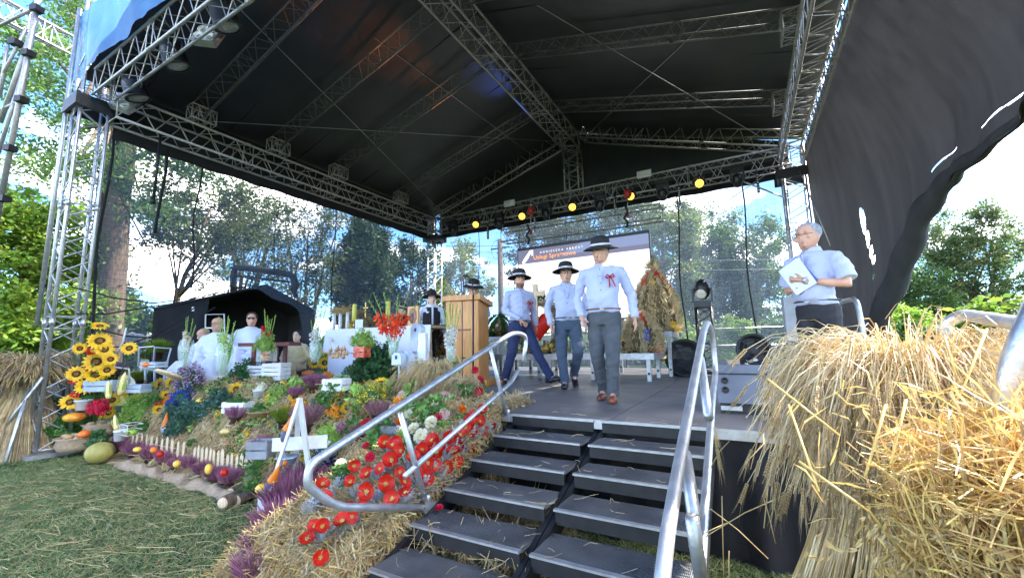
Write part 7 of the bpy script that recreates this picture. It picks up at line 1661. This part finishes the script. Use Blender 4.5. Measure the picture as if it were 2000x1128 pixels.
# onion braid
P = atd(661, 690, 5.5); t = thing('onion_braid', 'plaited braid of brown onions under the altar cloth', 'onions', P)
for i in range(16):
    a = MB(); q = V3(-.15+.3*(i/15), rnd.uniform(-.03, .03), .05*math.sin(i*2.1)+rnd.uniform(-.02, .02)); a.ball(q, (.026, .026, .024), 8); a.tube([q, q+V3(.02, 0, .05)], [.012, .004], 5); a.build('onion', mat('onion_skin', (.55, .30, .12), .4) if i == 0 else bpy.data.materials['onion_skin'], t)
a = MB(); P = atd(330, 731, 5.6); a.lathe([(.16, -.012), (.17, 0), (.16, .02), (.0, .021)], 22, Matrix.Translation(P) @ Matrix.Rotation(-.45, 4, 'X')); tag(a.build('wooden_disc', WOODL), 'round pale wooden disc leaning under the white chair', 'wooden disc')
# little white chair, white bench
ch = thing('small_chair', 'small white-grey wooden chair carrying heather and a pumpkin', 'chair', (0, 0, 0)); d_ = 6.0
for pts, r_ in ((((298, 722), (303, 678), (334, 680), (322, 724)), .014), (((280, 718), (322, 724)), .03), (((284, 720), (284, 742)), .016), (((302, 724), (302, 745)), .016), (((320, 724), (322, 742)), .016)):
    a = MB(); a.tube([atd(x, y, d_) for x, y in pts], r_, 4); a.build('chair_bar', GREYB, ch)
box('planter', 'shallow grey-blue tray on the small chair', 'planter', 300, 718, 44, 12, GREYB, .2, 0, 5.95, 'grey-blue planters')
bn = thing('white_bench', 'white bent tube bench behind the tall maize cob', 'bench', (0, 0, 0))
for pts in (((218, 716), (252, 720), (253, 748)), ((222, 700), (240, 668), (246, 640)), ((270, 715), (272, 678), (300, 676))): a = MB(); a.tube([atd(x, y, 6.6) for x, y in pts], .013, 5); a.build('tube', WHITEP, bn)
# birdhouses
def bird(x, y, w_, h_, lab, d, pole):
    P = atd(x, y, d); W_, H_ = m(P, w_), m(P, h_); t = thing('birdhouse', lab, 'birdhouse', P, .1, 'pale grey birdhouses')
    hw_, dp_ = W_/2, .05; pr = [(-hw_, 0), (hw_, 0), (hw_, H_*.75), (hw_*.4, H_), (-hw_*.4, H_), (-hw_, H_*.75)]
    a = MB(); n = len(pr); a.add([(x_, -dp_, z) for x_, z in pr]+[(x_, dp_, z) for x_, z in pr], [tuple(range(n)), tuple(range(2*n-1, n-1, -1))]+[(i, i+n, (i+1) % n+n, (i+1) % n) for i in range(n)], 0, False); a.build('box', GREYB2, t)
    a = MB(); a.lathe([(.018, 0), (.018, .006), (.0, .006)], 10, Matrix.Translation((0, -dp_-.003, H_*.62)) @ Matrix.Rotation(math.pi/2, 4, 'X') @ Matrix.Diagonal((.8, 1.3, 1, 1))); a.build('entrance_hole', BLUEF, t)
    a = MB(); a.tube([(0, 0, 0), (.01, .02, -pole)], .012, 5); a.build('pole', WHITEP, t)
GREYB2 = mat('pale_grey_blue', (.55, .62, .70), .5, 0, (.48, .55, .63), 8)
bird(816, 665, 24, 34, 'taller pale grey birdhouse before the altar end', 5.2, .4); bird(779, 712, 22, 24, 'lower pale grey birdhouse above the stacked sunflowers', 4.9, .35); bird(797, 712, 16, 26, 'small pale grey birdhouse behind the dried roses', 5.0, .35)
a = MB(); a.box(atd(826, 690, 5.1), (.10, .06, .5), .2); tag(a.build('white_post', WHITEP), 'white-grey post under the taller birdhouse', 'post')
# gladioli in vases
def glads(x, yb, vw, vh, n, ht_px, ma, lab, d, vase='tall', spread=.5, fl0=.25, fl1=.75, fsz=.034, nfl=9):
    P = atd(x, yb, d); vw_, vh_ = m(P, vw)/2, m(P, vh); H_ = m(P, ht_px); t = thing('gladiolus_vase', lab, 'vase of flowers', P, 0, 'vases of gladioli')
    if vase == 'tall': a = MB(); a.lathe([(vw_*.55, 0), (vw_*.9, vh_*.35), (vw_, vh_*.7), (vw_*.8, vh_), (vw_*.75, vh_), (vw_*.9, vh_*.7), (vw_*.8, vh_*.35), (vw_*.4, .02)], 18); a.build('vase', GLASS, t)
    elif vase == 'square': a = MB(); a.box((0, 0, vh_/2), (vw_*2, vw_*1.6, vh_)); a.build('vase', GLASS, t)
    rr = random.Random(int(x)); V = []; FV = []; ws = MB()
    for i in range(n):
        sx = (i-(n-1)/2)/max(1, n-1)*2*spread; sy = rr.uniform(-.3, .3)*spread; L_ = H_*rr.uniform(.8, 1.05)
        pts = [V3(sx*.1*L_, sy*.1*L_, .02)]
        for k in range(1, 8): v = k/7; pts.append(V3(sx*L_*(v*.5+.5*v*v)*.6, sy*L_*v*.5, L_*(v-.08*abs(sx)*v*v)))
        ws.tube(pts, [.006]*5+[.005, .004, .002], 5)
        for k in range(9):                     # buds towards the tip
            v = .72+.27*k/9; j = min(6, int(v*7)); q = pts[j].lerp(pts[j+1], v*7-j); ws.tube([q, q+V3((-1)**k*.012, rr.uniform(-.01, .01), .030)], [.007, .002], 4)
        for k in range(nfl):
            v = fl0+(fl1-fl0)*k/nfl; j = min(6, int(v*7)); q = pts[j].lerp(pts[j+1], v*7-j)+V3((-1)**k*.018, -.012, 0)
            for pe in range(5):
                an = pe*1.257+rr.random(); dr = np.array((math.cos(an)*.8+(-1)**k*.4, -.6, math.sin(an)*.8)); dr /= np.linalg.norm(dr); s = fsz*rr.uniform(.8, 1.2); sd = np.cross(dr, (rr.random(), 1, rr.random())); sd /= np.linalg.norm(sd); q_ = np.array(q)
                FV += [q_, q_+dr*s*.6+sd*s*.42, q_+dr*s*1.15, q_+dr*s*.6-sd*s*.42]
    ws.build('stems', GREENL, t)
    tag(obj('blossoms', npmesh('blossoms', np.array(FV), 4, ma), t), None, None, None, 'stuff')
    for i in range(10):                        # sword leaves
        a_ = rr.uniform(-1, 1)*.5; h_ = vh_*rr.uniform(.8, 1.5); V += [(-.012+a_*.04, 0, .02), (.012+a_*.04, 0, .02), (a_*h_*.6+.012, rr.uniform(-.02, .02), h_*.6), (a_*h_*.9, 0, h_)]
    tag(obj('leaves', npmesh('leaves', np.array(V), 4, GREEN), t), None, None, None, 'stuff')
    return t
IV = mat('ivory_petal', (.80, .74, .60), .6, 0, (.70, .60, .45), 9, leaf=.3); LG = mat('green_white_petal', (.55, .70, .25), .6, 0, (.42, .60, .12), 9, leaf=.3); WG = mat('white_petal', (.80, .80, .76), .6, 0, (.7, .7, .62), 9, leaf=.3)
glads(361, 716, 28, 52, 5, 96, IV, 'glass vase of ivory gladioli before the marquee curtain', 5.9, fl0=.4, fl1=.72, spread=.42)
glads(435, 735, 32, 66, 7, 118, LG, 'tall glass vase of green gladioli before the bald priest', 5.4, fl0=.45, fl1=.75, spread=.6)
gl = glads(520, 705, 30, 26, 8, 100, RED, 'bright red gladioli in the square glass of fruit', 5.95, 'square', fl0=.25, fl1=.68, spread=.38, fsz=.045, nfl=12)
for i, (dx, dz, ma) in enumerate(((-.05, .06, SQY), (.05, .13, SQY), (-.04, .14, PUO), (.05, .05, PUO), (0, .10, RED))): a = MB(); a.ball((dx, -.02, dz), .038, 10); a.build('fruit', ma, gl)
glads(615, 708, 24, 40, 6, 104, WG, 'white gladioli with long leaves before the altar corner', 5.7, fl0=.3, fl1=.75, spread=.3)
glads(768, 700, 20, 34, 7, 140, GLAD, 'orange-red gladioli in the clear vase before the altar', 5.1, fl0=.38, fl1=.68, spread=.8, fsz=.05, nfl=8)
glads(881, 708, 20, 34, 6, 120, WG, 'white gladioli in the clear vase leaning to the lectern', 4.9, fl0=.25, fl1=.62, spread=.35)
# ---------------------------------------------------------------- smaller fillers between the named pieces
MARI = mat('marigold', (.88, .40, .03), .6, 0, (.80, .25, .02), 20, var=.25, leaf=.2)
for x, y, w_, h_, ma, l in ((300, 765, 30, 18, GREENL, 'pale green cabbage between the small sunflowers and the kale'), (300, 790, 34, 22, GREEN, 'leafy clump right of the wide hydrangea'), (392, 765, 30, 14, GREEN, 'flat green clump beside the orange pumpkin'), (440, 775, 24, 12, GREENL, 'pale lettuce below the dark potted plant'), (545, 770, 40, 16, GREENL, 'pale cabbage leaves in front of the squashes'), (585, 800, 36, 20, MARI, 'orange marigolds by the trestle top'), (560, 812, 28, 18, YEL, 'yellow flowers behind the long-capped gnome'), (630, 790, 44, 22, GREEN, 'green clump right of the trestle top'), (655, 815, 40, 22, MARI, 'orange tulips and marigolds under the sideways sunflower'), (672, 850, 36, 24, HEATHL, 'dusty mauve heath beside the green hydrangea'), (700, 770, 30, 20, YEL, 'bunch of yellow flowers under the dark carrot tops'), (690, 728, 24, 16, GREENL, 'green bell flowers beside the red celosia'), (640, 742, 30, 14, MARI, 'orange flowers under the pair of altar sunflowers'), (620, 738, 30, 16, GREEN, 'green tuft behind the striped gourd'), (765, 775, 34, 34, GREENL, 'tall pale green spray under the stacked sunflowers'), (780, 800, 30, 24, MARI, 'peach flowers behind the handrail post'), (845, 850, 34, 20, CREAM, 'small cream blooms at the foot of the cream roses'), (800, 870, 28, 20, GREEN, 'dark foliage at the handrail post'), (865, 845, 34, 20, GREENL, 'pale foliage in the upper poppy cluster'), (905, 825, 30, 20, GREEN, 'foliage under the orange roses'), (520, 800, 26, 14, GREEN, 'moss clump right of the white pail'), (420, 770, 26, 12, GREEN, 'green leaves under the white crate'), (330, 790, 22, 16, MARI, 'orange flowers beside the kale'), (285, 838, 34, 16, GREEN, 'dark greens under the wide hydrangea'), (375, 870, 20, 12, GREEN, 'small green tuft in the gap between the picket runs'), (475, 905, 24, 24, GREEN, 'glossy leaves at the end of the pickets')):
    mound_plant('filler_plant', l, 'plant', x, y, w_, h_, ma, 420, .018, k2=GREEN)
# ---------------------------------------------------------------- sheaves of grain
def curves(name, C, rad, mats, parent, mi=None, sides=3):
    """C: (n, k, 3) centre lines, rad: (n, k)"""
    n, k, _ = C.shape; T = np.gradient(C, axis=1); T /= np.linalg.norm(T, axis=2, keepdims=True)+1e-9
    ref = rng.normal(size=(n, 1, 3)); U = np.cross(T, ref); U /= np.linalg.norm(U, axis=2, keepdims=True)+1e-9; W_ = np.cross(T, U)
    rings = [C+(U*math.cos(2*math.pi*j/sides)+W_*math.sin(2*math.pi*j/sides))*rad[:, :, None] for j in range(sides)]
    Q = []
    for j in range(sides):
        a, b = rings[j], rings[(j+1) % sides]; Q.append(np.stack([a[:, :-1], b[:, :-1], b[:, 1:], a[:, 1:]], 2).reshape(n, -1, 4, 3))
    V = np.concatenate(Q, 1); m_ = None if mi is None else np.repeat(mi, V.shape[1])
    o = obj(name, npmesh(name, V.reshape(-1, 3), 4, mats, m_, True), parent); return tag(o, None, None, None, 'stuff')
def bez(P0, P1, P2, P3, k):
    t = np.linspace(0, 1, k)[None, :, None]
    return (1-t)**3*P0[:, None]+3*(1-t)**2*t*P1[:, None]+3*(1-t)*t*t*P2[:, None]+t**3*P3[:, None]
EARM = mat('ripe_ear', (.66, .50, .25), .55, 0, (.50, .35, .15), 9, var=.25, leaf=.25)
def ear_mesh(seed, L_=.085, awn=.075, nr=9):
    rr = np.random.default_rng(seed); V = []
    def spindle(P_, d, l, r_):
        d = d/np.linalg.norm(d); u = np.cross(d, (.3, .8, .5)); u /= np.linalg.norm(u); v = np.cross(d, u); q = P_+d*l*.45; e = P_+d*l; c = [q+u*r_, q+v*r_, q-u*r_, q-v*r_]
        for k in range(4): V.extend([P_, c[k], e, c[(k+1) % 4]])
    for i in range(nr):
        z = L_*i/nr
        for s in (-1, 1):
            for q in (0, 1):
                b = np.array((s*.0015, q*.002-.001, z)); spindle(b, np.array((s*.34, (q-.5)*.5, 1.)), .0145, .0026)
            e = np.array((s*.005, 0, z+.012)); d = np.array((s*.16+rr.normal(0, .05), rr.normal(0, .08), 1.)); l = awn*rr.uniform(.7, 1.1); w_ = np.array((.0004, .0004, 0))
            V.extend([e-w_, e+w_, e+d*l*.5+w_*.8, e+d*l])
    return npmesh('ear', np.array(V), 4, EARM)
EARS = [ear_mesh(s) for s in (1, 2, 3)]
def rye_sheaf(label, B, tie, top, nst, nears, r0, r1, spread, droop, bias, mats, name='wheat_sheaf', rst=.0016, esc=1.0, cond=None, awk=None, k=9, earstep=1):
    """B: foot centre, tie: bound waist, top: height the straws reach; bias: direction the heads lean to"""
    t = thing(name, label, 'sheaf', B); n = nst
    a = rng.uniform(0, 2*np.pi, n); q = np.sqrt(rng.uniform(0, 1, n)); B = np.array(B); tie = np.array(tie)-B
    P0 = np.stack([np.cos(a)*q*r0, np.sin(a)*q*r0, np.zeros(n)], 1)
    P1 = tie+np.stack([np.cos(a)*q*r1, np.sin(a)*q*r1, rng.normal(0, .03, n)], 1)
    out_ = np.stack([np.cos(a), np.sin(a), np.zeros(n)], 1)*(.35+.65*q[:, None])
    out_ += np.array(bias)*rng.uniform(.2, 1, (n, 1)); hgt = rng.uniform(.7, 1.05, n)[:, None]*top
    P2 = P1+out_*spread*.45+np.array((0, 0, 1.))*hgt*1.25
    P3 = P1+out_*spread*rng.uniform(.7, 1.2, (n, 1))+np.array((0, 0, 1.))*(hgt-droop*rng.uniform(.4, 1.3, (n, 1)))
    P2 += rng.normal(0, .045, (n, 3)); P3 += rng.normal(0, .05, (n, 3))
    low = bez(P0, P0*.6+P1*.4+np.array((0, 0, .02)), P0*.1+P1*.9, P1, k); up = bez(P1, P1+(P1-P0)*.35, P2, P3, k)
    C = np.concatenate([low, up[:, 1:]], 1); C[:, 1:-1] += rng.normal(0, .003, C[:, 1:-1].shape)
    rad = rst*rng.uniform(.7, 1.5, (n, 1))*np.ones((1, C.shape[1])); rad[:, -3:] *= .7
    mi = rng.choice(len(mats), n)
    curves('straw', C, rad, mats, t, mi)
    m_ = min(nears, n); d_ = C[:, -1]-C[:, -2]; d_ /= np.linalg.norm(d_, axis=1)[:, None]
    order = np.argsort(-(P3-P1) @ np.array((-.3, -1, 0)))[:m_] if awk is None else np.arange(m_)
    for j in order:
        e = obj('ear', EARS[int(rng.integers(0, 3))], t); dd = Vector(d_[j])+Vector((0, 0, -.35)); e.matrix_basis = at(Vector(C[j, -1]), dd, esc*rng.uniform(.8, 1.15), rng.uniform(0, 6))
    # leaves: limp ribbons
    nl = nst//5; idx = rng.integers(0, n, nl); kk = rng.integers(3, C.shape[1]-2, nl); S0 = C[idx, kk]; dr = rng.normal(size=(nl, 3)); dr[:, 2] = -abs(dr[:, 2])*.8
    dr /= np.linalg.norm(dr, axis=1)[:, None]; l = rng.uniform(.05, .16, (nl, 1)); mid = S0+dr*l*.5+np.array((0, 0, .015)); end = S0+dr*l+np.array((0, 0, -.03)); sd = np.cross(dr, rng.normal(size=(nl, 3))); sd /= np.linalg.norm(sd, axis=1)[:, None]; w_ = .0028*esc
    V = np.concatenate([np.stack([S0-sd*w_*.5, S0+sd*w_*.5, mid+sd*w_, mid-sd*w_], 1), np.stack([mid-sd*w_, mid+sd*w_, end+sd*w_*.1, end-sd*w_*.1], 1)]).reshape(-1, 3)
    tag(obj('dry_leaves', npmesh('dry_leaves', V, 4, mats), t), None, None, None, 'stuff')
    # twine
    a_ = MB(); rr_ = r1*1.05; a_.tube([tuple(tie+np.array((rr_*math.cos(q_*.55), rr_*math.sin(q_*.55), .01*math.sin(q_*2)))) for q_ in range(13)], .004, 5); a_.build('twine', STRAWD, t)
    return t, C
# tall rye sheaf before the skirt
rye_sheaf('pale rye sheaf with long bearded ears drooping before the black skirt and the straight handrail', (.46, 1.98, 0), (.48, 2.0, .98), .53, 4600, 285, .60, .225, .19, .34, (-.20, -.10, 0), [STRAWP, STRAW, STRAWP], rst=.0017, esc=1.0)
# nearer golden oat sheaf
OATM = mat('oat_husk', (.80, .60, .24), .45, 0, (.62, .40, .12), 9, var=.25, leaf=.3)
def oat_mesh(seed):
    rr = np.random.default_rng(seed); V = []
    for i in range(11):
        z = -.012*i; d = np.array((rr.normal(0, .5), rr.normal(0, .5), -1.)); d /= np.linalg.norm(d); st = np.array((0, 0, z)); e = st+np.array((rr.normal(0, .012), rr.normal(0, .012), -.008)); w_ = np.array((.0004, 0, 0)); V.extend([st-w_, st+w_, e+w_, e-w_])
        u = np.cross(d, (.3, .8, .5)); u /= np.linalg.norm(u); v = np.cross(d, u)
        for g in (-1, 1):
            dg = d+u*.22*g; l = .021; r_ = .0036; q = e+dg*l*.4; t_ = e+dg*l; c = [q+u*r_, q+v*r_*.6, q-u*r_, q-v*r_*.6]
            for k in range(4): V.extend([e, c[k], t_, c[(k+1) % 4]])
    return npmesh('oat_panicle', np.array(V), 4, OATM)
OATS = [oat_mesh(s) for s in (4, 5, 6)]
ot = thing('oat_sheaf', 'golden oat sheaf nearest the viewer, its cut straw butts sticking up by the curved handrail', 'sheaf', (.60, 1.24, 0))
n = 4200; a = rng.uniform(0, 2*np.pi, n); q = np.sqrt(rng.uniform(.05, 1, n)); hz = rng.uniform(1.02, 1.42, n)-.10*q**2
cx = np.cos(a)*q; cy = np.sin(a)*q
P0 = np.stack([cx*.44, cy*.36, np.zeros(n)], 1); P1 = np.stack([cx*.26-.02, cy*.24, np.full(n, .78)], 1)+rng.normal(0, .01, (n, 3))
tlt = rng.normal(0, .10, (n, 3)); P3 = np.stack([cx*.30+.02, cy*.27, hz-.05], 1)+tlt*np.array((.55, .55, .2)); P2 = P1*.4+P3*.6+rng.normal(0, .02, (n, 3))
C = bez(P0, P1, P2, P3, 12); rad = .0015*rng.uniform(.5, 1.7, (n, 1))*np.ones((1, 12))
curves('straw', C, rad, [STRAWG, STRAWG, STRAW], ot, rng.choice(3, n))
# tangled crown of leaves and loose straws
def tang():
    a_ = rng.uniform(0, 6.28); q_ = math.sqrt(rng.uniform(0, 1)); z = rng.uniform(.85, 1.34)-.08*q_; r_ = .34 if z > 1 else .30
    return (r_*q_*math.cos(a_), r_*q_*math.sin(a_), z), (rng.normal(0, 1), rng.normal(0, 1), rng.normal(0, .7))
o = strawbits('loose_straw', 7500, tang, (.05, .20), .0013, [STRAWG, STRAW, OATM], None, ot, (.5, .25, .25))
nl = 3400; V = []
S0 = np.stack([rng.normal(0, .17, nl), rng.normal(0, .17, nl), rng.uniform(.8, 1.36, nl)], 1); dr = rng.normal(size=(nl, 3)); dr /= np.linalg.norm(dr, axis=1)[:, None]; l = rng.uniform(.03, .10, (nl, 1)); mid = S0+dr*l*.5+np.array((0, 0, .012)); dr2 = dr+rng.normal(0, .6, (nl, 3)); end = mid+dr2*l*.5; sd = np.cross(dr, rng.normal(size=(nl, 3))); sd /= np.linalg.norm(sd, axis=1)[:, None]; w_ = rng.uniform(.0012, .0034, (nl, 1))
V = np.concatenate([np.stack([S0-sd*w_*.5, S0+sd*w_*.5, mid+sd*w_, mid-sd*w_], 1), np.stack([mid-sd*w_, mid+sd*w_, end+sd*w_*.1, end-sd*w_*.1], 1)]).reshape(-1, 3)
tag(obj('dry_leaves', npmesh('dry_leaves', V, 4, [STRAWG, OATM], rng.choice(2, 2*nl)), ot), None, None, None, 'stuff')
for i in range(230):
    a_ = rng.uniform(2.6, 6.2); z = rng.uniform(.72, 1.22); r_ = rng.uniform(.27, .40); e = obj('oat_panicle', OATS[i % 3], ot)
    e.matrix_basis = Matrix.Translation((r_*math.cos(a_)-.02, r_*.85*math.sin(a_), z)) @ Matrix.Rotation(rng.normal(0, .4), 4, 'X') @ Matrix.Rotation(rng.normal(0, .4), 4, 'Y') @ Matrix.Rotation(rng.uniform(0, 6), 4, 'Z') @ Matrix.Scale(rng.uniform(.8, 1.25), 4)
# single stout straws standing out of it
for pts in (((1975, 1100, .9), (1900, 900, .85), (1845, 830, .86)), ((1800, 1128, .85), (1700, 1000, .86), (1560, 900, .95)), ((1740, 905, .85), (1770, 780, .9)), ((1690, 930, .88), (1730, 790, .92)), ((1928, 642, 1.0), (1880, 760, .95), (1860, 800, .95)), ((1845, 660, 1.15), (1870, 740, 1.1)), ((1880, 930, .8), (1990, 1128, .78)), ((1600, 960, .9), (1540, 790, 1.1)), ((1500, 740, 1.3), (1640, 850, 1.1)), ((1990, 840, .8), (1880, 860, .8))):
    a = MB(); a.tube([atd(*p)-Vector((.60, 1.24, 0)) for p in pts], .0028, 6); a.build('stout_straw', STRAWG, ot)
# loose crossing straws before the skirt
for i, (p, q, d) in enumerate((((1384, 990), (1500, 1090), 1.75), ((1376, 1048), (1535, 965), 1.7), ((1410, 968), (1414, 1128), 1.7), ((1490, 965), (1515, 1060), 1.65), ((1345, 1066), (1420, 1020), 1.75), ((1424, 1075), (1424, 1128), 1.7), ((1388, 912), (1425, 860), 1.7), ((1508, 898), (1492, 1030), 1.65))):
    A_, B_ = atd(*p, d), atd(*q, d); mdp = A_.lerp(B_, .5)+V3(.0, 0, .012); a = MB(); a.tube([A_, mdp, B_], .0022, 5)
    tag(a.build('long_straw', STRAW), ['straw sloping down to the lawn in the crossing before the skirt', 'straw rising toward the rye sheaf in the crossing', 'upright straw leaning on the black skirt', 'short straw hanging off the rye sheaf side', 'straw end poking past the straight handrail', 'short upright straw in the grass by the skirt', 'bent straw beside the handrail high up', 'thin straw hanging down before the skirt'][i], 'straw')
for i, (x, y, sc_3) in enumerate(((1396, 850, 1.0), (1400, 875, .9), (1395, 832, .9))):
    e = obj('rye_ear', EARS[i]); e.matrix_basis = at(atd(x, y, 1.62), (.1, .05, -1), sc_3, i); tag(e, ['rye ear hanging behind the straight handrail, longest', 'rye ear hanging behind the handrail, lowest', 'rye ear hanging behind the handrail, uppermost'][i], 'ear of rye')
# sheaf by the far tower
Bf = atd(38, 868, 6.15)
rye_sheaf('old grey-brown wheat sheaf standing by the foot of the lattice tower', (Bf.x, Bf.y, 0), (Bf.x, Bf.y, .85), .62, 4200, 290, .58, .22, .36, .22, (.1, -.1, 0), [STRAWD, STRAW, STRAWD], rst=.0042, esc=1.9)
# wheat bundle lying over the bank beside the lectern
cw = atd(850, 730, 4.75)
rye_sheaf('wheat bundle with hanging ears between the white gladioli and the long handrail', (cw.x, cw.y, max(.3, cw.z-.55)), (cw.x, cw.y, cw.z-.12), .30, 800, 240, .16, .09, .24, .30, (-.1, -.45, 0), [STRAWP, STRAW], rst=.0022, esc=1.15)
cw = atd(905, 770, 4.4)
rye_sheaf('smaller wheat bundle at the climbing crimson roses', (cw.x, cw.y, max(.2, cw.z-.5)), (cw.x, cw.y, cw.z-.05), .24, 600, 120, .12, .07, .18, .24, (.1, -.4, 0), [STRAWP, STRAW], rst=.0022, esc=1.1)
def onstep(): k = rng.integers(0, 6); x = rng.uniform(-1.85, -.3); return (x, 3.31-k*.317+rng.uniform(.0, .25), DECK-.005-k*.113+.012), (rng.normal(0, 1), rng.normal(0, 1), .03)
strawbits('stray_straw', 90, onstep, (.03, .14), .0014, [STRAWP], 'stray straws lying on the stair treads')
# black loudspeaker behind the sunflowers
P = atd(135, 780, 7.4); t = thing('loudspeaker', 'black loudspeaker on the ground behind the tower and sunflowers', 'loudspeaker', (P.x, P.y, 0), .5)
a = MB(); a.box((0, 0, .62), (.62, .5, 1.24)); a.build('cabinet', BLACKP, t); a = MB(); a.lathe([(.22, 0), (.24, .02), (.1, .01), (.01, .02)], 20, Matrix.Translation((0, -.26, .8)) @ Matrix.Rotation(math.pi/2, 4, 'X')); a.build('cone', BLACKM, t)
# fallen blossom on a tread
P = onz(858, 993, DECK-.113*4+.02); blo(ROSE['crimson'], 858, 993, 20, 'fallen pink-red blossom lying on a stair tread', P, V3(0, -.3, 1))
P = ony(1285, 700, 7.6); a = MB(); a.lathe([(.09, 0), (.09, .02), (.0, .025)], 14, Matrix.Translation((-1.35, yt+1.08, DECK+.36)) @ Matrix.Rotation(1.2, 4, 'X')); tag(a.build('cymbal', BR), 'round brassy disc hanging behind the tall table leg', 'disc')
